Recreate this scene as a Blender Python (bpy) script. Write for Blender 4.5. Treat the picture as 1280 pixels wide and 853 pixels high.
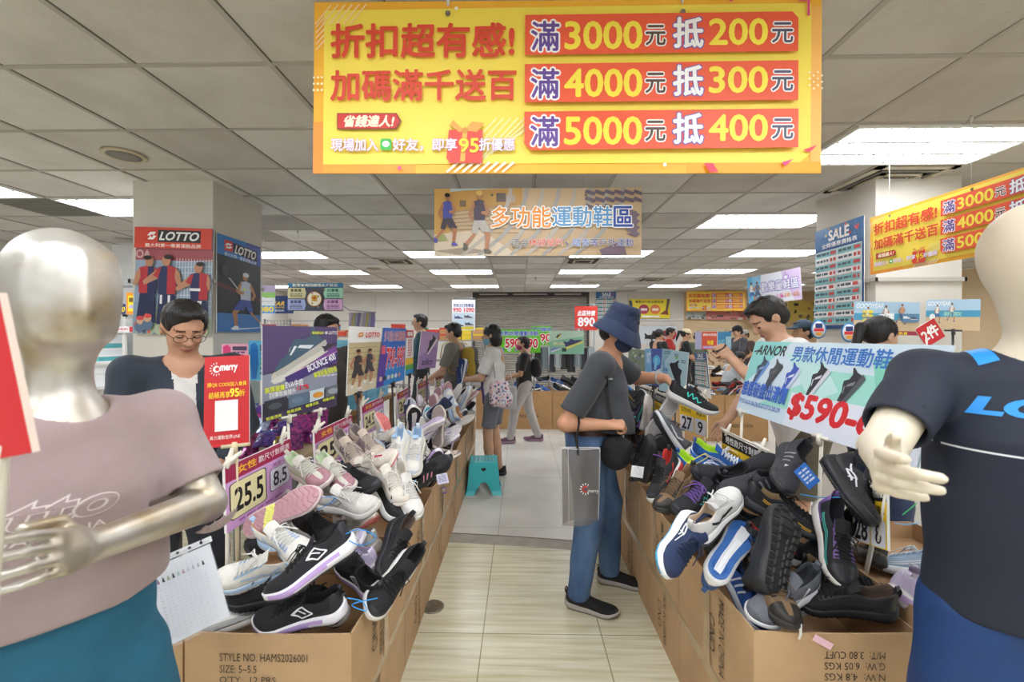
import bpy, bmesh, math, random
import numpy as np
from mathutils import Vector, Matrix, Euler, Quaternion
for _o in list(bpy.data.objects): bpy.data.objects.remove(_o)
SC = bpy.context.scene; COL = SC.collection
R = math.radians
# ---------------------------------------------------------------- camera, world, exposure
F = 546.0; CAMH = 1.52; YAW = R(1.1); HOR = 419.0; CEIL = CAMH + 1.205
cd = bpy.data.cameras.new('camera'); cam = bpy.data.objects.new('camera', cd); COL.objects.link(cam)
cd.sensor_width = 36; cd.lens = F/1280*36; cd.shift_y = -7.5/1280; cd.clip_start = .05; cd.clip_end = 100
cam.location = (0, 0, CAMH); cam.rotation_euler = (R(90), 0, YAW)
cd.dof.use_dof = True; cd.dof.focus_distance = 2.6; cd.dof.aperture_fstop = 3.6
SC.camera = cam
SC.view_settings.view_transform = 'Standard'; SC.view_settings.look = 'None'
SC.view_settings.exposure = -0.42; SC.view_settings.gamma = 1; SC.view_settings.use_curve_mapping = False
w = bpy.data.worlds.new('daylight'); SC.world = w; w.use_nodes = True
w.node_tree.nodes['Background'].inputs[0].default_value = (.93, .96, 1, 1)
w.node_tree.nodes['Background'].inputs[1].default_value = 1.35      # the street daylight that comes in through the open shop front
TUBE = 21.0                                                        # strength of the fluorescent tubes
# ---------------------------------------------------------------- pixel -> place
def at(px, py, Y):
    dx = (px-640)/F; dz = -(py-HOR)/F
    vx = dx*math.cos(YAW)-math.sin(YAW); vy = dx*math.sin(YAW)+math.cos(YAW)
    t = Y/vy
    return Vector((t*vx, Y, CAMH+t*dz))
def atx(px, py, X):
    dx = (px-640)/F; dz = -(py-HOR)/F
    vx = dx*math.cos(YAW)-math.sin(YAW); vy = dx*math.sin(YAW)+math.cos(YAW)
    t = X/vx
    return Vector((X, t*vy, CAMH+t*dz))
# ---------------------------------------------------------------- materials
def lin(c):
    if isinstance(c, str):
        c = c.lstrip('#'); c = [int(c[i:i+2], 16)/255 for i in (0, 2, 4)]
    return tuple((v/12.92 if v <= .04045 else ((v+.055)/1.055)**2.4) for v in c)
MC = {}
def mat(hexc, rough=.55, metal=0, bump=None, vary=0, vscale=8, emit=0, trans=0, alpha=1, spec=.5, sss=0, sheen=0, name=None, stretch=None, coat=0, hex2=None):
    """a cached procedural material: bump = (kind, scale, strength); vary = how far noise shifts the colour"""
    key = (hexc, rough, metal, bump, vary, vscale, emit, trans, alpha, spec, sss, sheen, stretch, coat, hex2)
    if key in MC: return MC[key]
    m = bpy.data.materials.new(name or 'paint_'+hexc.strip('#')); m.use_nodes = True
    nt = m.node_tree; N = nt.nodes; L = nt.links; b = N['Principled BSDF']
    c = (*lin(hexc), 1)
    b.inputs['Base Color'].default_value = c; b.inputs['Roughness'].default_value = rough; b.inputs['Metallic'].default_value = metal
    b.inputs['Specular IOR Level'].default_value = spec
    if emit: b.inputs['Emission Color'].default_value = c; b.inputs['Emission Strength'].default_value = emit
    if trans: b.inputs['Transmission Weight'].default_value = trans; b.inputs['IOR'].default_value = 1.3
    if alpha < 1: b.inputs['Alpha'].default_value = alpha
    if sss: b.inputs['Subsurface Weight'].default_value = sss; b.inputs['Subsurface Radius'].default_value = (.01, .004, .002); b.inputs['Subsurface Scale'].default_value = 1
    if sheen: b.inputs['Sheen Weight'].default_value = sheen
    if coat: b.inputs['Coat Weight'].default_value = coat
    tc = mp = None
    if bump or vary or hex2:
        tc = N.new('ShaderNodeTexCoord'); mp = N.new('ShaderNodeMapping'); L.new(tc.outputs['Object'], mp.inputs[0])
        if stretch: mp.inputs['Scale'].default_value = stretch
    if vary or hex2:
        n = N.new('ShaderNodeTexNoise'); n.inputs['Scale'].default_value = vscale; n.inputs['Detail'].default_value = 4
        L.new(mp.outputs[0], n.inputs[0])
        r = N.new('ShaderNodeValToRGB'); r.color_ramp.elements[0].position = .35; r.color_ramp.elements[1].position = .68
        k = 1-vary
        r.color_ramp.elements[0].color = (c[0]*k, c[1]*k, c[2]*k, 1) if not hex2 else (*lin(hex2), 1)
        k = 1+vary*.6
        r.color_ramp.elements[1].color = (min(1, c[0]*k), min(1, c[1]*k), min(1, c[2]*k), 1) if not hex2 else c
        L.new(n.outputs[0], r.inputs[0]); L.new(r.outputs[0], b.inputs['Base Color'])
    if bump:
        kind, sc, st = bump
        if kind == 'noise': t = N.new('ShaderNodeTexNoise'); t.inputs['Detail'].default_value = 3
        elif kind == 'vor': t = N.new('ShaderNodeTexVoronoi')
        else: t = N.new('ShaderNodeTexWave'); t.inputs['Distortion'].default_value = 1.5
        t.inputs['Scale'].default_value = sc; L.new(mp.outputs[0], t.inputs[0])
        bp = N.new('ShaderNodeBump'); bp.inputs['Strength'].default_value = st; bp.inputs['Distance'].default_value = .01
        L.new(t.outputs[0], bp.inputs['Height']); L.new(bp.outputs[0], b.inputs['Normal'])
    MC[key] = m
    return m
def ink(h): return mat(h, .45, name='print_ink_'+h.strip('#'))
def cloth(h, st=.25, rough=.85, sc=350, vary=.06): return mat(h, rough, bump=('noise', sc, st), vary=vary, vscale=30, name='cloth_'+h.strip('#'), sheen=.15)
def skin(h='#c99a7c'): return mat(h, .5, vary=.10, vscale=14, sss=.12, bump=('noise', 180, .05), name='skin_'+h.strip('#'))
def hairm(h='#14110f'): return mat(h, .38, bump=('noise', 60, .6), vary=.3, vscale=40, stretch=(3, 3, .5), name='hair_'+h.strip('#'))
CARD = '#bd9b74'
def cardboard(h=CARD): return mat(h, .78, vary=.10, vscale=5, bump=('noise', 90, .08), name='cardboard_'+h.strip('#'))
# ---------------------------------------------------------------- mesh helpers
def link(o, parent=None):
    COL.objects.link(o)
    if parent is not None:
        o.parent = parent
        o.matrix_parent_inverse = Matrix.Identity(4)
        o.matrix_parent_inverse = parent_inv(parent)
    return o
def wmat(o):
    m = o.matrix_basis.copy()
    if o.parent is not None: m = wmat(o.parent) @ o.matrix_parent_inverse @ m
    return m
def parent_inv(p): return wmat(p).inverted()
def tag(o, label=None, cat=None, group=None, kind=None):
    if label: o['label'] = label
    if cat: o['category'] = cat
    if group: o['group'] = group
    if kind: o['kind'] = kind
    return o
def thing(name, label, cat, loc=(0, 0, 0), group=None):
    o = bpy.data.objects.new(name, None); o.empty_display_size = .05; COL.objects.link(o); o.location = loc
    return tag(o, label, cat, group)
class MB:
    """collects shapes and links them as ONE mesh object"""
    def __init__(s): s.v = []; s.f = []; s.mi = []; s.ms = []; s.sm = []
    def m(s, material):
        if material not in s.ms: s.ms.append(material)
        return s.ms.index(material)
    def add(s, verts, faces, material, smooth=False):
        o = len(s.v); i = s.m(material)
        s.v.extend([tuple(p) for p in verts])
        for f in faces: s.f.append(tuple(o+q for q in f)); s.mi.append(i); s.sm.append(smooth)
    def box(s, lo, hi, material, M=None):
        x0, y0, z0 = lo; x1, y1, z1 = hi
        v = [Vector(p) for p in ((x0,y0,z0),(x1,y0,z0),(x1,y1,z0),(x0,y1,z0),(x0,y0,z1),(x1,y0,z1),(x1,y1,z1),(x0,y1,z1))]
        if M is not None: v = [M @ p for p in v]
        s.add(v, [(0,3,2,1),(4,5,6,7),(0,1,5,4),(1,2,6,5),(2,3,7,6),(3,0,4,7)], material)
    def tube(s, pts, r, material, n=8, cap=True, flat=None):
        pts = [Vector(p) for p in pts]; rr = r if isinstance(r, (list, tuple)) else [r]*len(pts)
        v = []; f = []; up = Vector((0, 0, 1)); last = None
        for i, p in enumerate(pts):
            d = (pts[min(i+1, len(pts)-1)]-pts[max(i-1, 0)])
            d = d.normalized() if d.length > 1e-9 else Vector((0, 0, 1))
            if last is None:
                a = d.cross(up if abs(d.z) < .9 else Vector((1, 0, 0))).normalized()
            else:
                a = (last-d*last.dot(d)); a = a.normalized() if a.length > 1e-6 else d.orthogonal().normalized()
            last = a; b = d.cross(a)
            for k in range(n):
                t = 2*math.pi*k/n; q = a*math.cos(t)*rr[i]+b*math.sin(t)*rr[i]*(flat or 1)
                v.append(p+q)
        for i in range(len(pts)-1):
            for k in range(n):
                f.append((i*n+k, i*n+(k+1) % n, (i+1)*n+(k+1) % n, (i+1)*n+k))
        if cap: f.append(tuple(range(n-1, -1, -1))); f.append(tuple((len(pts)-1)*n+k for k in range(n)))
        s.add(v, f, material, True)
    def lathe(s, prof, c, material, n=24, M=None, smooth=True):
        v = []; f = []
        for r, z in prof:
            for k in range(n):
                t = 2*math.pi*k/n; p = Vector((r*math.cos(t), r*math.sin(t), z))
                v.append((M @ p if M is not None else p)+Vector(c))
        for i in range(len(prof)-1):
            for k in range(n): f.append((i*n+k, i*n+(k+1) % n, (i+1)*n+(k+1) % n, (i+1)*n+k))
        f.append(tuple(range(n-1, -1, -1))); f.append(tuple((len(prof)-1)*n+k for k in range(n)))
        s.add(v, f, material, smooth)
    def grid(s, P, material, smooth=True, closed=False, pick=None):
        """P[i][j] -> quads; pick(i,j) may choose a material per quad"""
        a = len(P); b = len(P[0]); v = [p for row in P for p in row]; o = len(s.v)
        s.v.extend([tuple(p) for p in v])
        for i in range(a-1):
            for j in range(b if closed else b-1):
                j2 = (j+1) % b
                s.f.append((o+i*b+j, o+i*b+j2, o+(i+1)*b+j2, o+(i+1)*b+j)); s.sm.append(smooth)
                s.mi.append(s.m(pick(i, j) if pick else material))
    def mesh(s, name):
        me = bpy.data.meshes.new(name); me.from_pydata(s.v, [], s.f)
        for q in s.ms: me.materials.append(q)
        me.polygons.foreach_set('material_index', s.mi); me.polygons.foreach_set('use_smooth', s.sm); me.update()
        return me
    def build(s, name, parent=None, M=None):
        o = bpy.data.objects.new(name, s.mesh(name))
        if M is not None: o.matrix_basis = M
        return link(o, parent)
    def local(s, loc):
        l = Vector(loc); s.v = [tuple(Vector(p)-l) for p in s.v]; return s
def solo(mb, name, label, cat, loc=None, group=None):
    """a thing that is one mesh"""
    if loc is None:
        a = np.array(mb.v); loc = ((a[:,0].min()+a[:,0].max())/2, (a[:,1].min()+a[:,1].max())/2, a[:,2].min())
    mb.local(loc); o = mb.build(name, None, Matrix.Translation(loc)); return tag(o, label, cat, group)
def struct(mb, name):
    o = mb.build(name); o['kind'] = 'structure'; return o
def copy_tree(root, M, name=None):
    r = root.copy(); COL.objects.link(r); r.matrix_basis = M
    if name: r.name = name
    for ch in root.children:
        c = ch.copy(); COL.objects.link(c); c.parent = r
        for g in ch.children:
            d = g.copy(); COL.objects.link(d); d.parent = c
    return r
# ---------------------------------------------------------------- lettering
TC = {}
def glyphs(body, bold=.0, shear=0.0, res=3):
    key = (body, bold, shear, res)
    if key in TC: return TC[key]
    cu = bpy.data.curves.new('lettering', 'FONT'); cu.body = body; cu.offset = bold; cu.shear = shear; cu.resolution_u = res; cu.fill_mode = 'FRONT'
    o = bpy.data.objects.new('lettering', cu); COL.objects.link(o)
    me = o.evaluated_get(bpy.context.evaluated_depsgraph_get()).to_mesh()
    v = np.array([q.co[:2] for q in me.vertices]) if len(me.vertices) else np.zeros((1, 2)); f = [tuple(p.vertices) for p in me.polygons]
    bpy.data.objects.remove(o); bpy.data.curves.remove(cu)
    TC[key] = (v, f)
    return TC[key]
class Board:
    """a printed board: flat shapes in design units (x right, y down, W by H) laid in thin layers on a slab"""
    def __init__(s, W, H, face='#f4f4f4', t=.006, edge='#e8e8e6', bend=0):
        s.W = W; s.H = H; s.t = t; s.it = []; s.face = face; s.edge = edge; s.n = 0; s.bend = bend; s.mat0 = None
    def poly(s, pts, col, layer=None):
        s.n += 1; s.it.append((pts, [tuple(range(len(pts)))], col, s.n if layer is None else layer, 0))
    def rect(s, x0, y0, x1, y1, col): s.poly([(x0,y0),(x1,y0),(x1,y1),(x0,y1)], col)
    def rrect(s, x0, y0, x1, y1, r, col):
        p = []
        for cx, cy, a in ((x1-r,y0+r,-90),(x1-r,y1-r,0),(x0+r,y1-r,90),(x0+r,y0+r,180)):
            for k in range(5): t = R(a+k*22.5); p.append((cx+r*math.cos(t), cy+r*math.sin(t)))
        s.poly(p, col)
    def disc(s, cx, cy, rx, col, ry=None, n=20):
        s.poly([(cx+rx*math.cos(2*math.pi*k/n), cy+(ry or rx)*math.sin(2*math.pi*k/n)) for k in range(n)], col)
    def line(s, pts, wd, col):
        for (x0, y0), (x1, y1) in zip(pts, pts[1:]):
            d = math.hypot(x1-x0, y1-y0) or 1; nx = -(y1-y0)/d*wd/2; ny = (x1-x0)/d*wd/2
            s.poly([(x0+nx,y0+ny),(x1+nx,y1+ny),(x1-nx,y1-ny),(x0-nx,y0-ny)], col)
    def text(s, body, x0, y0, x1, y1, col, bold=.0, shear=0.0, outline=None, ow=.03, res=3, rot=None):
        v, f = glyphs(body, 0, shear, res)
        lo = v.min(0); hi = v.max(0); sp = np.maximum(hi-lo, 1e-6)
        def put(vv):
            p = np.stack([x0+(vv[:,0]-lo[0])/sp[0]*(x1-x0), y1-(vv[:,1]-lo[1])/sp[1]*(y1-y0)], 1)
            if rot is not None:
                c = np.array([(x0+x1)/2, (y0+y1)/2]); q = p-c; ca = math.cos(rot); sa = math.sin(rot)
                p = np.stack([q[:,0]*ca-q[:,1]*sa, q[:,0]*sa+q[:,1]*ca], 1)+c
            return p
        def fat(vv, ff, r, n):
            V = [vv]; Fc = list(ff); k = len(vv); s.zc = k
            for q in range(n):
                t = 2*math.pi*q/n; V.append(vv+np.array([math.cos(t)*r, math.sin(t)*r])); Fc += [tuple(i+k*(q+1) for i in g) for g in ff]
            return np.concatenate(V), Fc
        r0 = bold*.9; big = abs(x1-x0) > s.W*.12
        if outline:
            v2, f2 = fat(v, f, r0+ow*1.1, 12 if big else 8)
            s.n += 1; s.it.append((put(v2), f2, outline, s.n, len(v)))
        n0 = len(v)
        if bold: v, f = fat(v, f, r0, 8 if big else 4)
        s.n += 1; s.it.append((put(v), f, col, s.n, n0))
    def bars(s, x0, y0, x1, y1, n, col, seed=1, fill=.55):
        """lines of print too small to read in the photograph: short dashes"""
        rg = random.Random(seed); h = (y1-y0)/n
        for i in range(n):
            x = x0
            while x < x1-h*.3:
                l = min(rg.uniform(.6, 2.2)*h, x1-x); s.rect(x, y0+i*h, x+l, y0+(i+fill)*h, col); x += l+h*.35
    def shoe(s, cx, cy, L, col, sole, rot=0.0, flip=False, accent=None):
        """a printed picture of a trainer, side view"""
        ca = math.cos(rot); sa = math.sin(rot); k = -1 if flip else 1
        def T(pts): return [(cx+(k*x*ca-y*sa)*L, cy+(k*x*sa+y*ca)*L) for x, y in pts]
        s.poly(T([(-.5,.06),(-.47,-.1),(-.5,-.27),(-.46,-.29),(-.36,-.18),(-.22,-.17),(-.1,-.27),(-.03,-.24),(.1,-.12),(.3,-.06),(.45,.0),(.5,.08)]), col)
        s.poly(T([(-.54,.05),(-.3,.06),(0,.07),(.3,.07),(.51,.06),(.5,.14),(.4,.18),(.1,.17),(-.2,.19),(-.5,.19)]), sole)
        if accent: s.poly(T([(-.3,.02),(-.1,-.12),(-.04,-.1),(-.2,.04)]), accent); s.poly(T([(-.02,-.16),(.14,-.06),(.12,-.04),(-.05,-.13)]), accent)
    def figure(s, x, y, h, top, bottom, skin_='#b5815f', hair='#1d1815', shoe_='#5a5f9a', lean=0.0, stride=.12, face=1):
        """a small printed picture of a runner; (x, y) the feet, h the height"""
        k = face
        def T(pts): return [(x+(k*a+lean*(-b))*h, y+b*h) for a, b in pts]
        s.poly(T([(-.03,-.5),(.06,-.5),(.06+stride,-.3),(.02+stride,-.05),(stride-.03,-.06),(stride-.02,-.28)]), skin_)
        s.poly(T([(-.05,-.5),(.04,-.5),(-.02-stride*.4,-.28),(-stride*1.6,-.12),(-stride*1.6-.05,-.15),(-.07-stride*.3,-.3)]), skin_)
        s.poly(T([(stride-.04,-.06),(stride+.02,-.07),(stride+.09,-.01),(stride-.04,.0)]), shoe_)
        s.poly(T([(-stride*1.6-.06,-.17),(-stride*1.6+.01,-.13),(-stride*1.6-.0,-.05),(-stride*1.6-.06,-.07)]), shoe_)
        s.poly(T([(-.08,-.54),(.08,-.54),(.13+stride*.5,-.33),(.03,-.34),(.0,-.42),(-.05,-.3),(-.13,-.33)]), bottom)
        s.poly(T([(-.09,-.82),(.0,-.85),(.09,-.82),(.1,-.68),(.085,-.52),(-.085,-.52)]), top)
        s.poly(T([(.06,-.82),(.1,-.8),(.17,-.66),(.12,-.6),(.03,-.62),(.03,-.66),(.1,-.67)]), skin_)
        s.poly(T([(-.08,-.82),(-.11,-.78),(-.18,-.62),(-.13,-.52),(-.09,-.54),(-.13,-.62),(-.07,-.74)]), skin_)
        c = T([(.01,-.92)])[0]; s.disc(c[0], c[1], .048*h, skin_, .065*h); c = T([(-.002,-.955)])[0]; s.disc(c[0], c[1], .052*h, hair, .04*h)
    def build(s, name, M, w, h, parent=None):
        """M: matrix at the board's top-left corner, x along its top edge, z towards the reader"""
        mb = MB(); t = s.t
        mb.box((0, -h, -t), (w, 0, 0), s.mat0 or ink(s.edge))
        f0 = s.mat0 or ink(s.face)
        mb.add([(0,0,.0003),(w,0,.0003),(w,-h,.0003),(0,-h,.0003)], [(3,2,1,0)], f0)
        sx = w/s.W; sy = h/s.H
        for pts, faces, col, ly, step in s.it:
            z = .0003+.00018*ly
            v = [(p[0]*sx, -p[1]*sy, z+(1.3e-5*(q//step) if step else 0)) for q, p in enumerate(pts)]
            mm = col if not isinstance(col, str) else ink(col)
            # clip is by design: keep shapes on the board
            v = [(min(max(a, 0), w), min(max(b, -h), 0), c) for a, b, c in v]
            ff = []
            for f in faces:
                a, b, c = (v[f[0]], v[f[1]], v[f[2]])
                area = sum(v[f[i]][0]*v[f[(i+1) % len(f)]][1]-v[f[(i+1) % len(f)]][0]*v[f[i]][1] for i in range(len(f)))
                ff.append(f if area > 0 else tuple(reversed(f)))
            mb.add(v, ff, mm)
        return mb.build(name, parent, M)
def corners(tl, tr, bl):
    """matrix, width and height of a board from three corners in the place"""
    x = (tr-tl); w_ = x.length; x.normalize(); y = (tl-bl); y = y-x*y.dot(x); h_ = y.length; y.normalize(); z = x.cross(y)
    M = Matrix(((x.x, y.x, z.x, tl.x), (x.y, y.y, z.y, tl.y), (x.z, y.z, z.z, tl.z), (0, 0, 0, 1)))
    return M, w_, h_
def sign(board, name, label, cat, tl, tr, bl, group=None):
    M, w_, h_ = corners(tl, tr, bl)
    o = board.build(name, M, w_, h_); return tag(o, label, cat, group)
# ================================================================ the room
YB = 12.25; XL = -6.6; XR = 8.2; YF = -2.4
def node_mat(name):
    m = bpy.data.materials.new(name); m.use_nodes = True
    return m, m.node_tree.nodes, m.node_tree.links, m.node_tree.nodes['Principled BSDF']
def ceiling_mat():
    m, N, L, b = node_mat('ceiling_panels'); b.inputs['Roughness'].default_value = .9
    tc = N.new('ShaderNodeTexCoord'); mp = N.new('ShaderNodeMapping'); mp.inputs['Location'].default_value = (1.11/.606, -1.915/.606, 0); mp.inputs['Scale'].default_value = (1/.606, 1/.606, 0)
    L.new(tc.outputs['Object'], mp.inputs[0])
    fl = N.new('ShaderNodeVectorMath'); fl.operation = 'FLOOR'; L.new(mp.outputs[0], fl.inputs[0])
    wn = N.new('ShaderNodeTexWhiteNoise'); L.new(fl.outputs[0], wn.inputs['Vector'])
    r = N.new('ShaderNodeValToRGB'); e = r.color_ramp.elements; r.color_ramp.interpolation = 'CONSTANT'
    cols = [(0, '#cfcac3'), (.22, '#d5d1ca'), (.45, '#c7c2bb'), (.66, '#dcd9d3'), (.84, '#e8e6e1'), (.95, '#aaa59e')]
    e[0].color = (*lin(cols[0][1]), 1); e[1].position = .22; e[1].color = (*lin(cols[1][1]), 1)
    for p, c in cols[2:]: q = e.new(p); q.color = (*lin(c), 1)
    L.new(wn.outputs['Value'], r.inputs[0])
    n1 = N.new('ShaderNodeTexNoise'); n1.inputs['Scale'].default_value = 3; n1.inputs['Detail'].default_value = 5; L.new(tc.outputs['Object'], n1.inputs[0])
    r2 = N.new('ShaderNodeValToRGB'); r2.color_ramp.elements[0].position = .3; r2.color_ramp.elements[0].color = (.86, .85, .83, 1); r2.color_ramp.elements[1].position = .6; r2.color_ramp.elements[1].color = (1, 1, 1, 1); L.new(n1.outputs[0], r2.inputs[0])
    v = N.new('ShaderNodeTexVoronoi'); v.inputs['Scale'].default_value = 28; L.new(tc.outputs['Object'], v.inputs[0])
    r3 = N.new('ShaderNodeValToRGB'); r3.color_ramp.elements[0].position = .05; r3.color_ramp.elements[0].color = (.72, .7, .68, 1); r3.color_ramp.elements[1].position = .09; r3.color_ramp.elements[1].color = (1, 1, 1, 1); L.new(v.outputs['Distance'], r3.inputs[0])
    a = N.new('ShaderNodeMixRGB'); a.blend_type = 'MULTIPLY'; a.inputs[0].default_value = 1; L.new(r.outputs[0], a.inputs[1]); L.new(r2.outputs[0], a.inputs[2])
    a2 = N.new('ShaderNodeMixRGB'); a2.blend_type = 'MULTIPLY'; a2.inputs[0].default_value = .6; L.new(a.outputs[0], a2.inputs[1]); L.new(r3.outputs[0], a2.inputs[2])
    L.new(a2.outputs[0], b.inputs['Base Color'])
    n2 = N.new('ShaderNodeTexNoise'); n2.inputs['Scale'].default_value = 90; L.new(tc.outputs['Object'], n2.inputs[0])
    bp = N.new('ShaderNodeBump'); bp.inputs['Strength'].default_value = .25; bp.inputs['Distance'].default_value = .01; L.new(n2.outputs[0], bp.inputs['Height']); L.new(bp.outputs[0], b.inputs['Normal'])
    return m
def floor_wood():
    m, N, L, b = node_mat('cream_wood_tile'); b.inputs['Roughness'].default_value = .24
    tc = N.new('ShaderNodeTexCoord'); mp = N.new('ShaderNodeMapping'); mp.inputs['Scale'].default_value = (1.2, 22, 1); L.new(tc.outputs['Object'], mp.inputs[0])
    n = N.new('ShaderNodeTexNoise'); n.inputs['Scale'].default_value = 1.6; n.inputs['Detail'].default_value = 6; n.inputs['Distortion'].default_value = .4; L.new(mp.outputs[0], n.inputs[0])
    r = N.new('ShaderNodeValToRGB'); e = r.color_ramp.elements; e[0].position = .3; e[0].color = (*lin('#d2c9a2'), 1); e[1].position = .62; e[1].color = (*lin('#ece7cd'), 1); L.new(n.outputs[0], r.inputs[0])
    n2 = N.new('ShaderNodeTexNoise'); n2.inputs['Scale'].default_value = 2.2; L.new(tc.outputs['Object'], n2.inputs[0])
    mx = N.new('ShaderNodeMixRGB'); mx.blend_type = 'MULTIPLY'; mx.inputs[0].default_value = .35; L.new(r.outputs[0], mx.inputs[1]); L.new(n2.outputs[0], mx.inputs[2])
    L.new(seams(N, L, tc, mx.outputs[0], .6, .9, .19, -2.22, '#8e8866'), b.inputs['Base Color'])
    return m
def seams(N, L, tc, col, sx, sy, ox, oy, hexc, wd=.006):
    br = N.new('ShaderNodeTexBrick'); br.offset = 0; br.squash = 1
    mp = N.new('ShaderNodeMapping'); mp.inputs['Location'].default_value = (ox, oy, 0); L.new(tc.outputs['Object'], mp.inputs[0]); L.new(mp.outputs[0], br.inputs[0])
    br.inputs['Scale'].default_value = 1; br.inputs['Brick Width'].default_value = sx; br.inputs['Row Height'].default_value = sy
    br.inputs['Mortar Size'].default_value = wd/2; br.inputs['Mortar Smooth'].default_value = .3
    mx = N.new('ShaderNodeMixRGB'); L.new(br.outputs['Fac'], mx.inputs[0]); L.new(col, mx.inputs[1]); mx.inputs[2].default_value = (*lin(hexc), 1)
    return mx.outputs[0]
def floor_grey():
    m, N, L, b = node_mat('grey_vinyl_tile'); b.inputs['Roughness'].default_value = .3
    tc = N.new('ShaderNodeTexCoord')
    n = N.new('ShaderNodeTexNoise'); n.inputs['Scale'].default_value = 2.5; n.inputs['Detail'].default_value = 6; L.new(tc.outputs['Object'], n.inputs[0])
    r = N.new('ShaderNodeValToRGB'); e = r.color_ramp.elements; e[0].position = .3; e[0].color = (*lin('#c9c6bd'), 1); e[1].position = .65; e[1].color = (*lin('#dcd9d1'), 1); L.new(n.outputs[0], r.inputs[0])
    L.new(seams(N, L, tc, r.outputs[0], .6, .6, .17, -.45, '#8c8a85', .005), b.inputs['Base Color'])
    return m
mb = MB(); FW = floor_wood(); FG = floor_grey()
def thr(x): return 3.2-.16*(x-.0)*.8        # where the cream tiles of the entrance meet the grey shop floor
mb.add([(XL,YF-2,0),(XR,YF-2,0),(XR,thr(1.2)-.05,0),(.9,thr(.9),0),(.2,thr(.2)+.015,0),(-.6,thr(-.6),0),(XL,3.4,0)], [(0,1,2,3,4,5,6)], FW)
mb.add([(XL,3.4,0),(-.6,thr(-.6),0),(.2,thr(.2)+.015,0),(.9,thr(.9),0),(XR,thr(1.2)-.05,0),(XR,YB,0),(XL,YB,0)], [(0,1,2,3,4,5,6)], FG)
struct(mb, 'floor')
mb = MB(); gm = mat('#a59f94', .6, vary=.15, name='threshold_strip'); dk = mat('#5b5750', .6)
P = [(-2.4,3.45),(-.6,thr(-.6)),(-.2,thr(-.2)+.012),(.2,thr(.2)+.015),(.55,thr(.55)+.01),(.9,thr(.9)),(2.5,thr(1.6))]
mb.grid([[(x, y-.075, .0), (x, y-.07, .005), (x, y+.055, .006), (x, y+.06, 0)] for x, y in P], gm, False)
mb.grid([[(x, y+.052, .0066), (x, y+.066, .0066)] for x, y in P], dk, False)
struct(mb, 'trim_1')
CM = ceiling_mat()
mb = MB(); mb.box((XL, YF, CEIL), (XR, YB, CEIL+.05), CM); struct(mb, 'ceiling')
mb = MB(); tb = mat('#b3ada4', .6, name='ceiling_grid_paint')
k = -10
while -1.11+.606*k < XR:
    x = -1.11+.606*k
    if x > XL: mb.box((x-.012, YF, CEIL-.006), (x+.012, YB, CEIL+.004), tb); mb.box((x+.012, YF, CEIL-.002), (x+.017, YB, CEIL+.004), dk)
    k += 1
k = -8
while 1.915+.606*k < YB:
    y = 1.915+.606*k
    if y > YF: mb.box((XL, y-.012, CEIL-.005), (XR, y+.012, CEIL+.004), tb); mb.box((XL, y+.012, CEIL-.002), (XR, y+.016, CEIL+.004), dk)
    k += 1
struct(mb, 'ceiling_grid')
WH = mat('#d9d4cb', .8, vary=.04, vscale=2, bump=('noise', 60, .05), name='wall_paint'); TAN = mat('#d6bd97', .8, vary=.05, vscale=2, name='tan_wall_paint')
mb = MB(); mb.box((XL, YB, 0), (-1.34, YB+.12, CEIL), WH); mb.box((-1.34, YB+.1, 0), (1.92, YB+.22, CEIL), WH); mb.box((1.92, YB, 0), (4.55, YB+.12, CEIL), WH); mb.box((4.55, YB-.02, 0), (XR, YB+.12, CEIL), TAN)
struct(mb, 'wall_back')
mb = MB(); mb.box((XL-.12, YF, 0), (XL, YB, CEIL), WH); struct(mb, 'wall_left')
mb = MB(); mb.box((XR, YF, 0), (XR+.12, YB, CEIL), TAN); struct(mb, 'wall_right')
# the seam and dado line across the back wall, the conduit along the columns
mb = MB(); mb.box((XL, YB-.008, 1.905), (-1.34, YB, 1.93), mat('#a9a49c', .6)); mb.box((1.92, YB-.008, 1.9), (4.55, YB, 1.925), mat('#a9a49c', .6))
for x in (-4.1, -2.6, 3.0): mb.box((x, YB-.003, 1.93), (x+.01, YB, CEIL), mat('#a9a49c', .6))
struct(mb, 'trim_2')
# roller shutter
mb = MB(); sm_ = mat('#bdb8b0', .45, .25, vary=.08, name='shutter_steel')
P = []; nz = 40
for i in range(nz*4+1):
    z = 2.6*i/(nz*4); ph = (i % 4)/4
    P.append([(-1.3, YB+.05-.025*math.sin(ph*math.pi*2), z), (1.88, YB+.05-.025*math.sin(ph*math.pi*2), z)])
mb.grid(P, sm_, False)
mb.box((-1.34, YB-.02, 0), (-1.28, YB+.1, CEIL), mat('#4a4744', .5, .5)); mb.box((1.86, YB-.02, 0), (1.92, YB+.1, CEIL), mat('#4a4744', .5, .5))
mb.box((-1.34, YB-.04, 2.6), (1.92, YB+.1, CEIL), mat('#3c3936', .5, .4))
for x0, x1 in ((-1.15, -.35), (-.2, .75), (.95, 1.7)): mb.box((x0, YB-.045, 2.64), (x1, YB-.04, 2.675), mat('#b9aaa6', .5))
struct(mb, 'door_1')
# columns
def column(n, x0, x1, y0, y1):
    mb = MB(); mb.box((x0, y0, 0), (x1, y1, CEIL), WH); struct(mb, 'wall_column_%d' % n)
    mb = MB(); g = mat('#bdb9b2', .5)
    mb.box((x0-.02, y0-.022, 1.925), (x1+.02, y0, 1.955), g); mb.box((x0-.022, y0-.022, 1.925), (x0, y1, 1.955), g); mb.box((x1, y0-.022, 1.925), (x1+.022, y1, 1.955), g)
    struct(mb, 'trim_%d' % (n+2))
column(1, -3.03, -2.395, 3.36, 4.0); column(2, 2.69, 3.33, 3.36, 4.02)
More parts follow.
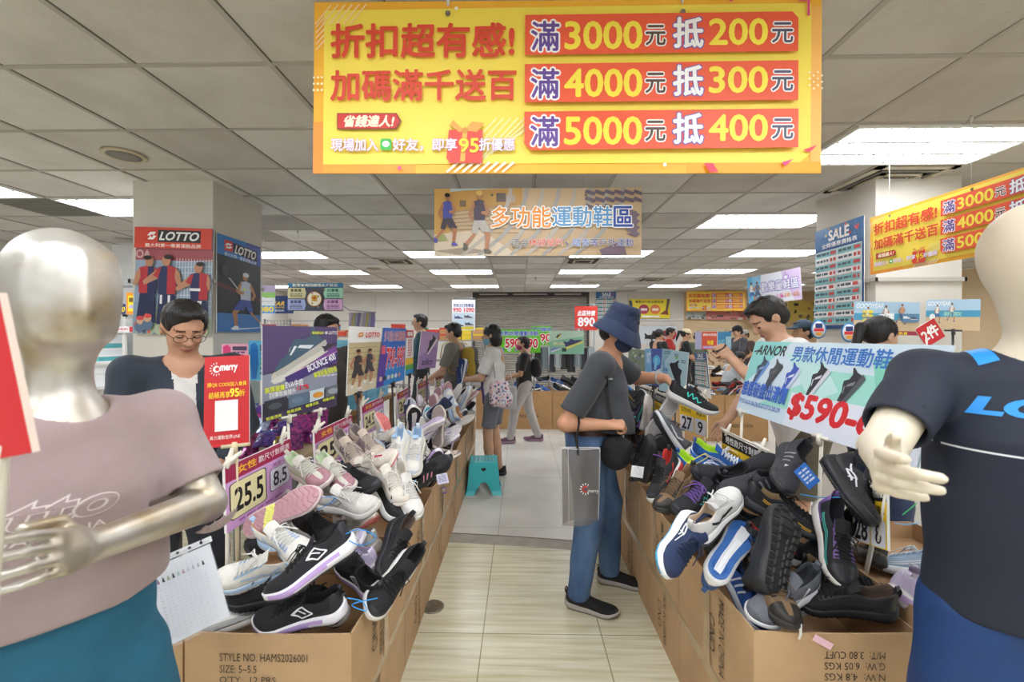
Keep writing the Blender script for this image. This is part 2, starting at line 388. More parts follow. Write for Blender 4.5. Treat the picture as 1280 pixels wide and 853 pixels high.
# ---------------------------------------------------------------- lights, vents, speakers in the ceiling
EM = mat('#f4f8ff', .4, emit=TUBE, name='tube_glow'); FR = mat('#e9e9e6', .35, name='white_enamel')
def troffer_proto():
    t = thing('ceiling_light', 'x', 'light', (0, 0, 0), 'recessed fluorescent ceiling lights')
    a, b = .591, .288
    m = MB()
    for lo, hi in (((-a,-b,-.012),(a,-b+.022,.0)),((-a,b-.022,-.012),(a,b,.0)),((-a,-b,-.012),(-a+.022,b,.0)),((a-.022,-b,-.012),(a,b,.0))): m.box(lo, hi, FR)
    m.build('frame', t)
    for y in (-.175, 0, .175):
        m = MB(); m.box((-a+.03, y-.062, -.005), (a-.03, y+.062, -.002), EM); m.build('tube', t)
    m = MB()
    for y in (-.0875, .0875): m.box((-a+.022, y-.011, -.016), (a-.022, y+.011, -.001), FR)
    for k in range(1, 12):
        x = -a+.022+k*(2*a-.044)/12
        for y0, y1 in ((-b+.022, -.0985), (-.0765, .0765), (.0985, b-.022)): m.box((x-.004, y0, -.014), (x+.004, y1, -.006), FR)
    m.build('louvre', t)
    return t
TP = troffer_proto(); first = True
XS = {-6.565: 'far left', -4.14: 'left', -1.716: 'centre left', .708: 'centre right', 3.13: 'right', 5.56: 'far right', 1.92: 'right', -5.35: 'left'}
LT = [(-4.14,3,'fluorescent ceiling light left of the front banner, above the silver mannequin'), (-5.35,2,'fluorescent ceiling light cut by the left picture edge'),
 (1.92,1,'large fluorescent ceiling light beside the right end of the front banner'), (1.92,4,'fluorescent ceiling light above the tilted right yellow banner')]
for x, nm in ((-4.14,'above the tennis poster column'),(-1.716,'behind the left end of the running banner'),(.708,'behind the right end of the running banner'),(3.13,'beside the right column with the sale list')):
    LT.append((x, 7, 'fluorescent ceiling light '+nm))
for x, nm in ((-6.565,'far left behind the tennis column'),(-4.14,'above the hanging gift banner'),(-1.716,'left of the centre line'),(.708,'right of the centre line'),(3.13,'in line with the right column'),(5.56,'far right over the children banner')):
    LT.append((x, 10, 'fluorescent ceiling light in the second last row, '+nm)); LT.append((x, 14, 'small fluorescent ceiling light in the last row, '+nm))
LT += [(-.504, 0, 'added unseen ceiling light behind the front banner, brightening the running banner')]  # unseen light, added to brighten the face of the running banner
LT += [(x, k, 'added unseen ceiling light over the entrance behind the camera') for x, k in ((-2.93,-3),(2.526,-3),(-1.11,-5),(.708,-5),(-2.93,-5),(2.526,-5))]  # unseen lights added behind the camera so that front faces get lit
LT += [(5.56, 7, 'fluorescent ceiling light right of the right column'), (-1.11, -3, 'added unseen ceiling light over the entrance, left'), (.708, -3, 'added unseen ceiling light over the entrance, right'), (-4.14, -1, 'added unseen ceiling light over the entrance, far left'), (4.34, -1, 'added unseen ceiling light over the entrance, far right')]  # the entrance ones are out of view, added for illumination of the front
for x, k, lb in LT:
    M = Matrix.Translation((x+.606, 1.915+.606*k+.303, CEIL-.004))
    if first: TP.matrix_basis = M; o = TP; first = False
    else: o = copy_tree(TP, M)
    o['label'] = lb
def vent(xt, k, lb, dirty='#8f8b84'):
    c = Vector((xt+.303, 1.915+.606*k+.303, CEIL-.004)); t = thing('ceiling_vent', lb, 'vent', c, 'square ceiling air vents')
    m = MB(); d = mat(dirty, .6, vary=.2, vscale=6)
    ri = mat('#d0c8b4', .6, vary=.1)
    for s, z in ((.285, -.012), (.16, -.02)):
        w_ = .05 if s > .2 else .03
        for lo, hi in (((-s,-s,z),(s,-s+w_,z+.01)),((-s,s-w_,z),(s,s,z+.01)),((-s,-s,z),(-s+w_,s,z+.01)),((s-w_,-s,z),(s,s,z+.01))): m.box(Vector(lo)+c, Vector(hi)+c, ri)
    m.build('frame', t)
    m = MB(); m.box(c+Vector((-.24,-.24,-.006)), c+Vector((.24,.24,-.003)), mat('#2a2826', .8)); m.build('duct_opening', t)
    m = MB()
    for q in (.075, .11, .205): 
        for sg in (-1, 1): m.box(c+Vector((-q, sg*q-.006, -.018)), c+Vector((q, sg*q+.006, -.006)), d); m.box(c+Vector((sg*q-.006, -q, -.018)), c+Vector((sg*q+.006, q, -.006)), d)
    m.build('blade', t)
vent(2.526, 2, 'square air vent in the ceiling beside the near right light')
vent(-2.322, 8, 'square air vent left of the hanging running banner', '#6d6353')
vent(.708, 8, 'square air vent just under the right end of the running banner', '#6d6353')
vent(2.526, 12, 'small far air vent near the back right of the ceiling', '#6d6353')
def speaker(x, y, lb, col='#c9bd9f'):
    c = Vector((x, y, CEIL-.004)); t = thing('ceiling_speaker', lb, 'speaker', c, 'round ceiling speakers')
    m = MB(); m.lathe([(.118, 0), (.122, -.012), (.112, -.018), (.1, -.014)], c, mat(col, .5), 32); m.build('rim', t)
    m = MB(); m.lathe([(.1, -.013), (.06, -.02), (.001, -.022)], c, mat('#8f8c88', .6, bump=('vor', 260, .5)), 32); m.build('grille', t)
speaker(-2.63, 2.85, 'round grey ceiling speaker above the silver mannequin'); speaker(-2.65, 7.85, 'small round tan ceiling speaker left of the running banner'); speaker(1.62, 10, 'far round ceiling speaker above the red 890 sign')
m = MB(); c = (.32, 9.1, CEIL-.004); m.lathe([(.03,0),(.03,-.01),(.012,-.014),(.012,-.04),(.03,-.045),(.03,-.05)], c, mat('#b9b6b0', .4, .6), 16); solo(m, 'sprinkler_head', 'small sprinkler head in the ceiling behind the running banner', 'sprinkler')
for x, k, lb in ((-4.746, 1, 'perforated grey ceiling grille at the left picture edge'), (-4.746, 3, 'perforated grey ceiling grille above the silver head'), (4.34, 4, 'perforated grey ceiling grille over the right column')):
    c = Vector((x+.303, 1.915+.606*k+.303, CEIL-.003)); m = MB()
    m.box(c+Vector((-.285,-.285,-.003)), c+Vector((.285,.285,.0)), mat('#77736d', .7, bump=('vor', 130, .8), vary=.2, vscale=60))
    for q in range(11): m.box(c+Vector((-.285,-.28+q*.054,-.006)), c+Vector((.285,-.268+q*.054,-.002)), mat('#8d8982', .6))
    solo(m, 'ceiling_grille', lb, 'vent', group='perforated ceiling grilles')
# floor drain cover by the left cartons
m = MB(); c = at(541, 757, 2.43); c.z = 0; m.lathe([(.062,0),(.062,.004),(.05,.006),(.045,.003),(.001,.003)], c, mat('#8b8374', .35, .7, vary=.3, vscale=40, bump=('noise', 120, .3)), 28); solo(m, 'floor_drain', 'round metal floor cover beside the left row of cartons', 'drain')
# ================================================================ trainers
def itp(u, xs, ys): return float(np.interp(u, xs, ys))
def smooth(a, b, x):
    t = min(1, max(0, (x-a)/(b-a))); return t*t*(3-2*t)
class ShoeForm:
    """one trainer, heel at x=0, toe at x=1 (times L); side=+1 or -1 mirrors it"""
    def __init__(s, L=.285, chunky=1.0, high=1.0, side=1, slip=False, wide=1.0):
        s.L = L; s.ch = chunky; s.hi = high; s.side = side; s.slip = slip; s.wd = wide
    def hw(s, u):
        b = itp(u, [0, .06, .15, .3, .45, .6, .72, .85, .95, 1], [.030, .032, .0345, .034, .0345, .041, .0475, .046, .04, .036])
        e = 1.0
        if u < .10: e = math.sqrt(max(0, 1-((.10-u)/.10)**2))
        if u > .80: e = math.sqrt(max(0, 1-((u-.80)/.20)**2.2))
        return b*e*s.wd
    def cy(s, u): return s.side*itp(u, [0, .3, .5, .8, 1], [0, -.002, .002, .007, .002])
    def zb(s, u):
        return (.024*((u-.68)/.32)**2 if u > .68 else 0)+(.010*((.12-u)/.12)**2 if u < .12 else 0)
    def zt(s, u): return s.zb(u)*.9+s.ch*itp(u, [0, .15, .45, .75, .95, 1], [.037, .034, .029, .024, .020, .019])
    def h(s, u): return s.hi*itp(u, [0, .03, .07, .13, .2, .28, .35, .41, .46, .55, .65, .75, .85, .93, .97, 1], [.052, .064, .067, .060, .048, .045, .052, .061, .062, .053, .045, .039, .034, .027, .02, .006])
    def op(s, u): return smooth(.015, .07, u)*(1-smooth(.385, .47, u))
    NI = 12
    def half(s, u, i):
        """half section i=0 (foot of the wall) .. NI (middle)"""
        w = s.hw(u)*.97; h = s.h(u); n = s.NI; a = i/n*math.pi/2
        yc = w*math.cos(a)**.72 if i < n else 0; zc = h*math.sin(a)**.85 if i else 0
        if i <= 8:
            t = i/8; yo = w*(1+.10*math.sin(t*math.pi)-.30*t**1.6); zo = h*t
        else:
            yo, zo = {9: (w*.60, h*.97), 10: (w*.55, h*.62), 11: (w*.52, .012), 12: (0, .009)}[i]
        o = s.op(u)
        return yc*(1-o)+yo*o, zc*(1-o)+zo*o
    def S(s, u, v, lift=0):
        """point on the upper; v from -NI..NI, 0 the top middle"""
        i = s.NI-abs(v); i0 = int(math.floor(i)); i1 = min(i0+1, s.NI); f = i-i0
        a = s.half(u, i0); b = s.half(u, i1); y = a[0]*(1-f)+b[0]*f; z = a[1]*(1-f)+b[1]*f
        sg = 1 if v > 0 else -1
        if lift:
            n = Vector((0, y+.0001, z*1.0+.0)).normalized() if z > .002 else Vector((0, 1, 0))
            y += n.y*lift; z += n.z*lift
        return Vector((u*s.L, s.cy(u)+sg*y, s.zt(u)+z-.002))
def build_shoe(st, side=1, simple=False):
    """st: style dict -> list of (part name, mesh)"""
    f = ShoeForm(st.get('L', .285), st.get('ch', 1), st.get('hi', 1), side, st.get('slip', False), st.get('wd', 1)); L = f.L; n = f.NI
    nu = 26 if simple else 46
    us = [(1-math.cos(math.pi*k/(nu-1)))/2*.55+.45*k/(nu-1) for k in range(nu)]
    fab = mat(st['up'], .75, bump=('vor', 800, .35), vary=.07, vscale=60, name='shoe_mesh_fabric') if not st.get('leather') else mat(st['up'], .42, bump=('noise', 200, .12), name='shoe_leather')
    pan = mat(st.get('panel', st['up']), .5, bump=('noise', 240, .12), name='shoe_overlay'); lin_ = mat(st.get('lining', '#1c1c1e'), .9, bump=('noise', 300, .3), name='shoe_lining')
    mid = mat(st['mid'], .5, bump=('noise', 90, .06), name='shoe_foam'); out = mat(st.get('out', st['mid']), .55, name='shoe_rubber')
    acc = mat(st['acc'], .5, name='shoe_foam_accent') if 'acc' in st else mid
    lace = mat(st.get('lace', st['up']), .85, bump=('wave', 400, .4), name='shoelace'); logo = mat(st.get('logo', '#d8d8d8'), .4, name='shoe_emblem')
    toe = mat(st['toe'], .5, name='shoe_toe_overlay') if 'toe' in st else fab
    parts = []
    # upper
    m = MB(); P = []
    for u in us: P.append([f.S(u, v) for v in range(-n, n+1)])
    def pick(i, j):
        u = (us[i]+us[i+1])/2; k = n-abs(j+.5-n)
        if f.op(u) > .5 and k > 8.4: return lin_
        if u > .955 or (u > .88 and k < 3.2) or (k < 1.2 and u > .55): return toe if 'toe' in st else pan
        if u > st.get('toeu', .80) and 'toe' in st and k < 11: return toe
        if u < .10 and 1 < k < 8: return pan
        if .08 < u < .32 and k < 2.6: return pan
        if not f.slip and .44 < u < .73 and 7.4 < k < 9.8: return pan
        if st.get('patch') and .40 < u < .62 and 2 < k < 7 : return mat(st['patch'], .5, name='shoe_overlay')
        return fab
    m.grid(P, fab, True, False, pick)
    # emblem on both flanks, printed into the upper
    if not simple or st.get('mark'):
        for sg in (-1, 1):
            for path, wd in MARKS.get(st.get('mark', ''), []):
                q = []
                for (u0, k0), (u1, k1) in zip(path, path[1:]):
                    for t in range(5 if (u0, k0) != path[-2] else 6): q.append((u0+(u1-u0)*t/5, k0+(k1-k0)*t/5))
                rows = []
                for z, (u, k) in enumerate(q):
                    a = q[max(z-1, 0)]; b = q[min(z+1, len(q)-1)]
                    du = (b[0]-a[0])*L; dk_ = (b[1]-a[1])*.007; d = math.hypot(du, dk_) or 1
                    ou = -dk_/d*wd/2/L; ok = du/d*wd/2/.007
                    rows.append([f.S(min(max(u+ou, .01), .98), sg*(n-min(max(k+ok, .2), 8)), .0016), f.S(min(max(u-ou, .01), .98), sg*(n-min(max(k-ok, .2), 8)), .0016)])
                m.grid(rows, logo, True)
    # pull tab at the heel
    hp = [f.S(.02, v, .001) for v in (-2.5, 0, 2.5)]
    parts.append(('upper', m.mesh('upper')))
    # midsole
    m = MB(); P = []
    mus = [k/(nu-1) for k in range(nu)]; mus = [0.0, .0012, .004, .009]+[(1-math.cos(math.pi*u))/2*.6+.4*u for u in mus[1:-1]]+[.991, .996, .9988, 1.0]
    for u in mus:
        w0 = max(f.hw(u), .002); zb = f.zb(u)+.004; zt = f.zt(u); c = f.cy(u); H = zt-zb; x = u*L; ex = -.0055*max(0, 1-u/.06)+.004*max(0, 1-(1-u)/.06)
        fl = (.0045+.004*f.ch*(1-smooth(.2, .6, u)))*min(1, w0/.02)
        hl = [(-(w0*.93), 0), (-(w0+fl), H*.28), (-(w0+fl*1.05), H*.55), (-(w0+fl*.55), H*.85), (-(w0*.98+.001), H+.003)]
        prof = hl+[(-y, z) for y, z in reversed(hl)]
        P.append([(x+ex, c+y, zb+z) for y, z in prof])
    def mpick(i, j):
        u = (mus[i]+mus[i+1])/2; jj = min(j, 8-j) if j < 9 else -1
        a = st.get('accfn')
        if a == 'low' and jj in (0,): return acc
        if a == 'wedge' and jj >= 0 and jj < 3 and (u > .52-.16*jj) and u < .97: return acc if jj >= 1 or u > .75 else mid
        if a == 'top' and jj == 2 or a == 'top' and jj == 3: return acc
        if a == 'rear' and u < .38 and jj in (1, 2): return acc
        return mid
    m.grid(P, mid, True, True, mpick)
    o = len(m.v); m.add(P[0], [tuple(range(9, -1, -1))], mid); m.add(P[-1], [tuple(range(10))], mid)
    parts.append(('midsole', m.mesh('midsole')))
    # outsole with its tread
    m = MB(); P = []; nv = 7 if simple else 17; mu2 = mus if simple else [k/89 for k in range(90)]
    tr = st.get('tread', 'bars')
    for u in mu2:
        w0 = max(f.hw(u)*.97, .002); c = f.cy(u); row = [(u*L, c-w0, f.zb(u)+.007)]
        for k in range(nv):
            y = (k/(nv-1)*2-1)
            g = 0
            if not simple and .03 < u < .97:
                if tr == 'bars': g = .0035 if (u*17+abs(y)*1.2) % 1 < .22 else 0
                elif tr == 'wave': g = .003 if (u*15+.35*math.sin(y*5)) % 1 < .25 else 0
                elif tr == 'lug': g = .005 if ((u*11+(.5 if abs(y) > .45 else 0)) % 1 < .28 or abs(abs(y)-.45) < .07) else 0
                if tr in ('pod', 'lug', 'ring') and abs(y) < .22 and .12 < u < .62: g = .006
                if tr == 'ring': g = max(g, .003 if abs(((u-.76)/.17)**2+(y/.62)**2-1) < .16 or abs(((u-.14)/.1)**2+(y/.6)**2-1) < .2 else 0)
            row.append((u*L, c+y*w0, f.zb(u)+g))
        row.append((u*L, c+w0, f.zb(u)+.007)); P.append(row)
    core = mat(st['core'], .55, name='shoe_rubber_core') if 'core' in st else out
    band = mat(st['band'], .5, name='shoe_rubber_band') if 'band' in st else out
    def opick(i, j):
        u = mu2[i]; y = ((j-.5)/(nv-1)*2-1)
        if 'band' in st and .3 < u+.05*y < .42: return band
        if 'core' in st and abs(y) < .36 and .06 < u < .86: return core
        return out
    m.grid(P, out, False, False, opick)
    parts.append(('outsole', m.mesh('outsole')))
    if simple: return parts
    # tongue and laces
    if not f.slip:
        m = MB(); P = []
        for k in range(9):
            u = .335+.30*k/8; row = []
            zc = f.S(.46, 0).z if u < .46 else 0
            for q in range(-4, 5):
                y = q/4*.024*(1-.15*k/8); base = f.S(max(u, .455), q*.45)
                if u < .455: z = base.z+.034*(.455-u)/.12*.75+.004; x = u*L+.004
                else: z = base.z+.0015; x = base.x
                row.append((x, f.cy(u)+y, z-abs(q/4)**2*.010*(1 if u < .46 else .2)))
            P.append(row)
        m.grid(P, fab, True)
        P2 = [[(p[0]+.004, p[1], p[2]-.006) for p in row] for row in P]; m.grid([r_[::-1] for r_ in P2], lin_, True)
        m.grid([P[0], P2[0]], pan, False); m.grid([[r_[0] for r_ in P], [r_[0] for r_ in P2]], pan, False); m.grid([[r_[-1] for r_ in P], [r_[-1] for r_ in P2]], pan, False)
        if st.get('taglogo'): a = f.S(.47, 0); m.box((.36*L-.001, f.cy(.36)-.012, a.z+.03), (.36*L+.02, f.cy(.36)+.012, a.z+.038), mat(st['taglogo'], .4, name='tongue_badge'))
        parts.append(('tongue', m.mesh('tongue')))
        m = MB(); nl = st.get('nl', 6)
        for k in range(nl):
            u = .475+.245*k/(nl-1)
            m.tube([f.S(u, v, .0035+.002*(1-abs(v)/4)) for v in (-4.2, -2.4, 0, 2.4, 4.2)], .0027, lace, 6, True, .55)
            if k < nl-1:
                u2 = .475+.245*(k+1)/(nl-1)
                m.tube([f.S(u, -3.8, .003), f.S((u+u2)/2, 0, .006), f.S(u2, 3.8, .003)], .0024, lace, 5, True, .6)
        b = f.S(.475, 0, .008)
        for sg in (-1, 1):
            m.tube([b, b+Vector((.012, sg*.014, .010)), b+Vector((.018, sg*.034, .004)), b+Vector((.03, sg*.032, -.008)), b+Vector((.016, sg*.012, .0)), b], .0026, lace, 6, True, .6)
            m.tube([b, b+Vector((.02, sg*.02, .003)), b+Vector((.045, sg*.03, -.008)), b+Vector((.062, sg*.04, -.02))], .0024, lace, 6, True, .6)
        parts.append(('laces', m.mesh('laces')))
    # heel tab
    m = MB(); a = f.S(.02, 0); ring = [Vector((-.001, -.008, a.z-.02)), Vector((-.006, -.008, a.z+.004)), Vector((-.001, -.008, a.z+.014)), Vector((.008, -.008, a.z+.008)), Vector((.010, -.008, a.z-.01))]
    m.grid([[p for p in ring], [p+Vector((0, .016, 0)) for p in ring]], pan if st.get('panel') != st['up'] else lace, True); parts.append(('pull_tab', m.mesh('pull_tab')))
    return parts
MARKS = {
 'diamond': [([(.30,3.6),(.40,6.6),(.52,4.6),(.42,1.8),(.30,3.6)], .0045), ([(.37,3.9),(.45,5.2),(.50,4.2)], .004)],
 'sweep': [([(.24,5.6),(.36,2.2),(.5,2.2),(.66,4.4)], .009)],
 'bolt': [([(.24,6.8),(.36,4.2),(.30,3.2),(.50,1.6)], .006), ([(.36,4.2),(.62,2.6)], .005), ([(.42,1.2),(.50,4.0)], .004)],
 'bars': [([(.36,1.4),(.42,6.8)], .007), ([(.44,1.2),(.50,6.6)], .007), ([(.52,1.2),(.57,6.2)], .006)],
 'lines': [([(.22,5.6),(.5,3.2),(.8,2.2)], .004), ([(.22,4.6),(.5,2.2),(.8,1.2)], .004)],
 'wave': [([(.36,6.8),(.40,3),(.45,6.6),(.50,2.8),(.55,6.2),(.60,2.6),(.66,5.0)], .006)],
 'disc': [([(.22,4.2),(.26,5.6),(.32,5.6),(.35,4.2),(.32,2.8),(.26,2.8),(.22,4.2)], .005), ([(.26,4.2),(.31,4.2)], .009)],
}
B_ = '#19191c'
ST = {
 'black_lilac': dict(d='black running shoe with lilac and white sole', up='#1b1b20', panel='#202026', mid='#e9e6ec', acc='#b89ad0', accfn='wedge', out='#2a2a2e', logo='#e6e4e8', mark='diamond', lace='#18181b', lining='#17171a', ch=1.25),
 'white_blue': dict(d='white trainer with pale blue trim and tan lining', up='#ece9e2', panel='#a9c6e6', mid='#eeece6', acc='#b4cdea', accfn='top', out='#e4e0d8', logo='#b4cdea', mark='sweep', lace='#f2f0ec', lining='#b88d68', ch=1.25, tread='wave'),
 'cream_grey': dict(d='cream and grey trainer', up='#d8d5cf', panel='#c8c5bf', mid='#d9d6d0', out='#9b9a98', core='#d9d6d0', logo='#8d8b88', mark='diamond', lace='#dedbd5', lining='#b9b3aa', ch=1.25, tread='ring'),
 'pink_knit': dict(d='dusty pink knit trainer with cream toe', up='#b98a93', panel='#a97a84', toe='#b98a93', mid='#d9c3c3', out='#b88a93', band='#e5e27a', logo='#c8e0b0', mark='', lace='#e9e6de', lining='#c6d9b6', ch=1.1, tread='wave', slip=True),
 'cream_pink': dict(d='cream knit trainer with dusty pink toe', up='#d9d5cb', panel='#c5c1b4', toe='#a87a83', toeu=.66, mid='#d8cfc6', out='#b98f96', logo='#d2e6b4', mark='lines', lace='#e2dfd6', lining='#c9dab8', ch=1.1, tread='wave'),
 'beige_mauve': dict(d='beige trainer with mauve overlays', up='#c9b8a9', panel='#8c7a80', mid='#d8cfc5', out='#9a8c88', logo='#8c7a80', mark='bars', lace='#c7b8aa', lining='#8a7c78', patch='#90808a'),
 'white_bluetag': dict(d='white trainer with pale blue collar badge', up='#e6e3dc', panel='#cfd8e4', mid='#e8e3d6', out='#d9d3c4', logo='#cfd8e4', mark='', lace='#efece6', lining='#a9c3dd', taglogo='#9dc0e6', ch=1.15),
 'cream_coral': dict(d='cream trainer with coral edge', up='#e4ddd2', panel='#d6cabc', mid='#efe3d8', acc='#e58f8a', accfn='low', out='#e07f7c', logo='#cdbfb2', mark='lines', lace='#e8e2d8', lining='#bda48e', ch=1.1),
 'black_white': dict(d='black trainer with thick white sole', up='#1a1a1d', panel='#232327', mid='#e6e4e0', out='#1d1d20', core='#e6e4e0', logo='#cfcdd0', mark='', lace='#161618', lining='#141416', ch=1.3, tread='ring'),
 'all_black': dict(d='all black mesh trainer', up='#1c1c1f', panel='#26262a', mid='#202023', out='#1a1a1c', logo='#303034', mark='lines', lace='#151517', lining='#5a4a40', ch=1.1),
 'black_mint': dict(d='black trainer with mint and pink details', up='#202126', panel='#2c2d34', mid='#24252a', acc='#74d0c0', accfn='low', out='#222224', logo='#e39ab4', mark='bars', lace='#1b1b1e', lining='#26262a'),
 'navy_teal': dict(d='navy trainer with teal sole', up='#27355c', panel='#1f2947', mid='#e9ebee', acc='#2aa5b5', accfn='low', out='#2aa5b5', logo='#8fd3dc', mark='sweep', lace='#e7a59c', lining='#30406b', ch=1.15),
 'navy_grey': dict(d='navy trainer with light grey toe', up='#2a3350', panel='#3a4570', toe='#aab2c0', mid='#dfe0e2', out='#444c66', logo='#c9ccd8', mark='diamond', lace='#2b3350', lining='#262d45'),
 'white_lilac': dict(d='white and lilac trainer', up='#e6e2e4', panel='#c9bcd6', mid='#ebe7e8', acc='#c6a9d8', accfn='rear', out='#cdbdd9', logo='#9d86b6', mark='sweep', lace='#ece9ec', lining='#b7aac2', ch=1.15),
 'cloud_white': dict(d='white lace trainer', up='#e3e0da', panel='#d3d0c9', mid='#e7e4de', out='#d6d0c6', logo='#b9b5ae', mark='disc', lace='#efece6', lining='#c9c2b7', ch=1.2, tread='pod'),
 'blue_pale': dict(d='pale blue knit trainer', up='#a8bdd4', panel='#8fa8c4', mid='#e8ecf0', out='#b8c8d8', logo='#e8eef4', mark='lines', lace='#d8e2ec', lining='#9db4cc'),
 # men's side
 'navy_white': dict(d='navy trainer with white emblem', up='#25365c', panel='#1d2b4a', mid='#f0efee', acc='#39a9d8', accfn='low', out='#39a9d8', logo='#f0f0f0', mark='bolt', lace='#22304f', lining='#20304f', ch=1.3),
 'white_bolt': dict(d='white trainer with black streak', up='#e4e2e0', panel='#d4d2d0', mid='#3a3a3e', acc='#e9e6e4', accfn='top', out='#2a2a2d', logo='#1c1c1f', mark='sweep', lace='#efedea', lining='#c4ab90', ch=1.25),
 'blue_sole': dict(d='blue trainer showing blue and white sole', up='#3a66a4', panel='#2f5690', mid='#e8e8ea', out='#2f62a8', core='#e4e6ea', logo='#e8e8ea', mark='lines', lace='#3a66a4', lining='#2a4a78', ch=1.1, tread='ring'),
 'black_lug': dict(d='black trail shoe with rugged tread', up='#25262a', panel='#1f2023', mid='#202124', out='#1b1b1d', logo='#34353a', mark='lines', lace='#1a1a1c', lining='#222326', ch=1.7, tread='lug', wd=1.15),
 'black_violet': dict(d='black running shoe with violet and teal lace frame', up='#1d1e23', panel='#7a5a9c', mid='#d9cfc8', acc='#e4dfda', accfn='top', out='#c8beb8', logo='#4fb4a8', mark='lines', lace='#1b1b1f', lining='#202126', ch=1.2, nl=7, toe='#26272b'),
 'black_bolt': dict(d='black running shoe with silver streak emblem', up='#1c1d22', panel='#212227', mid='#26272b', out='#1c1c1f', logo='#d7d7da', mark='bolt', lace='#121214', lining='#23242a', ch=1.5),
 'charcoal_knit': dict(d='charcoal knit shoe', up='#33343a', panel='#2b2c31', mid='#2b2c30', out='#222326', logo='#8b8c92', mark='bars', lace='#2c2d32', lining='#1e1f22', ch=1.1, slip=True),
 'black_slip': dict(d='black slip-on shoe', up='#202126', panel='#1a1b1f', mid='#26272b', out='#222224', logo='#cfd0d4', mark='', lace='#1a1a1d', lining='#1b1b1e', slip=True),
 'blue_lime': dict(d='bright blue sports shoe with lime insole', up='#2461b0', panel='#1b4d94', mid='#dfe3e8', acc='#2461b0', accfn='top', out='#d3d8de', logo='#e9edf2', mark='lines', lace='#e6e9ee', lining='#b9e03a', ch=.95),
 'blue_badge': dict(d='black shoe with round blue badge', up='#1d1e22', panel='#26272c', mid='#232428', out='#1d1d20', logo='#dfe8f4', mark='disc', lace='#1a1a1d', lining='#2a2b30', taglogo='#3a6bb0', slip=True),
 'brown_trail': dict(d='brown and black trail shoe', up='#7d6449', panel='#26241f', mid='#2b2926', out='#1f1d1b', logo='#a88c68', mark='sweep', lace='#6b553e', lining='#8a6c4c', ch=1.2, tread='lug', toe='#26231f'),
 'black_purple': dict(d='black shoe with purple and teal lacing', up='#1c1d21', panel='#2a2b31', mid='#1f2024', out='#1a1a1d', logo='#4fb0a6', mark='wave', lace='#7a58a8', lining='#24252a'),
 'black_red': dict(d='black shoe with red and white sole', up='#1d1d21', panel='#2a2a2f', mid='#d9d7d4', acc='#c8352f', accfn='rear', out='#232326', logo='#b8322d', mark='sweep', lace='#1a1a1d', lining='#b3302b', ch=1.2),
 'black_gold': dict(d='black shoe with small gold mark', up='#1f2024', panel='#2a2b30', mid='#34353a', out='#2a2b2e', logo='#d7a531', mark='lines', lace='#1a1a1d', lining='#a68a66', ch=1.15),
 'grey_run': dict(d='grey running shoe', up='#6a6d75', panel='#53565e', mid='#dedfe2', out='#3d3f45', logo='#e2e3e6', mark='sweep', lace='#5b5e66', lining='#3b3d42'),
 'royal_mesh': dict(d='royal blue mesh shoe', up='#2b5aa6', panel='#234a8a', mid='#d6dbe2', out='#2b5aa6', logo='#e6eaf0', mark='bars', lace='#2b5aa6', lining='#1f3c70'),
 'black_bluesole': dict(d='black shoe with blue edged sole', up='#1c1d21', panel='#26272c', mid='#d8dade', acc='#2f7fd0', accfn='low', out='#2f7fd0', logo='#2f7fd0', mark='sweep', lace='#1a1a1d', lining='#26272c'),
 'black_teal': dict(d='black knit shoe with bright teal zigzag', up='#1d1d22', panel='#222228', mid='#c9c6c4', out='#aaa6a4', logo='#2fd0c4', mark='wave', lace='#1a1a1e', lining='#222226', ch=1.2),
 'navy_hold': dict(d='navy blue trainer', up='#2b437c', panel='#22366a', mid='#dfe3ea', acc='#3f6ab8', accfn='low', out='#2b437c', logo='#c8d4ea', mark='lines', lace='#2b437c', lining='#22345f'),
 'loafer': dict(d='black cloth slip-on with grey sole', up='#141416', panel='#1a1a1c', mid='#a39d97', out='#6d6964', logo='#141416', mark='', lace='#141416', lining='#101011', slip=True, L=.295, ch=.95, hi=.85),
 'mauve_run': dict(d='mauve trainer', up='#7d5a70', panel='#6b4a60', mid='#a58a9a', out='#6b4a60', logo='#a58a9a', mark='', lace='#7d5a70', lining='#5a4050'),
}
PROTO = {}
def shoe_meshes(style, side, simple=False):
    key = (style, side, simple)
    if key not in PROTO: PROTO[key] = build_shoe(ST[style], side, simple)
    return PROTO[key]
SHOEN = {}
def put_shoe(style, M, label=None, group=None, side=1, simple=False, parent=None, name='trainer'):
    """a trainer as a thing with parts (or, small and far away, as one mesh)"""
    pm = shoe_meshes(style, side, simple)
    if simple:
        key = (style, side, 'one')
        if key not in PROTO:
            mb = MB()
            for nm, me in pm:
                base = len(mb.v); mb.v.extend([tuple(v.co) for v in me.vertices])
                for p in me.polygons: mb.f.append(tuple(base+q for q in p.vertices)); mb.mi.append(mb.m(me.materials[p.material_index])); mb.sm.append(p.use_smooth)
            PROTO[key] = mb.mesh('trainer')
        r = bpy.data.objects.new(name, PROTO[key]); COL.objects.link(r)
    else:
        r = bpy.data.objects.new(name, None); r.empty_display_size = .05; COL.objects.link(r)
        for nm, me in pm:
            c = bpy.data.objects.new(nm, me); COL.objects.link(c); c.parent = r
    r.matrix_basis = M
    if parent is not None: r.parent = parent; r.matrix_parent_inverse = parent_inv(parent)
    if label: tag(r, label, 'shoe', group)
    return r
def aim(heel, toe, up, L):
    """matrix that lays a shoe of length L along heel -> toe with its top towards up"""
    x = (toe-heel); ln = x.length; x.normalize(); z = Vector(up); z = (z-x*z.dot(x)).normalized(); y = z.cross(x)
    s = 1.0; mid = (heel+toe)/2; o = mid-x*L/2
    return Matrix(((x.x, y.x, z.x, o.x), (x.y, y.y, z.y, o.y), (x.z, y.z, z.z, o.z), (0, 0, 0, 1))), ln
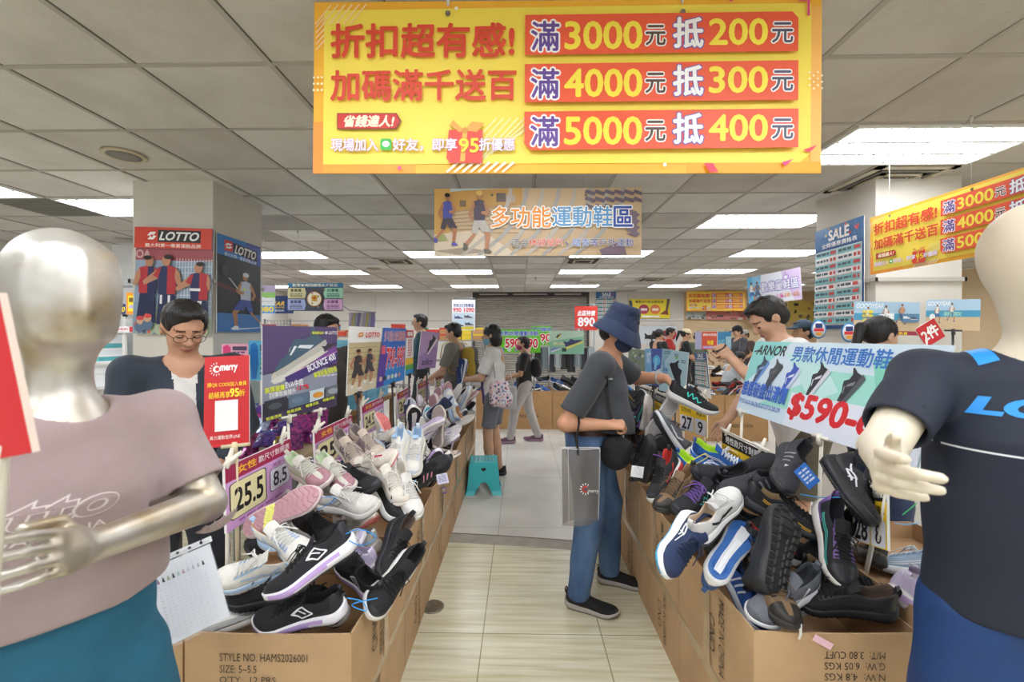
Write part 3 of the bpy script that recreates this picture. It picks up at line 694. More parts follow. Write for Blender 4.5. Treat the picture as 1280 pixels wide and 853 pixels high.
def hero(style, hp, hY, tp, tY, up, label, group=None, side=1, k=1.0):
    a = at(hp[0], hp[1], hY); b = at(tp[0], tp[1], tY)
    L = ST[style].get('L', .285); M, ln = aim(a, b, up, L*k)
    if abs(ln-L) > .05: print('HERO', label[:40], 'length %.3f' % ln)
    if k != 1: M = M @ Matrix.Scale(k, 4)
    return put_shoe(style, M, label, group, side)
# ================================================================ cartons
def print_on(mb, body, M, x0, y0, x1, y1, col='#3d342a', bold=.0, lift=.0006):
    """lettering laid on the plane M (x right, y up, z out) inside the rectangle"""
    v, f = glyphs(body, bold, 0, 2); lo = v.min(0); hi = v.max(0); sp = np.maximum(hi-lo, 1e-6)
    mb.add([M @ Vector((x0+(p[0]-lo[0])/sp[0]*(x1-x0), y0+(p[1]-lo[1])/sp[1]*(y1-y0), lift)) for p in v], f, mat(col, .7, name='carton_ink'))
def plane(o, x, y):
    x = Vector(x).normalized(); y = Vector(y).normalized(); z = x.cross(y); o = Vector(o)
    return Matrix(((x.x, y.x, z.x, o.x), (x.y, y.y, z.y, o.y), (x.z, y.z, z.z, o.z), (0, 0, 0, 1)))
TAPE = mat('#c9ad84', .25, alpha=.75, coat=.4, name='packing_tape')
def bowl(b, n=6): return [b*math.sin(math.pi*k/n) for k in range(n+1)]
def carton(lo, hi, label, group, opened, col=CARD, prints=(), tapes=(), bulge=.006, depth=.17, cat='carton', name='cardboard_carton'):
    """a corrugated carton: four slightly bulging walls, base, and (when opened) the inside; prints: (face, text, x0,y0,x1,y1)"""
    x0, y0, z0 = lo; x1, y1, z1 = hi; t = .005; c = cardboard(col); ci = cardboard('#b08c66'); n = 6
    r = thing(name, label, cat, ((x0+x1)/2, (y0+y1)/2, z0), group)
    m = MB()
    def wall(a, b, nrm):
        P = []; Q = []
        for i in range(n+1):
            u = i/n; row = []; row2 = []
            for j in range(n+1):
                v = j/n; p = Vector((a[0]+(b[0]-a[0])*u, a[1]+(b[1]-a[1])*u, z0+(z1-z0)*v))
                k = bulge*math.sin(math.pi*u)*(.3+.7*v if opened else math.sin(math.pi*v))
                row.append(p+Vector(nrm)*k); row2.append(p+Vector(nrm)*(k-t))
            P.append(row); Q.append(row2)
        m.grid(P, c, False); m.grid([q[::-1] for q in Q], ci, False)
        m.grid([[p[-1], q[-1]] for p, q in zip(P, Q)], c, False)
    wall((x0,y0), (x1,y0), (0,-1,0)); wall((x1,y0), (x1,y1), (1,0,0)); wall((x1,y1), (x0,y1), (0,1,0)); wall((x0,y1), (x0,y0), (-1,0,0))
    m.box((x0+.001,y0+.001,z0), (x1-.001,y1-.001,z0+t), c)
    if opened: m.box((x0+.006,y0+.006,z1-depth-.006), (x1-.006,y1-.006,z1-depth), ci)
    else: m.box((x0,y0,z1-t), (x1,y1,z1), c)
    faces = {'front': plane((x0,y0-bulge,z0), (1,0,0), (0,0,1)), 'right': plane((x1+bulge,y0,z0), (0,1,0), (0,0,1)), 'left': plane((x0-bulge,y1,z0), (0,-1,0), (0,0,1))}
    FD = {'front': (x1-x0, z1-z0), 'right': (y1-y0, z1-z0), 'left': (y1-y0, z1-z0)}
    for face, body, a, b_, c_, d, turn in prints:
        M = faces[face]; W, H = FD[face]
        if turn == 'up': M = M @ Matrix.Translation((a, b_, 0)) @ Matrix.Rotation(R(90), 4, 'Z'); rc = (0, -(c_-a), d-b_, 0)
        elif turn == 'down': M = M @ Matrix.Translation((a, d, 0)) @ Matrix.Rotation(R(-90), 4, 'Z'); rc = (0, 0, d-b_, c_-a)
        elif turn == 'over': M = M @ Matrix.Translation((c_, d, 0)) @ Matrix.Rotation(R(180), 4, 'Z'); rc = (0, 0, c_-a, d-b_)
        else: rc = (a, b_, c_, d)
        print_on(m, body, M, *rc)
    m.build('box_body', r)
    for face, a, b_, c_, d in tapes:
        q = MB(); M = faces[face]
        q.add([M @ Vector((*p, .0012)) for p in ((a,b_),(c_,b_),(c_,d),(a,d))], [(0,1,2,3)], TAPE); q.build('packing_tape', r)
    return r
LX0, LX1, RX0, RX1 = -1.04, -.52, .69, 1.17
LY = [1.33, 1.98, 2.60, 3.22, 3.84, 4.46, 5.06]; RY = [1.30, 1.92, 2.54, 3.16, 3.78, 4.40, 5.0]
LZ = [.60, .598, .606, .6, .604, .6]; RZ = [.645, .65, .648, .645, .65, .645]
ORD = ['nearest', 'second', 'third', 'fourth', 'fifth', 'farthest']
g1 = 'open cartons along the left row'; g2 = 'lower cartons along the left row'; g3 = 'open cartons along the right row'; g4 = 'lower cartons along the right row'
for i in range(6):
    y0, y1 = LY[i]+.004, LY[i+1]-.004; ln = y1-y0
    pr = [('right', 'C/NO.', .17, .10, .22, .24, 'up'), ('right', 'MADE IN CHINA', .25, .04, .29, .28, 'up')] if ln > .3 else []
    if i == 0:
        z = lambda y: CAMH-(y-HOR)*1.33/F-.31
        pr += [('front', 'STYLE NO. HAMS2026001', .115, z(831), .388, z(821), ''), ('front', 'SIZE: 5~5.5', .115, z(845.5), .23, z(836), ''), ("front", "Q'TY:  12 PRS", .115, z(860), .29, z(850), '')]
    carton((LX0, y0, .31), (LX1, y1, LZ[i]), ['nearest open kraft carton of the left row, stamped with style number', 'second open kraft carton of the left row, counted from the camera', 'third open kraft carton of the left row, counted from the camera', 'fourth open kraft carton of the left row, counted from the camera', 'fifth open kraft carton of the left row, beside the teal stool', 'farthest open kraft carton of the left row'][i], g1, True, CARD, pr, [('right', ln*.5-.025, .01, ln*.5+.025, .28)], bulge=.008)
    carton((LX0+.01, y0, 0), (LX1-.006, y1, .308), ORD[i]+' closed kraft carton under the left row of shoe cartons', g2, False, CARD,
           [('right', 'C/NO.', .17, .08, .22, .22, 'up'), ('right', 'MADE IN CHINA', .25, .02, .29, .28, 'up')], [('right', 0, .262, ln, .305)], bulge=.002)
    y0, y1 = RY[i]+.004, RY[i+1]-.004; ln = y1-y0
    pr = [('left', 'C/NO.', .32, .06, .37, .2, 'down'), ('left', 'MADE IN CHINA', .40, .03, .44, .29, 'down')]
    if i == 0:
        z = lambda y: CAMH-(y-HOR)*1.30/F-.325
        for q, s in enumerate(['M/T:  3.80 CUFT', 'G.W:  6.05 KGS', 'N.W:  4.8 KGS', "Q'TY:  16 PRS"]): pr.append(('front', s, .20, z(817+q*13.5), .375, z(808+q*13.5), 'over'))
    carton((RX0, y0, .325), (RX1, y1, RZ[i]), ['nearest open kraft carton of the right row, stamp upside down', 'second open kraft carton of the right row, counted from the camera', 'third open kraft carton of the right row, before the bucket hat person', 'fourth open kraft carton of the right row, behind the bucket hat person', 'fifth open kraft carton of the right row, counted from the camera', 'farthest open kraft carton of the right row'][i], g3, True, CARD, pr, [('left', ln*.5-.025, .01, ln*.5+.025, .31)], bulge=.008)
    carton((RX0+.006, y0, 0), (RX1-.01, y1, .323), ORD[i]+' closed kraft carton under the right row of shoe cartons', g4, False, CARD,
           [('left', 'C/NO.', .32, .06, .37, .2, 'down'), ('left', 'MADE IN CHINA', .40, .03, .44, .29, 'down')], [('left', 0, .27, ln, .315)], bulge=.002)
# neighbours on the outer sides of the rows
carton((-1.60, 1.345, 0), (-1.055, 1.66, .58), 'kraft carton at the bottom left behind the paper list', 'cartons outside the rows', False)
carton((1.185, 1.34, .0), (1.72, 1.95, .70), 'open kraft carton half hidden behind the dark blue shirt mannequin', 'cartons outside the rows', True, CARD, bulge=.004, depth=.07)
# ================================================================ the shoes in the nearest cartons
HG = 'shoes on top of the nearest left carton'; HR = 'shoes on top of the nearest right carton'
HS = [
 # left carton
 ('white_blue', (372,712),1.52,(286,728),1.47,(-.15,-.55,.8),'white and pale blue trainer, the lower left one of its pair, in the left carton',HG,1),
 ('white_blue', (330,672),1.62,(402,704),1.45,(-.25,-.45,.85),'white and pale blue trainer, the upper right one of its pair, in the left carton',HG,-1),
 ('black_lilac',(452,682),1.47,(333,762),1.31,(-.75,-.25,.75),'large black trainer with lilac wedge sole and diamond emblem, upper one of its pair',HG,1),
 ('black_lilac',(440,768),1.41,(316,786),1.39,(.02,-.30,1),'black trainer with lilac wedge sole lying along the front edge of the left carton',HG,1),
 ('all_black',  (492,662),1.80,(474,728),1.58,(.75,-.35,.5),'black mesh trainer hanging nose down at the aisle edge of the left carton',HG,1),
 ('black_white',(458,606),2.02,(507,668),1.80,(.55,-.2,.75),'black trainer with thick cream sole slanting over the left carton aisle edge',HG,-1),
 ('cream_grey', (402,634),1.80,(478,640),1.72,(.0,-.45,.9),'grey cream trainer with grey diamond emblem, toe to the aisle, left carton',HG,-1),
 ('pink_knit',  (298,666),1.54,(398,610),1.58,(.2,.8,-.35),'upturned dusty pink sole with a yellow band beside the 25.5 sign',HG,1),
 ('cream_pink', (372,588),1.92,(412,614),1.74,(-.1,-.5,.8),'cream and dusty pink trainer behind the upturned pink sole, left of its pair',HG,1),
 ('cream_pink', (410,588),1.98,(442,618),1.80,(-.1,-.5,.8),'cream and dusty pink trainer behind the upturned pink sole, right of its pair',HG,-1),
 ('cream_grey', (412,624),1.86,(332,662),1.74,(-.2,-.2,.9),'grey cream trainer tucked under the upturned pink sole',HG,1),
 ('beige_mauve',(428,556),2.20,(452,592),2.04,(-.1,-.4,.85),'beige trainer with mauve straps, left one beside the 25 sign',HG,1),
 ('beige_mauve',(442,550),2.30,(482,578),2.14,(.0,-.4,.9),'beige trainer with mauve straps, right one beside the 25 sign',HG,-1),
 ('white_bluetag',(508,548),2.36,(489,604),2.08,(-.1,-.55,.7),'white trainer with pale blue badge lying nose down, left of its pair',HG,1),
 ('white_bluetag',(523,548),2.38,(515,604),2.12,(.1,-.55,.7),'white trainer with pale blue badge lying nose down, right of its pair',HG,-1),
 ('cream_coral',(452,600),2.06,(496,576),2.00,(-.1,-.45,.8),'cream trainer with coral sole edge below the white badge pair',HG,1),
 ('cloud_white',(494,600),2.02,(516,652),1.84,(.35,-.4,.75),'white trainer with mesh upper at the aisle edge of the second left carton',HG,1),
 ('cream_coral',(470,594),2.02,(506,632),1.88,(.1,-.4,.85),'cream trainer with coral edge wedged between black and white shoes',HG,-1),
 ('black_mint', (514,610),2.22,(556,582),2.30,(.35,-.4,.8),'black trainer with mint and pink details at the aisle edge, second left carton',HG,1),
 ('all_black',  (424,604),1.98,(476,616),1.84,(.0,-.4,.9),'black laced trainer between pink toes and grey trainer, left carton',HG,-1),
 ('black_white',(372,658),1.80,(430,690),1.62,(.1,-.4,.9),'black trainer wedged beneath the grey cream trainer, left carton',HG,1),
 ('black_white',(506,704),1.66,(462,768),1.45,(.55,-.4,.6),'black trainer with white sole low by the aisle edge of the left carton',HG,-1),
 ('all_black',  (385,752),1.48,(286,752),1.50,(-.1,-.2,1),'black trainer under the white and blue pair, left carton',HG,1),
 ('cream_grey', (302,764),1.46,(232,790),1.385,(-.3,.3,-.8),'upturned grey sole at the front left corner of the left carton',HG,1),
 ('black_lilac',(482,752),1.52,(428,706),1.66,(-.2,-.4,.9),'black and lilac trainer in the dark behind the front pair, left carton',HG,-1),
 ('white_lilac',(470,716),1.66,(418,690),1.80,(.2,-.5,.8),'white and lilac trainer half buried at the middle of the nearest left carton',HG,1),
 ('cream_grey', (470,690),1.82,(420,668),1.94,(.3,-.5,.8),'grey cream trainer half buried by the hanging black shoes, left carton',HG,-1),
 ('black_white',(430,780),1.50,(360,748),1.60,(.0,-.2,1),'black trainer below the front pair, left carton',HG,1),
 ('all_black',  (380,700),1.70,(320,690),1.72,(.0,-.2,1),'black trainer under the upper white and pale blue trainer',HG,-1),
 # right carton
 ('all_black',  (900,690),1.72,(946,668),1.76,(-.1,-.4,.9),'black trainer behind the white streak shoe, right carton',HR,-1),
 ('black_red',  (940,690),1.60,(990,700),1.62,(.0,-.3,.95),'black and red shoe deep behind the rugged tread',HR,1),
 ('grey_run',   (1020,748),1.50,(970,770),1.46,(.0,-.3,.95),'grey shoe wedged beside the front black trainer, right carton',HR,-1),
 ('navy_white', (856,648),1.62,(818,714),1.43,(.85,-.45,.45),'navy trainer with white and teal sole tipped over the right carton edge',HR,1),
 ('white_bolt', (862,688),1.50,(926,620),1.66,(-.5,-.55,.7),'white trainer with black streak and red accents standing on its heel',HR,1),
 ('blue_sole',  (892,722),1.42,(938,648),1.60,(.5,.8,-.15),'upturned blue and white sole beside the black rugged sole',HR,1),
 ('black_lug',  (971,738),1.35,(986,638),1.46,(-.15,.95,-.2),'upright black shoe showing its rugged black tread',HR,1),
 ('black_violet',(1026,634),1.60,(1046,736),1.42,(-.06,-.88,.45),'black running shoe with violet and teal lace frame, nose down',HR,1),
 ('black_bolt', (1024,580),1.68,(1074,658),1.44,(.70,-.62,.25),'black running shoe with long silver streak and frayed laces',HR,-1),
 ('charcoal_knit',(982,562),1.78,(966,618),1.56,(.6,-.5,.6),'charcoal knit shoe at the top of the right heap with hanging tag',HR,1),
 ('black_slip', (902,606),1.86,(966,582),1.88,(-.1,-.6,.75),'black knit shoe with three pale bars behind the charcoal shoe',HR,1),
 ('charcoal_knit',(968,610),1.72,(914,622),1.70,(-.1,-.4,.9),'charcoal slip-on below the black knit shoe, right carton',HR,-1),
 ('blue_badge', (920,604),1.92,(876,596),1.90,(-.1,-.6,.75),'black shoe with a round blue badge beside the lime insole pair',HR,1),
 ('blue_lime',  (858,588),2.10,(908,612),1.96,(-.15,-.45,.9),'bright blue shoe with lime insole, nearer one of its pair',HR,1),
 ('blue_lime',  (876,572),2.22,(926,590),2.14,(-.15,-.45,.9),'bright blue shoe with lime insole, farther one of its pair',HR,-1),
 ('brown_trail',(862,612),1.92,(828,640),1.80,(-.3,-.35,.9),'brown laced trail shoe at the aisle edge of the second right carton',HR,1),
 ('black_purple',(898,618),1.84,(846,644),1.74,(-.25,-.45,.85),'black shoe with purple and teal lacing beside the brown trail shoe',HR,1),
 ('black_red',  (846,586),2.08,(820,630),1.92,(-.55,-.3,.75),'black shoe with red heel and white sole on the second right carton',HR,1),
 ('royal_mesh', (908,720),1.66,(942,782),1.50,(.3,-.3,.9),'royal blue mesh shoe low in the front corner of the right carton',HR,1),
 ('brown_trail',(948,724),1.50,(974,774),1.345,(.0,-.5,.8),'brown and black trail shoe at the front edge of the right carton',HR,1),
 ('all_black',  (1100,768),1.38,(1000,752),1.45,(-.05,-.35,.95),'black trainer lying along the front edge of the right carton',HR,1),
 ('black_gold', (1010,728),1.56,(1100,752),1.50,(.1,-.4,.9),'dark shoe with small gold mark under the violet lace shoe',HR,-1),
 ('black_gold', (952,640),1.66,(1000,664),1.60,(.0,-.2,.95),'dark shoe with tan lining behind the rugged tread',HR,1),
 ('black_white',(1070,660),1.62,(1016,700),1.60,(.2,-.3,.9),'black shoe with white sole behind the violet lace shoe',HR,1),
 ('grey_run',   (1000,740),1.44,(950,770),1.38,(.0,-.4,.9),'grey shoe in the dark at the front of the right carton',HR,1),
]
HERO = [hero(*h) for h in HS]
# ================================================================ the heaps further along both rows (at rest after tumbling in)
PILE = '''
L white_lilac 1 -0.863 1.779 0.547 0.944 0.213 -0.248 0.038 -0.76 1.75
L cream_coral 1 -0.818 1.980 0.602 0.931 -0.036 -0.216 -0.292 -0.73 1.92
L cloud_white 1 -0.812 2.139 0.724 0.789 0.138 -0.192 0.567 -0.78 2.23
L white_lilac -1 -0.780 2.376 0.680 0.873 -0.315 0.160 -0.336 -0.65 2.30
L cloud_white 1 -0.881 2.435 0.734 0.344 -0.551 0.033 -0.760 -0.86 2.37
L beige_mauve -1 -0.711 2.495 0.729 0.898 -0.179 -0.279 -0.289 -0.64 2.46
L navy_grey 1 -0.799 2.592 0.726 0.609 -0.309 -0.151 -0.715 -0.80 2.51
L cream_pink 1 -0.739 2.425 0.639 0.905 0.000 0.000 0.425 -0.65 2.53
L white_bluetag 1 -0.874 2.671 0.762 0.876 -0.168 -0.295 -0.341 -0.81 2.63
L blue_pale -1 -0.700 2.603 0.657 0.678 0.233 -0.455 0.528 -0.71 2.63
L black_lilac 1 -0.622 2.717 0.575 0.798 -0.326 -0.355 -0.362 -0.57 2.71
L cream_coral 1 -0.770 2.721 0.792 0.498 -0.159 -0.852 -0.012 -0.88 2.77
L black_white -1 -0.582 2.805 0.532 0.873 -0.136 -0.420 -0.207 -0.54 2.79
L black_white 1 -0.710 2.937 0.630 0.630 -0.157 -0.132 -0.749 -0.73 2.83
L cloud_white 1 -0.617 2.907 0.537 0.025 0.587 0.017 0.809 -0.61 2.92
L cloud_white -1 -0.824 2.827 0.731 0.733 0.017 -0.017 0.680 -0.81 2.96
L white_lilac -1 -0.777 2.985 0.826 0.092 -0.955 0.036 -0.279 -0.63 2.98
L beige_mauve -1 -0.681 3.015 0.634 0.993 -0.020 -0.075 -0.087 -0.55 2.99
L black_white 1 -0.752 3.059 0.803 0.751 -0.131 -0.425 -0.489 -0.76 3.00
L beige_mauve 1 -0.578 3.012 0.741 0.436 -0.556 -0.459 -0.539 -0.57 3.07
L black_mint 1 -0.633 3.109 0.538 0.027 0.623 -0.051 0.780 -0.62 3.10
L cloud_white -1 -0.737 3.113 0.639 0.534 0.473 -0.353 0.606 -0.72 3.11
L all_black 1 -0.719 3.212 0.636 0.816 0.242 -0.423 0.311 -0.68 3.22
L navy_grey -1 -0.691 3.173 0.898 0.732 0.481 0.002 0.483 -0.59 3.24
L white_lilac -1 -0.674 3.291 0.630 0.956 -0.043 -0.220 -0.188 -0.58 3.25
L navy_teal 1 -0.739 3.306 0.715 0.791 -0.103 -0.540 -0.270 -0.74 3.29
L navy_grey 1 -0.858 3.404 0.736 0.549 0.423 -0.448 0.565 -0.86 3.39
L cloud_white 1 -0.820 3.466 0.723 0.922 -0.065 -0.245 -0.292 -0.74 3.41
L white_lilac 1 -0.684 3.371 0.630 0.943 0.056 -0.230 0.232 -0.59 3.42
L cream_pink -1 -0.636 3.430 0.771 0.294 -0.548 -0.312 -0.718 -0.64 3.46
L beige_mauve 1 -0.689 3.532 0.888 0.068 0.136 0.061 -0.987 -0.83 3.51
L blue_pale 1 -0.852 3.545 0.724 0.971 -0.001 -0.239 -0.003 -0.75 3.54
L black_lilac -1 -0.615 3.554 0.532 0.675 0.355 -0.214 0.610 -0.58 3.61
L beige_mauve -1 -0.896 3.669 0.767 0.714 0.534 -0.091 0.443 -0.80 3.70
L all_black -1 -0.637 3.848 0.915 0.589 0.216 0.202 -0.752 -0.67 3.71
L white_blue 1 -0.577 3.712 0.775 0.239 0.559 -0.164 0.777 -0.57 3.71
L blue_pale -1 -0.741 3.677 0.630 0.916 0.079 -0.224 0.323 -0.66 3.74
L black_lilac 1 -0.851 3.804 0.725 0.987 -0.005 -0.158 -0.028 -0.73 3.80
L pink_knit 1 -0.734 3.792 0.630 0.906 0.089 -0.241 0.335 -0.66 3.85
L white_lilac 1 -0.886 3.957 0.736 0.298 -0.585 0.059 -0.752 -0.86 3.90
L cloud_white 1 -0.670 3.987 0.630 0.979 0.003 -0.202 0.013 -0.56 3.99
L pink_knit 1 -0.688 4.089 0.635 0.617 -0.264 -0.371 -0.642 -0.71 4.04
L pink_knit 1 -0.679 4.106 0.793 0.210 0.635 -0.206 0.714 -0.65 4.08
L white_bluetag 1 -0.862 4.207 0.727 0.846 -0.213 -0.316 -0.372 -0.81 4.17
L beige_mauve 1 -0.746 4.283 0.630 0.909 -0.083 -0.215 -0.348 -0.67 4.21
L pink_knit -1 -0.803 4.250 0.735 0.429 -0.572 -0.258 -0.650 -0.77 4.25
L navy_grey 1 -0.706 4.414 0.630 0.902 -0.088 -0.220 -0.362 -0.63 4.34
L white_blue -1 -0.584 4.415 0.749 0.843 0.037 -0.513 -0.157 -0.57 4.38
L cream_grey 1 -0.704 4.368 0.759 0.855 0.047 -0.492 0.155 -0.68 4.39
L navy_grey 1 -0.850 4.346 0.725 0.901 0.063 -0.140 0.406 -0.77 4.43
L pink_knit 1 -0.625 4.544 0.789 0.934 0.084 -0.249 -0.242 -0.54 4.47
L cream_coral 1 -0.722 4.473 0.635 0.974 0.013 -0.057 0.219 -0.60 4.53
L cream_pink 1 -0.717 4.593 0.633 0.923 -0.119 -0.362 -0.052 -0.65 4.61
L all_black 1 -0.726 4.682 0.630 0.972 0.015 -0.223 0.075 -0.62 4.70
L black_white -1 -0.695 4.737 0.685 0.730 -0.446 -0.413 -0.312 -0.65 4.77
L all_black -1 -0.769 4.835 0.725 0.777 0.124 -0.292 0.544 -0.75 4.92
L pink_knit -1 -0.746 4.862 0.630 0.917 0.076 -0.211 0.330 -0.67 4.93
L navy_teal -1 -0.606 5.094 0.527 0.756 -0.146 -0.184 -0.611 -0.58 4.99
R black_slip 1 1.000 1.920 0.639 0.316 0.230 -0.171 0.904 0.92 1.97
R navy_white -1 1.057 2.183 0.655 0.382 -0.184 -0.281 -0.861 0.97 2.14
R grey_run 1 0.939 2.284 0.693 0.167 0.025 -0.162 -0.972 0.80 2.25
R charcoal_knit 1 0.921 2.400 0.681 0.803 0.025 -0.571 -0.165 0.92 2.37
R all_black -1 0.710 2.411 0.719 0.717 0.107 -0.681 -0.104 0.67 2.37
R brown_trail 1 0.927 2.505 0.685 0.354 -0.170 -0.379 -0.838 0.83 2.48
R grey_run 1 0.900 2.511 0.836 0.065 -0.462 -0.021 -0.884 0.86 2.50
R charcoal_knit -1 0.713 2.559 0.693 0.679 -0.447 -0.314 -0.490 0.76 2.55
R brown_trail 1 0.817 2.685 0.669 0.887 0.026 -0.388 -0.248 0.86 2.63
R white_bolt -1 0.901 2.731 0.677 0.470 0.367 -0.215 0.773 0.88 2.78
R black_gold 1 0.964 2.908 0.774 0.336 -0.443 -0.142 -0.819 0.94 2.88
R charcoal_knit 1 0.853 2.808 0.687 0.428 -0.084 -0.115 0.893 0.75 2.91
R black_bluesole -1 0.846 2.954 0.675 0.904 0.074 -0.362 0.213 0.91 2.99
R charcoal_knit 1 0.872 3.053 0.677 0.874 0.047 -0.413 0.253 0.91 3.10
R black_bluesole -1 0.688 3.036 0.725 0.731 0.139 -0.343 0.574 0.69 3.11
R black_violet -1 0.907 3.151 0.832 0.705 -0.091 -0.602 -0.362 0.87 3.12
R all_black 1 0.818 3.170 0.677 0.520 0.341 -0.399 0.673 0.79 3.19
R black_bluesole 1 0.879 3.248 0.675 0.027 0.113 -0.002 0.993 0.75 3.25
R black_purple 1 0.797 3.355 0.673 0.779 -0.304 -0.332 -0.435 0.84 3.33
R charcoal_knit 1 0.728 3.340 0.579 0.492 -0.440 -0.436 -0.612 0.72 3.36
R black_violet -1 0.994 3.441 0.768 0.215 0.213 -0.048 0.952 0.90 3.49
R black_bolt 1 0.860 3.568 0.673 0.349 -0.217 -0.086 -0.908 0.78 3.50
R black_gold 1 0.903 3.533 0.893 0.158 -0.389 -0.223 -0.879 0.84 3.54
R black_bluesole -1 0.811 3.609 0.850 0.126 -0.366 -0.279 -0.879 0.74 3.64
R black_white 1 0.906 3.751 0.672 0.363 -0.239 -0.091 -0.896 0.84 3.68
R all_black -1 0.926 3.615 0.769 0.366 0.297 0.020 0.882 0.88 3.70
R grey_run -1 0.772 3.684 0.800 0.131 0.067 0.132 0.980 0.65 3.73
R black_white 1 1.053 3.753 0.777 0.757 0.081 -0.518 0.391 1.04 3.80
R black_bolt 1 0.929 3.805 0.782 0.629 0.373 -0.309 0.609 0.94 3.84
R brown_trail -1 0.903 4.023 0.770 0.496 -0.289 -0.053 -0.817 0.88 3.93
R black_slip 1 1.114 3.969 0.950 0.001 0.075 -0.178 -0.981 0.97 3.98
R black_slip -1 0.953 4.097 0.741 0.271 0.149 -0.274 -0.911 0.82 4.04
R black_bluesole 1 1.031 4.008 0.787 0.420 -0.433 -0.589 -0.537 0.99 4.07
R black_bluesole -1 0.941 4.244 0.924 0.151 0.002 0.216 -0.965 0.81 4.18
R black_violet -1 1.048 4.144 0.768 0.388 0.217 -0.094 0.891 0.98 4.22
R white_bolt 1 0.907 4.329 0.673 0.519 -0.253 -0.166 -0.799 0.87 4.25
R charcoal_knit 1 0.722 4.333 0.799 0.684 -0.161 -0.487 -0.518 0.70 4.29
R all_black -1 1.136 4.246 0.859 0.322 0.222 -0.078 0.917 1.06 4.31
R black_purple 1 0.839 4.482 0.674 0.476 -0.147 -0.081 -0.863 0.78 4.38
R black_gold -1 0.866 4.300 0.815 0.676 0.056 -0.294 0.673 0.84 4.40
R black_lug 1 1.024 4.531 0.768 0.092 0.237 -0.023 0.967 0.93 4.55
R brown_trail 1 0.841 4.543 0.673 0.210 0.205 -0.046 0.955 0.74 4.59
R black_purple 1 0.924 4.668 0.716 0.043 -0.228 -0.087 -0.969 0.82 4.67
R white_bolt 1 1.034 4.836 0.768 0.697 -0.172 -0.207 -0.665 1.04 4.74
R black_purple 1 0.893 4.795 0.673 0.054 -0.238 -0.013 -0.970 0.79 4.78
R black_white -1 0.720 4.809 0.806 0.456 -0.441 -0.469 -0.615 0.70 4.84
R black_red 1 0.826 4.899 0.679 0.665 -0.195 -0.527 -0.492 0.80 4.88
R all_black -1 1.034 4.935 0.775 0.541 -0.335 -0.398 -0.660 1.01 4.92
R black_bluesole 1 0.926 4.921 0.724 0.321 0.293 -0.268 0.860 0.85 4.94
R navy_white -1 0.751 5.019 0.729 0.204 0.074 0.045 -0.975 0.62 4.96
'''
LY2 = {'L': LY, 'R': RY}; NTH = ['first', 'second', 'third', 'fourth', 'fifth', 'sixth']; NUM = ['', 'second ', 'third ', 'fourth ', 'fifth ', 'sixth ', 'seventh ']
seen = {}
for ln in PILE.strip().splitlines():
    a = ln.split(); sd, st, s = a[0], a[1], int(a[2]); n = [float(v) for v in a[3:]]
    M = Matrix.Translation(n[:3]) @ Quaternion(n[3:7]).to_matrix().to_4x4()
    x, y = n[7], n[8]; b = max(i for i in range(6) if y >= LY2[sd][i] or i == 0)
    row = 'left' if sd == 'L' else 'right'
    side_ = ('aisle edge' if x > -.72 else ('back edge' if x < -.9 else 'middle')) if sd == 'L' else ('aisle edge' if x < .84 else ('back edge' if x > 1.02 else 'middle'))
    k = (st, b, side_, sd); seen[k] = seen.get(k, 0)+1
    lb = ST[st]['d']+', '+(NUM[seen[k]-1] if seen[k] > 1 else '')+side_+', '+NTH[b]+' '+row+' carton'
    put_shoe(st, M, lb, 'shoes heaped along the '+row+' row', s, simple=y > 3.3)
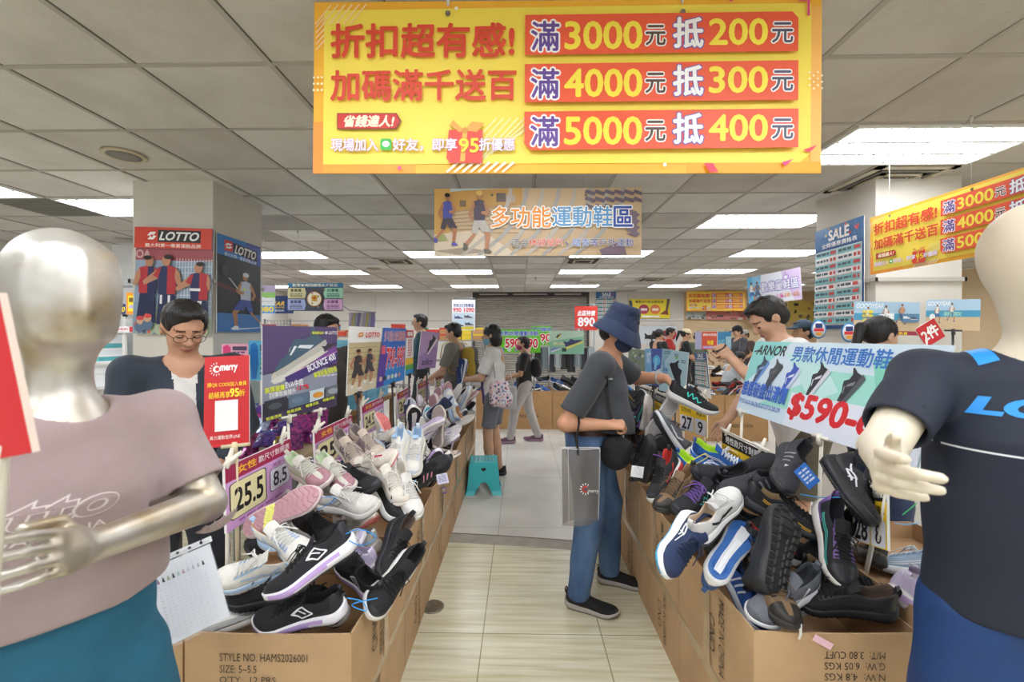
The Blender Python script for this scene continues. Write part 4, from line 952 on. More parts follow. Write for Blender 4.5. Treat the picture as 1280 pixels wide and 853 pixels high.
# ================================================================ banners, posters and price boards
def promo():
    b = Board(634, 214, '#ffb733', .004, '#e9b94a')
    b.poly([(0,0),(634,0),(634,214),(0,214)], '#ffbd3a')
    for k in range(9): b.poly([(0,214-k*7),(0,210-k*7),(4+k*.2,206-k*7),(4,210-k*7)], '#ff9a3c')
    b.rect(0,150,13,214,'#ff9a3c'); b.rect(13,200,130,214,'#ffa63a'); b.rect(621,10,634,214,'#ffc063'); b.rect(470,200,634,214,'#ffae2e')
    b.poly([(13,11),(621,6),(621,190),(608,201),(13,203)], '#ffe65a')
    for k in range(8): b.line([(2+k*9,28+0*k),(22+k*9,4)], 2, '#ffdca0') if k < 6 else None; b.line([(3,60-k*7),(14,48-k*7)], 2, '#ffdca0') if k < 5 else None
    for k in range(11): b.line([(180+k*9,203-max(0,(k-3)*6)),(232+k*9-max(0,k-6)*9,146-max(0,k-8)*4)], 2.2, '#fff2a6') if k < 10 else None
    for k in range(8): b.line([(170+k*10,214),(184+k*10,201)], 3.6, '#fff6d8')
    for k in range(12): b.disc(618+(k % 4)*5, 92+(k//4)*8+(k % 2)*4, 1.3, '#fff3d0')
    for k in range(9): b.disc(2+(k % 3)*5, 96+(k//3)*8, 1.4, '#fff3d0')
    b.poly([(603,2),(617,2),(617,24),(614,24),(614,6),(603,6)], '#e8508a'); b.poly([(610,187),(627,181),(618,190)], '#ee4a62'); b.poly([(584,202),(598,198),(588,207)], '#e8508a'); b.poly([(489,203),(500,203),(507,214),(496,214)], '#ee4a62')
    for x, y, c in ((181,12,'#fffbe8'),(111,209,'#e8508a'),(521,4,'#e8508a'),(441,205,'#fffbe8')): b.disc(x, y, 2.4, c)
    b.text('折扣超有感!', 24,31,253,72, '#df4a33', .028); b.text('加碼滿千送百', 24,88,256,125, '#df4a33', .026)
    b.poly([(32,141),(107,141),(113,151),(107,161),(32,161)], '#7c2b22'); b.poly([(33,142),(106,142),(111,151),(106,160),(33,160)], '#d4352c'); b.text('省錢達人!', 41,144,104,158, '#fff3d8', .05, .2)
    b.rect(173,162,215,203,'#e8473a'); b.poly([(173,162),(215,166),(212,204),(170,198)], '#e8473a'); b.poly([(190,163),(196,163),(193,201),(187,201)], '#eab04a')
    b.poly([(192,163),(178,150),(174,156),(186,165)], '#e8a94a'); b.poly([(192,163),(202,152),(217,154),(208,165)], '#e8a94a'); b.disc(193,163,4,'#d9953a')
    b.text('現場加入', 25,173,84,188, '#ffffff', .012, outline='#c98ad0', ow=.03); b.rrect(87,173,101,187,3,'#3fbe4e'); b.disc(94,179.5,4.6,'#ffffff',3.8); b.text('好友，即享', 103,173,183,188, '#ffffff', .012, outline='#c98ad0', ow=.03)
    b.text('95', 186,173,210,190, '#ffe23a', .02, outline='#e06a2a', ow=.03); b.text('折優惠', 211,173,255,188, '#ffffff', .012, outline='#c98ad0', ow=.03)
    for k, (a, c) in enumerate((('3000', '200'), ('4000', '300'), ('5000', '400'))):
        y = 22+58.6*k; c0 = '#f2603f'
        if k == 0: b.poly([(267,y),(595,y-2),(602,y+6),(602,y+46),(267,y+49)], c0)
        elif k == 1: b.poly([(267,y+2),(602,y-1),(602,y+47),(267,y+49)], c0)
        else: b.poly([(267,y+2),(602,y-1),(602,y+46),(275,y+49),(267,y+41)], c0)
        b.text('滿', 275,y+8,309,y+44, '#6a4a9e', .02, outline='#ffffff', ow=.05)
        b.text(a, 317,y+9,411,y+42, '#ffe84f', .025); b.text('元', 416,y+14,440,y+38, '#5a4636', .02, outline='#ffffff', ow=.05)
        b.text('抵', 450,y+5,486,y+41, '#ffffff', .03, outline='#6f5cae', ow=.03); b.text(c, 494,y+7,564,y+38, '#ffe84f', .025); b.text('元', 570,y+12,595,y+36, '#55506a', .02, outline='#ffffff', ow=.05)
    return b
def strings(o, pts, name='hanging_string', r=.0012, col='#e6e6e2'):
    """thin strings from the board up to the ceiling, with a small grommet"""
    for p in pts:
        m = MB(); top = Vector((p.x, p.y, CEIL)); m.tube([p, top], r, mat(col, .5), 5); m.tube([top-Vector((0,0,.035)), top-Vector((0,0,.012)), top], [.004,.009,.004], mat('#d9d9d4', .4), 8); m.build(name, o)
        g = MB(); g.lathe([(.009,0),(.009,.004),(.004,.005),(.003,.001)], (0,0,0), mat('#8c8a86', .3, .9), 14, Matrix.Translation(p+Vector((0,-.003,-.028))) @ Matrix.Rotation(R(90), 4, 'X')); g.build('grommet', o)
Y0 = 1.55
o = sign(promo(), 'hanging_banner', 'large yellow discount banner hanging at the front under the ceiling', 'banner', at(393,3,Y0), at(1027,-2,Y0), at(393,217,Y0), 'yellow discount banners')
strings(o, [at(560,8,Y0-.004), at(853,6,Y0-.004)])
tl, tr, bl = atx(1064,275,2.46), None, None
tl = Vector((2.46, 3.12, CAMH+.822)); tr = Vector((2.50, 1.90, CAMH+.832)); bl = tl-Vector((0,0,.40))
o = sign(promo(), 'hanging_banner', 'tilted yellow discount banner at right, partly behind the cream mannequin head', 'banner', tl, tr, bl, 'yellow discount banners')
strings(o, [tl.lerp(tr, .13)+Vector((-.004,0,0)), tl.lerp(tr, .55)+Vector((-.004,0,0))])
o = sign(promo(), 'wall_banner', 'small far yellow discount banner on the tan back wall', 'banner', at(858,364,11.9), at(932,364,11.9), at(858,389,11.9), 'yellow discount banners'); strings(o, [at(870,365,11.88), at(920,365,11.88)])
# running banner
b = Board(259, 85, '#cbb795')
b.rect(0,0,259,85,'#c9b08c'); b.rect(0,0,20,62,'#d2a860'); b.poly([(20,3),(110,0),(110,20),(95,24),(20,30)], '#c3984f'); b.poly([(20,0),(70,0),(20,4)], '#bcd4da'); b.rect(78,6,90,17,'#6b5f5c'); b.rect(32,15,40,23,'#7c6a55'); b.rect(90,8,102,18,'#b5a795')
for k in range(7): b.line([(20,30+k*4.5),(100+k*2,20+k*6)], 1.5, '#a58f74')
b.poly([(0,58),(60,52),(105,85),(0,85)], '#d9cbb6'); b.poly([(0,79),(40,74),(72,80),(30,84)], '#a39686')
for k in range(8): 
    q = [(95+k*16+8*math.cos(t), 85-0*k) for t in (0,)]
    b.line([(96+k*20-60*(1-t)**2, 85*(1-t)+0) for t in (0,.3,.6,.85,1)], 5, '#a9a7a6' if k % 2 else '#b8b2aa')
for k in range(16): b.poly([(190+(k % 6)*12,2+(k//6)*9),(202+(k % 6)*12,6+(k//6)*9),(200+(k % 6)*12,10+(k//6)*9),(188+(k % 6)*12,6+(k//6)*9)], '#6d6478')
for k in range(8): b.poly([(240+(k % 2)*10,26+k*4),(253+(k % 2)*4,30+k*4),(252,34+k*4),(240,30+k*4)], '#7c6e7d')
b.poly([(206,78),(236,66),(240,84),(210,85)], '#7a6878'); b.poly([(2,60),(12,58),(18,66),(3,66)], '#9aa56a')
b.figure(17,73,67,'#4f57a8','#4a4552',shoe_='#5a58b0'); b.figure(57,82,79,'#4a4152','#b9b6b2',hair='#d8b860',shoe_='#6a6660')
b.text('多功能', 72,24,146,50, '#f0962a', .015, outline='#ffffff', ow=.045); b.text('運動鞋', 148,24,222,49, '#5b9fd8', .015, outline='#ffffff', ow=.045); b.text('區', 224,24,247,49, '#3558b4', .02, outline='#ffffff', ow=.045)
b.text('適合', 97,64,118,74, '#4b4b58', .008, outline='#f2eee6', ow=.03); b.text('休閒慢跑', 119,64,161,74, '#d84b3f', .008, outline='#f2eee6', ow=.03); b.text('、', 164,68,168,73, '#4f6ab8'); b.text('踏青', 173,64,194,74, '#5b86cc', .008, outline='#f2eee6', ow=.03); b.text('等戶外運動', 195,64,248,74, '#4558a0', .008, outline='#f2eee6', ow=.03)
Y1 = 3.16
o = sign(b, 'hanging_banner', 'beige hanging banner with two joggers and orange and blue characters', 'banner', at(543,236,Y1), at(802,235,Y1), at(543,320,Y1)); strings(o, [at(615,239,Y1-.003), at(732,239,Y1-.003)])
# children's banner
b = Board(270, 150, '#eef0f8'); b.poly([(0,0),(270,0),(270,150),(0,150)], '#e9ecf6'); b.poly([(180,0),(270,0),(270,150),(240,150)], '#dcc7ea'); b.rect(0,0,28,150,'#58b2e0'); b.poly([(28,0),(80,0),(60,150),(28,150)], '#8cc6e6')
b.figure(22,138,110,'#e8e4e0','#3f6ab0'); b.figure(56,142,112,'#6a7a94','#4b5a78',hair='#5a4a3a')
b.text('歡樂童鞋區', 78,40,262,92, '#f2f2fa', .02, outline='#7868b8', ow=.05); b.disc(205,34,16,'#c49adf'); b.disc(205,34,9,'#e9ecf6'); b.text('大童', 84,108,134,130, '#3f8ed8', .02); b.text('、小童、', 130,108,200,130, '#e0529a', .02); b.text('年齡一起逛', 196,108,262,130, '#e8944a', .01)
tl = at(934,348,5.9); tr = at(1000,334,4.98); o = sign(b, 'hanging_banner', 'pale blue and lilac children shoe banner hanging left of the right column', 'banner', tl, tr, at(936,382,5.9)); strings(o, [tl.lerp(tr,.25), tl.lerp(tr,.75)])
# gift banner at the back left
b = Board(490, 245, '#4a4f58'); b.rect(0,0,490,245,'#4d525c'); b.rect(0,0,490,36,'#2d7fb0'); b.text('歡慶會員回饋禮金大放送', 40,6,440,30, '#f4ecd0', .02)
for x0, y0, x1, y1, c, c2, f in ((0,42,150,134,'#d9d2a0','#5a5430',0),(0,142,150,236,'#a9b4e0','#3b4470',0),(330,42,490,134,'#a9dcc0','#2f6a50',1),(330,142,490,236,'#e6b4dc','#7a3a70',1)):
    b.poly([(x0,y0),(x1,y0),(x1+(12 if not f else 0),(y0+y1)/2),(x1,y1),(x0,y1),(x0-(12 if f else 0),(y0+y1)/2)], c); b.text('會員禮' if not f else '好康禮', x0+22, y0+8, x0+118, y0+36, c2, .03); b.bars(x0+20, y0+50, x0+130, y0+86, 3, c2, int(x0+y0))
b.disc(240,140,66,'#c98a2a'); b.disc(240,140,60,'#f3ecd9'); b.rect(215,108,265,160,'#e8b52a'); b.line([(240,108),(240,160)], 7, '#c8382a'); b.line([(215,130),(265,130)], 7, '#c8382a')
for k in range(14): b.line([(165+(k*53) % 160, 46+(k*31) % 180),(175+(k*53) % 160, 58+(k*31) % 180)], 7, ('#2a2c32','#e07aa0','#d8b34a','#8a8f98')[k % 4])
Y2 = 5.0; o = sign(b, 'hanging_banner', 'hanging gift banner with a gold present in a white circle', 'banner', at(360,354,Y2), at(429,354,Y2), at(360,389,Y2)); strings(o, [at(372,355,Y2-.003), at(411,355,Y2-.003)])
b = Board(240,150,'#24407e'); b.rect(0,0,240,150,'#24407e'); b.text('YEAR', 10,48,150,84, '#ffd42a', .03, .25); b.text('運動休閒', 30,92,150,106, '#ffd42a', .01); b.text('專業鞋款', 30,118,150,134, '#f4f4f4', .01)
o = sign(b, 'hanging_banner', 'dark blue hanging banner with yellow lettering left of the gift banner', 'banner', at(336,370,6.2), at(367,370,6.2), at(336,392,6.2)); strings(o, [at(348,371,6.19)])
b = Board(140,250,'#cfe0d4'); b.rect(0,0,140,60,'#b9a9cc'); b.rect(0,60,140,110,'#8fc46a'); b.rect(0,110,140,180,'#dfe8e4'); b.shoe(70,130,110,'#e6e6ea','#c9ced6'); b.rect(0,180,140,250,'#5a9ad8'); b.text('1080', 20,190,130,235, '#ffe23a', .03)
o = sign(b, 'hanging_banner', 'small green and blue hanging price banner beside the tennis poster', 'banner', at(316,357,5.4), at(344,357,5.4), at(316,392,5.4)); strings(o, [at(330,358,5.39)])
# ---- posters on the columns
def emblem(b, x, y, s, c1, c2):
    b.poly([(x-s,y),(x-.35*s,y-s*.8),(x+.9*s,y-s*.8),(x+s*.3,y)], c1); b.poly([(x+s,y),(x+.35*s,y+s*.8),(x-.9*s,y+s*.8),(x-s*.3,y)], c1); b.poly([(x-s*.35,y),(x,y-s*.35),(x+s*.35,y),(x,y+s*.35)], c2)
b = Board(316,425,'#9fb2c6'); b.rect(0,83,316,425,'#9aaec4'); b.rect(0,83,316,130,'#a8545c'); b.text('OA', 2,90,60,122,'#d8b0b0',.03)
for k in range(14): b.line([(170+k*12,120),(160+k*14,425)], 2.2, '#dfe7ee'); b.line([(165,135+k*22),(316,125+k*23)], 2.2, '#dfe7ee')
b.rect(0,300,70,425,'#8ba4b8'); b.poly([(60,330),(200,320),(316,350),(316,425),(60,425)], '#b4c3a4')
rg = random.Random(4)
for k in range(60): b.disc(rg.uniform(0,316), rg.uniform(300,425), rg.uniform(3,8), rg.choice(['#c8d0c0','#6f86a8','#d86a60','#e8d070','#8fb08a','#f0f0ea']))
b.rect(0,0,316,83,'#dc4630'); b.rect(95,10,270,58,'#1d1d1f'); b.rect(50,12,92,56,'#f0f0ee'); b.poly([(50,12),(92,12),(92,56),(50,56)], '#d8402c'); emblem(b, 71,34,19,'#ffffff','#d8402c'); b.text('LOTTO', 102,18,262,50, '#f4f4f4', .035, .3); b.text('義大利第一專業運動品牌', 45,64,272,79, '#fff4ee', .01)
def player(b, x, y, h, flip, n):
    k = -1 if flip else 1
    def T(p): return [(x+k*u*h, y+v*h) for u, v in p]
    b.poly(T([(-.11,-.46),(.11,-.46),(.14,0),(.02,0),(0,-.28),(-.04,0),(-.16,0)]), '#272f54')
    b.poly(T([(-.14,-.82),(0,-.86),(.14,-.82),(.13,-.44),(-.13,-.44)]), '#b8323c'); b.poly(T([(0,-.86),(.14,-.82),(.13,-.44),(0,-.44)]), '#2a315e')
    b.poly(T([(.10,-.83),(.17,-.78),(.36,-.62),(.34,-.56),(.13,-.66)]), '#c08a6c'); b.poly(T([(-.12,-.82),(-.18,-.76),(-.22,-.56),(-.16,-.55),(-.11,-.68)]), '#c08a6c'); b.poly(T([(.09,-.83),(.15,-.80),(.21,-.70),(.13,-.66)]), '#b8323c')
    b.disc(*T([(.02,-.92)])[0], .065*h, '#c08a6c', .08*h); b.disc(*T([(-.008,-.975)])[0], .066*h, '#2a1f1a', .034*h)
    if n: b.text(n, *T([(.01,-.40)])[0], *T([(.09 if not flip else -.09,-.30)])[0], '#e8e8ee', .03) if not flip else b.text(n, x-.09*h, y-.42*h, x+.05*h, y-.30*h, '#e8e8ee', .03)
player(b, 60, 380, 265, False, ''); player(b, 140, 385, 275, True, '11'); player(b, 272, 400, 265, True, '27'); b.bars(235,268-30,290,288-30,1,'#eeeef4',2)
for x, y in ((38,372),(68,362)): b.disc(x,y+26,22,'#5f7590'); b.disc(x,y,16,'#d0a88c'); b.disc(x,y-9,16,'#d84a4a',9)
o = sign(b, 'wall_poster', 'red headed football poster on the front of the left column', 'poster', at(171,284,3.33), at(267.5,287,3.33), at(171,417,3.33), 'sport posters on the left column')
b = Board(190,420,'#22242a'); b.rect(0,0,190,420,'#25262c'); b.poly([(0,205),(190,255),(190,270),(0,225)], '#5c2a2e'); b.rect(0,330,190,420,'#3f78b8'); b.poly([(0,330),(190,330),(190,336),(0,338)], '#1d1f26'); b.poly([(60,405),(190,395),(190,400),(60,412)], '#c8d8ea')
b.poly([(0,0),(190,0),(190,96),(0,86)], '#2f7cc6'); b.poly([(120,0),(190,0),(190,96),(120,92)], '#4a5cb4'); b.rect(28,18,62,64,'#d8402c'); emblem(b, 45,41,15,'#ffffff','#d8402c'); b.poly([(64,20),(172,28),(172,78),(64,66)], '#1d1d24'); b.text('LOTTO', 70,30,166,68, '#f4f4f4', .035, .3, rot=.06); b.text('義大利第一專業運動品牌', 28,74,168,90, '#e8eefa', .01, rot=.06)
b.figure(118,410,268,'#c3c9d6','#3a4fa0',hair='#dfe3ea',shoe_='#e8eaf0',stride=.16,face=-1); b.disc(31,152,18,'#15161a',32); b.disc(31,152,14,'#33353c',27); b.line([(44,180),(80,222)], 5, '#c8ccd6'); b.disc(112,222,6,'#d8e84a')
o = sign(b, 'wall_poster', 'dark tennis poster with blue court on the side of the left column', 'poster', Vector((-2.372,3.37,CAMH+.80)), Vector((-2.372,3.94,CAMH+.80)), Vector((-2.372,3.37,CAMH+.025)), 'sport posters on the left column')
def sale(b):
    b.rect(0,0,180,310,'#2b5a92'); b.rect(0,0,180,60,'#3a6ea8')
    rg = random.Random(3)
    for k in range(26): b.rect(*(lambda x, y: (x, y, x+7, y+7))(rg.uniform(0,172), rg.uniform(0,36)), rg.choice(['#d8483f','#4f86c0','#e8c84a','#3f7cb8']))
    b.text('SALE', 58,12,132,42, '#ffffff', .04); b.text('全館優惠價格表', 30,48,160,62, '#ffffff', .02)
    b.rect(4,70,176,298,'#eef2f2')
    for k in range(11):
        y = 72+k*20.5
        for x in (6, 92): b.rect(x,y,x+82,y+17,'#7fc0c4' if k % 2 == 0 else '#f0f2f2'); b.bars(x+4,y+4,x+52,y+13,1,'#4a5660',k*3+int(x),.8); b.bars(x+58,y+3,x+80,y+14,1,'#c8433f',k,.9)
    return b
o = sign(sale(Board(180,310)), 'wall_poster', 'blue sale price list on the left side of the right column', 'poster', Vector((2.665,4.0,CAMH+.93)), Vector((2.665,3.44,CAMH+.93)), Vector((2.665,4.0,CAMH+.05)), 'blue sale price lists')
o = sign(sale(Board(180,310)), 'wall_poster', 'small far blue sale price list on the back wall right of the shutter', 'poster', at(745,365,12.2), at(770,365,12.2), at(745,402,12.2), 'blue sale price lists')
# ---- boards on stands
WP = mat('#e4ded0', .45, name='white_plastic')
def stand(o, bottom, foot, name='stand_pole', col=None, clip=True):
    c = col or WP; m = MB(); m.tube([foot, bottom+Vector((0,0,.0))], .007, c, 8); m.build(name, o)
    if clip:
        m = MB(); x = (wmat(o).to_3x3() @ Vector((1,0,0))); z = (wmat(o).to_3x3() @ Vector((0,0,1)))
        for s in (-1, 1): m.tube([bottom-x*.045+z*.006*s, bottom+x*.045+z*.006*s], .007, c, 6)
        m.tube([bottom+z*.01-Vector((0,0,.03)), bottom+z*.012+Vector((0,0,.012))], [.012,.009], c, 8); m.build('clip', o)
def ties(o, p, dirs, col=None):
    """the white plastic cross joint that grips a size board"""
    m = MB(); c = col or WP
    for d in dirs: m.tube([p-Vector(d)*.5, p, p+Vector(d)], [.006,.011,.006], c, 8)
    m.build('clip', o)
def sizeboard(n, us):
    b = Board(200,250,'#d9a6d8',.01,'#efe9ea'); b.rect(0,0,200,250,'#d8a8da'); b.rect(0,0,200,62,'#a6224f'); b.text('女性', 30,14,84,46, '#f0b52a', .03); b.text('款尺寸對照表', 90,16,194,44, '#f4e6ea', .015)
    b.text('美國 US', 134,76,184,92, '#8a4a86', .005); b.rrect(8,72,112,216,12,'#3c3630'); b.rrect(11,75,109,213,11,'#ece3b0'); b.text(n, 22,100,100,188, '#1d1b1a', .028); b.rrect(122,98,192,196,10,'#3c3630'); b.rrect(124,100,190,194,9,'#e6e2f0'); b.text(us, 134,116,180,178, '#1d1b1a', .02); b.bars(30,224,170,240,1,'#b86ab4',3)
    return b
SB = [('25.5','8.5',281,585,668,1.54,363,557,1.96,'nearest'),('25','8',393,541,598,2.21,440,523,2.68,'second'),('24.5','7.5',452,508,548,2.87,479,497,3.30,'third'),('24','7',496,492,524,3.69,513,486,4.12,'fourth'),('23.5','6.5',522,480,508,4.44,536,475,4.92,'fifth'),('23','6',544,471,490,5.3,554,468,5.8,'farthest')]
for n, us, xl, yt, yb, ya, xr, yr, yb2, nm in SB:
    tl = at(xl,yt,ya); tr = at(xr,yr,yb2); tr.z = tl.z+.005; bl = at(xl+2,yb,ya)
    o = sign(sizeboard(n, us), 'size_sign', 'pink size sign reading %s, %s of the row on the left cartons' % (n, nm), 'sign', tl, tr, bl, 'pink size signs')
    e = (tr-tl).normalized(); foot = tl+e*.03; stand(o, tl+e*.03+Vector((-.012,0,.03)), Vector((foot.x-.012, foot.y, .31)), 'stand_pole', None, False)
    ties(o, tl+e*.02+Vector((0,0,.015)), [(0,.02,.045),(.03,.03,.03)]); ties(o, tl+e*.85*(tr-tl).length+Vector((0,0,.015)), [(0,.02,.05),(.03,-.02,.03)])
def yellowboard(n, us):
    b = Board(240,150,'#f2c928',.008,'#efefe8'); b.rect(0,0,240,42,'#1d1c1b'); b.text('男性款尺寸對照表', 20,8,220,34, '#f2f2ee', .015); b.rect(0,42,240,84,'#f2c928'); b.text('公分(cm)', 14,50,104,76, '#2a2418', .02); b.text('美國US', 152,52,226,74, '#2a2418', .015)
    b.rrect(6,86,130,148,8,'#ecebf0'); b.rrect(138,86,234,148,8,'#ecebf0'); b.text(n, 24,92,112,142, '#1d1b1a', .025); b.text(us, 168,96,206,140, '#1d1b1a', .02); return b
for n, us, pa, ya, pb, yb, pc, lb in (('26.5','8.5',(903,540),2.50,(962,572),2.05,(902,588),'yellow and black size sign reading 26.5 behind the bright blue pair'),
   ('27','9',(850,492),3.0,(884,512),2.75,(850,536),'yellow and black size sign under the shoe the bucket hat man holds'),
   ('27.5','9.5',(794,481),4.6,(817,487),4.1,(794,520),'yellow and black size sign just right of the bucket hat man chest'),
   ('28','10',(818,490),3.9,(838,497),3.5,(818,528),'yellow and black size sign below the outstretched forearm')):
    tl = at(*pa, ya); tr = at(*pb, yb); tr.z = tl.z-.004; bl = at(*pc, ya)
    o = sign(yellowboard(n, us), 'size_sign', lb, 'sign', tl, tr, bl, 'yellow size signs'); e = (tr-tl).normalized()
    stand(o, tl+e*.02+Vector((.012,0,.02)), Vector((tl.x+.012, tl.y-.02, .33)), 'stand_pole', None, False)
    for k in (.12, .85): ties(o, tl+e*k*(tr-tl).length+Vector((0,0,.012)), [(.02,.0,.045),(-.03,.02,.02)])
    m = MB(); m.tube([tl+Vector((0,0,.012)), tr+Vector((0,0,.012))], .006, WP, 6); m.build('top_rail', o)
# the sign turned almost edge on behind the frayed black shoe
tl = at(1066,602,1.62); tr = at(1108,606,1.44); bl = at(1056,672,1.62)
o = sign(yellowboard('28','8'), 'size_sign', 'yellow and black size sign reading 8 behind the frayed black shoe, half turned away', 'sign', tl, tr, bl, 'yellow size signs')
m = MB(); e = (tr-tl).normalized(); d = (bl-tl).normalized()
for a_, b_ in ((tl, tr), (tr, tr+d*.19)): m.tube([a_+Vector((0,-.004,.004)), b_+Vector((0,-.004,.004))], .006, WP, 6)
m.build('frame', o); ties(o, tl+e*.16, [(.03,.01,.07),(.06,0,.02)]); stand(o, tl+e*.2+Vector((0,.012,0)), Vector((tl.x+.02, tl.y+.01, .48)), 'stand_pole', None, False)
# large board with five shoes
b = Board(1100,390,'#cfe4ee',.006,'#dfe6ea'); b.rect(0,0,1100,390,'#cfe2ee'); b.poly([(0,0),(320,0),(0,240)], '#8ed6d4'); b.poly([(180,330),(620,120),(1100,120),(1100,330),(760,300)], '#9fdcd0'); b.poly([(300,60),(520,40),(700,200),(560,260)], '#bfe6e4'); b.poly([(820,60),(1100,40),(1100,180),(900,240)], '#86d2bc')
b.text('ARNOR', 40,22,292,72, '#1d1f22', .03, .3); b.line([(18,58),(60,50)], 7, '#1d1f22'); b.text('男款休閒運動鞋', 350,20,900,92, '#3a76c4', .02)
for x, y, c, s, a_ in ((120,170,'#33435f','#5f8fd8','#8fb0e0'),(240,180,'#3a3f47','#343840','#5a6068'),(380,190,'#2f52b8','#c6d2ea','#dfe6f4'),(560,180,'#26282e','#d8d8e2','#d0d4e0'),(745,190,'#2e2f33','#56585e','#8a8c92')):
    b.shoe(x, y, 165, c, s, R(-58), True, a_)
b.text('感恩破盤出清價', 0+10,222,400,300, '#2f62c4', .035); b.text('尺寸:25.5-26,26.5,27,27.5,28,29', 10,318,380,346, '#3a6cc4', .01); b.rect(430,236,1100,390,'#dfe4f0'); b.text('$590-690', 440,236,1085,352, '#d8232c', .045, .1)
tl = at(945,427,2.46); tr = Vector((tl.x+.012, 1.36, tl.z+.004)); bl = at(920,512,2.46)
o = sign(b, 'price_board', 'large pale blue price board with five shoes leaning beside the right row', 'sign', tl, tr, bl)
e = (tr-tl).normalized(); M = wmat(o)
for k, nm in ((.06,'a'), (.62,'b')):
    p = bl+e*k*(tr-tl).length; stand(o, p, Vector((p.x-.03, p.y, .33)))
# pale blue narrow price list
tl = at(868,441,4.4); o = sign(sale(Board(180,400)), 'price_list', 'narrow pale blue price list board on a stand right of the dark shoe sign', 'sign', tl, at(883,441,4.1), at(877,496,4.3), 'blue sale price lists'); p = at(881,497,4.2); stand(o, p, Vector((p.x, p.y, 0)))
# dark shoe board and its neighbours
b = Board(120,160,'#a9ccd8'); b.rect(0,0,120,160,'#a8c8d4'); b.poly([(0,0),(50,0),(0,70)], '#8ab0c4'); b.text('Mattic', 10,44,36,126, '#4a7ab4', .01, rot=0); b.shoe(78,88,96,'#2e3138','#26282d',R(62)); b.bars(12,6,40,20,2,'#5a6a74',4); b.bars(60,12,78,24,2,'#5a6a74',5); b.bars(92,30,112,44,2,'#5a6a74',6); b.disc(70,26,5,'#86c04a')
def on_stand(b, name, label, tl, tr, bl, group=None, z=.35):
    o = sign(b, name, label, 'sign', tl, tr, bl, group); p = bl.lerp(bl+(tr-tl), .5); stand(o, p, Vector((p.x, p.y+.015, z)), 'stand_pole', mat('#3a3a3c', .5), True); return o
on_stand(b, 'price_board', 'pale blue board with one dark shoe right of the outstretched forearm', at(828,436,3.5), at(861,441,3.3), at(828,489,3.5))
b = Board(110,160,'#4a5a9c'); b.rect(0,0,110,160,'#4f5fa6'); b.rect(0,0,40,160,'#7fb4dc'); b.disc(70,50,22,'#5fb8e8'); b.shoe(60,110,90,'#d8dce6','#8a94b4',R(-40)); b.text('XT', 12,20,34,60,'#dfeaf6',.03); b.line([(70,40),(60,90)], 14, '#8fd0f0')
on_stand(b, 'price_board', 'violet and blue shoe board behind the forearm of the bucket hat man', at(806,436,3.75), at(829,436,3.6), at(806,482,3.75))
b = Board(110,150,'#8d9a7a'); b.rect(0,0,110,150,'#7f8c78'); rg = random.Random(9)
for k in range(40): b.disc(rg.uniform(0,110), rg.uniform(0,150), rg.uniform(3,9), rg.choice(['#6a7a5c','#a8b094','#58685a','#c8ccb8','#7a8a9c']))
on_stand(b, 'price_board', 'mottled green photo board behind the bucket hat man face mask', at(786,436,4.0), at(808,438,3.9), at(786,474,4.0))
# promotional boards along the left row
b = Board(473,640,'#4a4058'); b.rect(0,0,473,640,'#463c58'); b.poly([(0,0),(473,0),(473,120),(0,330)], '#574872'); b.poly([(290,60),(473,160),(473,290),(300,300)], '#7a4a94'); b.poly([(0,330),(260,300),(473,330),(473,480),(0,520)], '#8f93a4')
b.shoe(196,240,400,'#c9c6b8','#d6d4ca',R(-34),True); b.shoe(206,196,380,'#4a6274','#bcbab0',R(-34),True,'#dfe6ea'); b.shoe(420,150,110,'#3a3442','#5a4a6a',R(-30)); b.poly([(120,360),(473,200),(473,276),(140,420)], '#4a3a78'); b.line([(180,330),(473,196)], 5, '#e8b0d8'); b.text('BOUNCE 400', 250,250,466,300, '#eef0f4', .03, .25, rot=-.40)
b.text('高彈避震', 10,412,120,452, '#d8e04a', .03, rot=-.08); b.text('EVA中底', 124,386,232,436, '#eef0f2', .025, rot=-.08); b.text('回彈效能提升', 34,450,188,486, '#eef0f2', .02, rot=-.08); b.text('13.7%', 192,430,268,464, '#e0333a', .03, .2, rot=-.06); b.text('專業輕量運動鞋', 300,330,470,376, '#d8e04a', .025, rot=-.22); b.bars(330,376,470,396,1,'#cfc6da',3)
for x0, c, s in ((6,'#34363c','#565a62'),(140,'#5f7488','#6e8298'),(272,'#c9d8dc','#e0983a'),(380,'#6a7078','#9aa0a8')):
    b.poly([(x0,506-(x0/12)),(x0+(126 if x0 < 260 else 100),494-(x0/12)),(x0+(126 if x0 < 260 else 100),586-(x0/8)),(x0,602-(x0/8))], c); b.disc(x0+58,548-x0/10,38,s,22)
for k in range(4): b.text('輕量透氣', 14+k*116,610-k*18,100+k*116,632-k*18, '#d8e04a', .02, rot=-.1)
b.text('專業運動品牌', 286,36,366,58, '#d8e04a', .02); emblem(b, 386,46,13,'#f2f2f4','#463c58'); b.text('LOTTO', 404,34,470,58, '#f2f2f4', .03, .2)
tl = at(328,407,2.03); tr = at(421,413,2.5); bl = at(328,528,2.03); tr.z = tl.z+.0; o = sign(b, 'price_board', 'dark violet board with a large grey running shoe, left row', 'sign', tl, tr, bl, 'picture boards along the left row')
for k in (.3, .72): p = bl.lerp(bl+(tr-tl), k); stand(o, p, Vector((p.x+.02, p.y, .31)))
b = Board(400,420,'#f0f0ee'); b.rect(0,100,200,420,'#c4b58c')
for k in range(7): b.rect(0,130+k*32,200,135+k*32,'#a8986e')
b.rect(0,350,200,420,'#d8cdb0'); b.figure(52,400,260,'#3a3034','#3a3238',shoe_='#e8e4e0',stride=.05); b.figure(120,380,240,'#3c3a44','#3c3a44',shoe_='#e8e4e0',stride=.05)
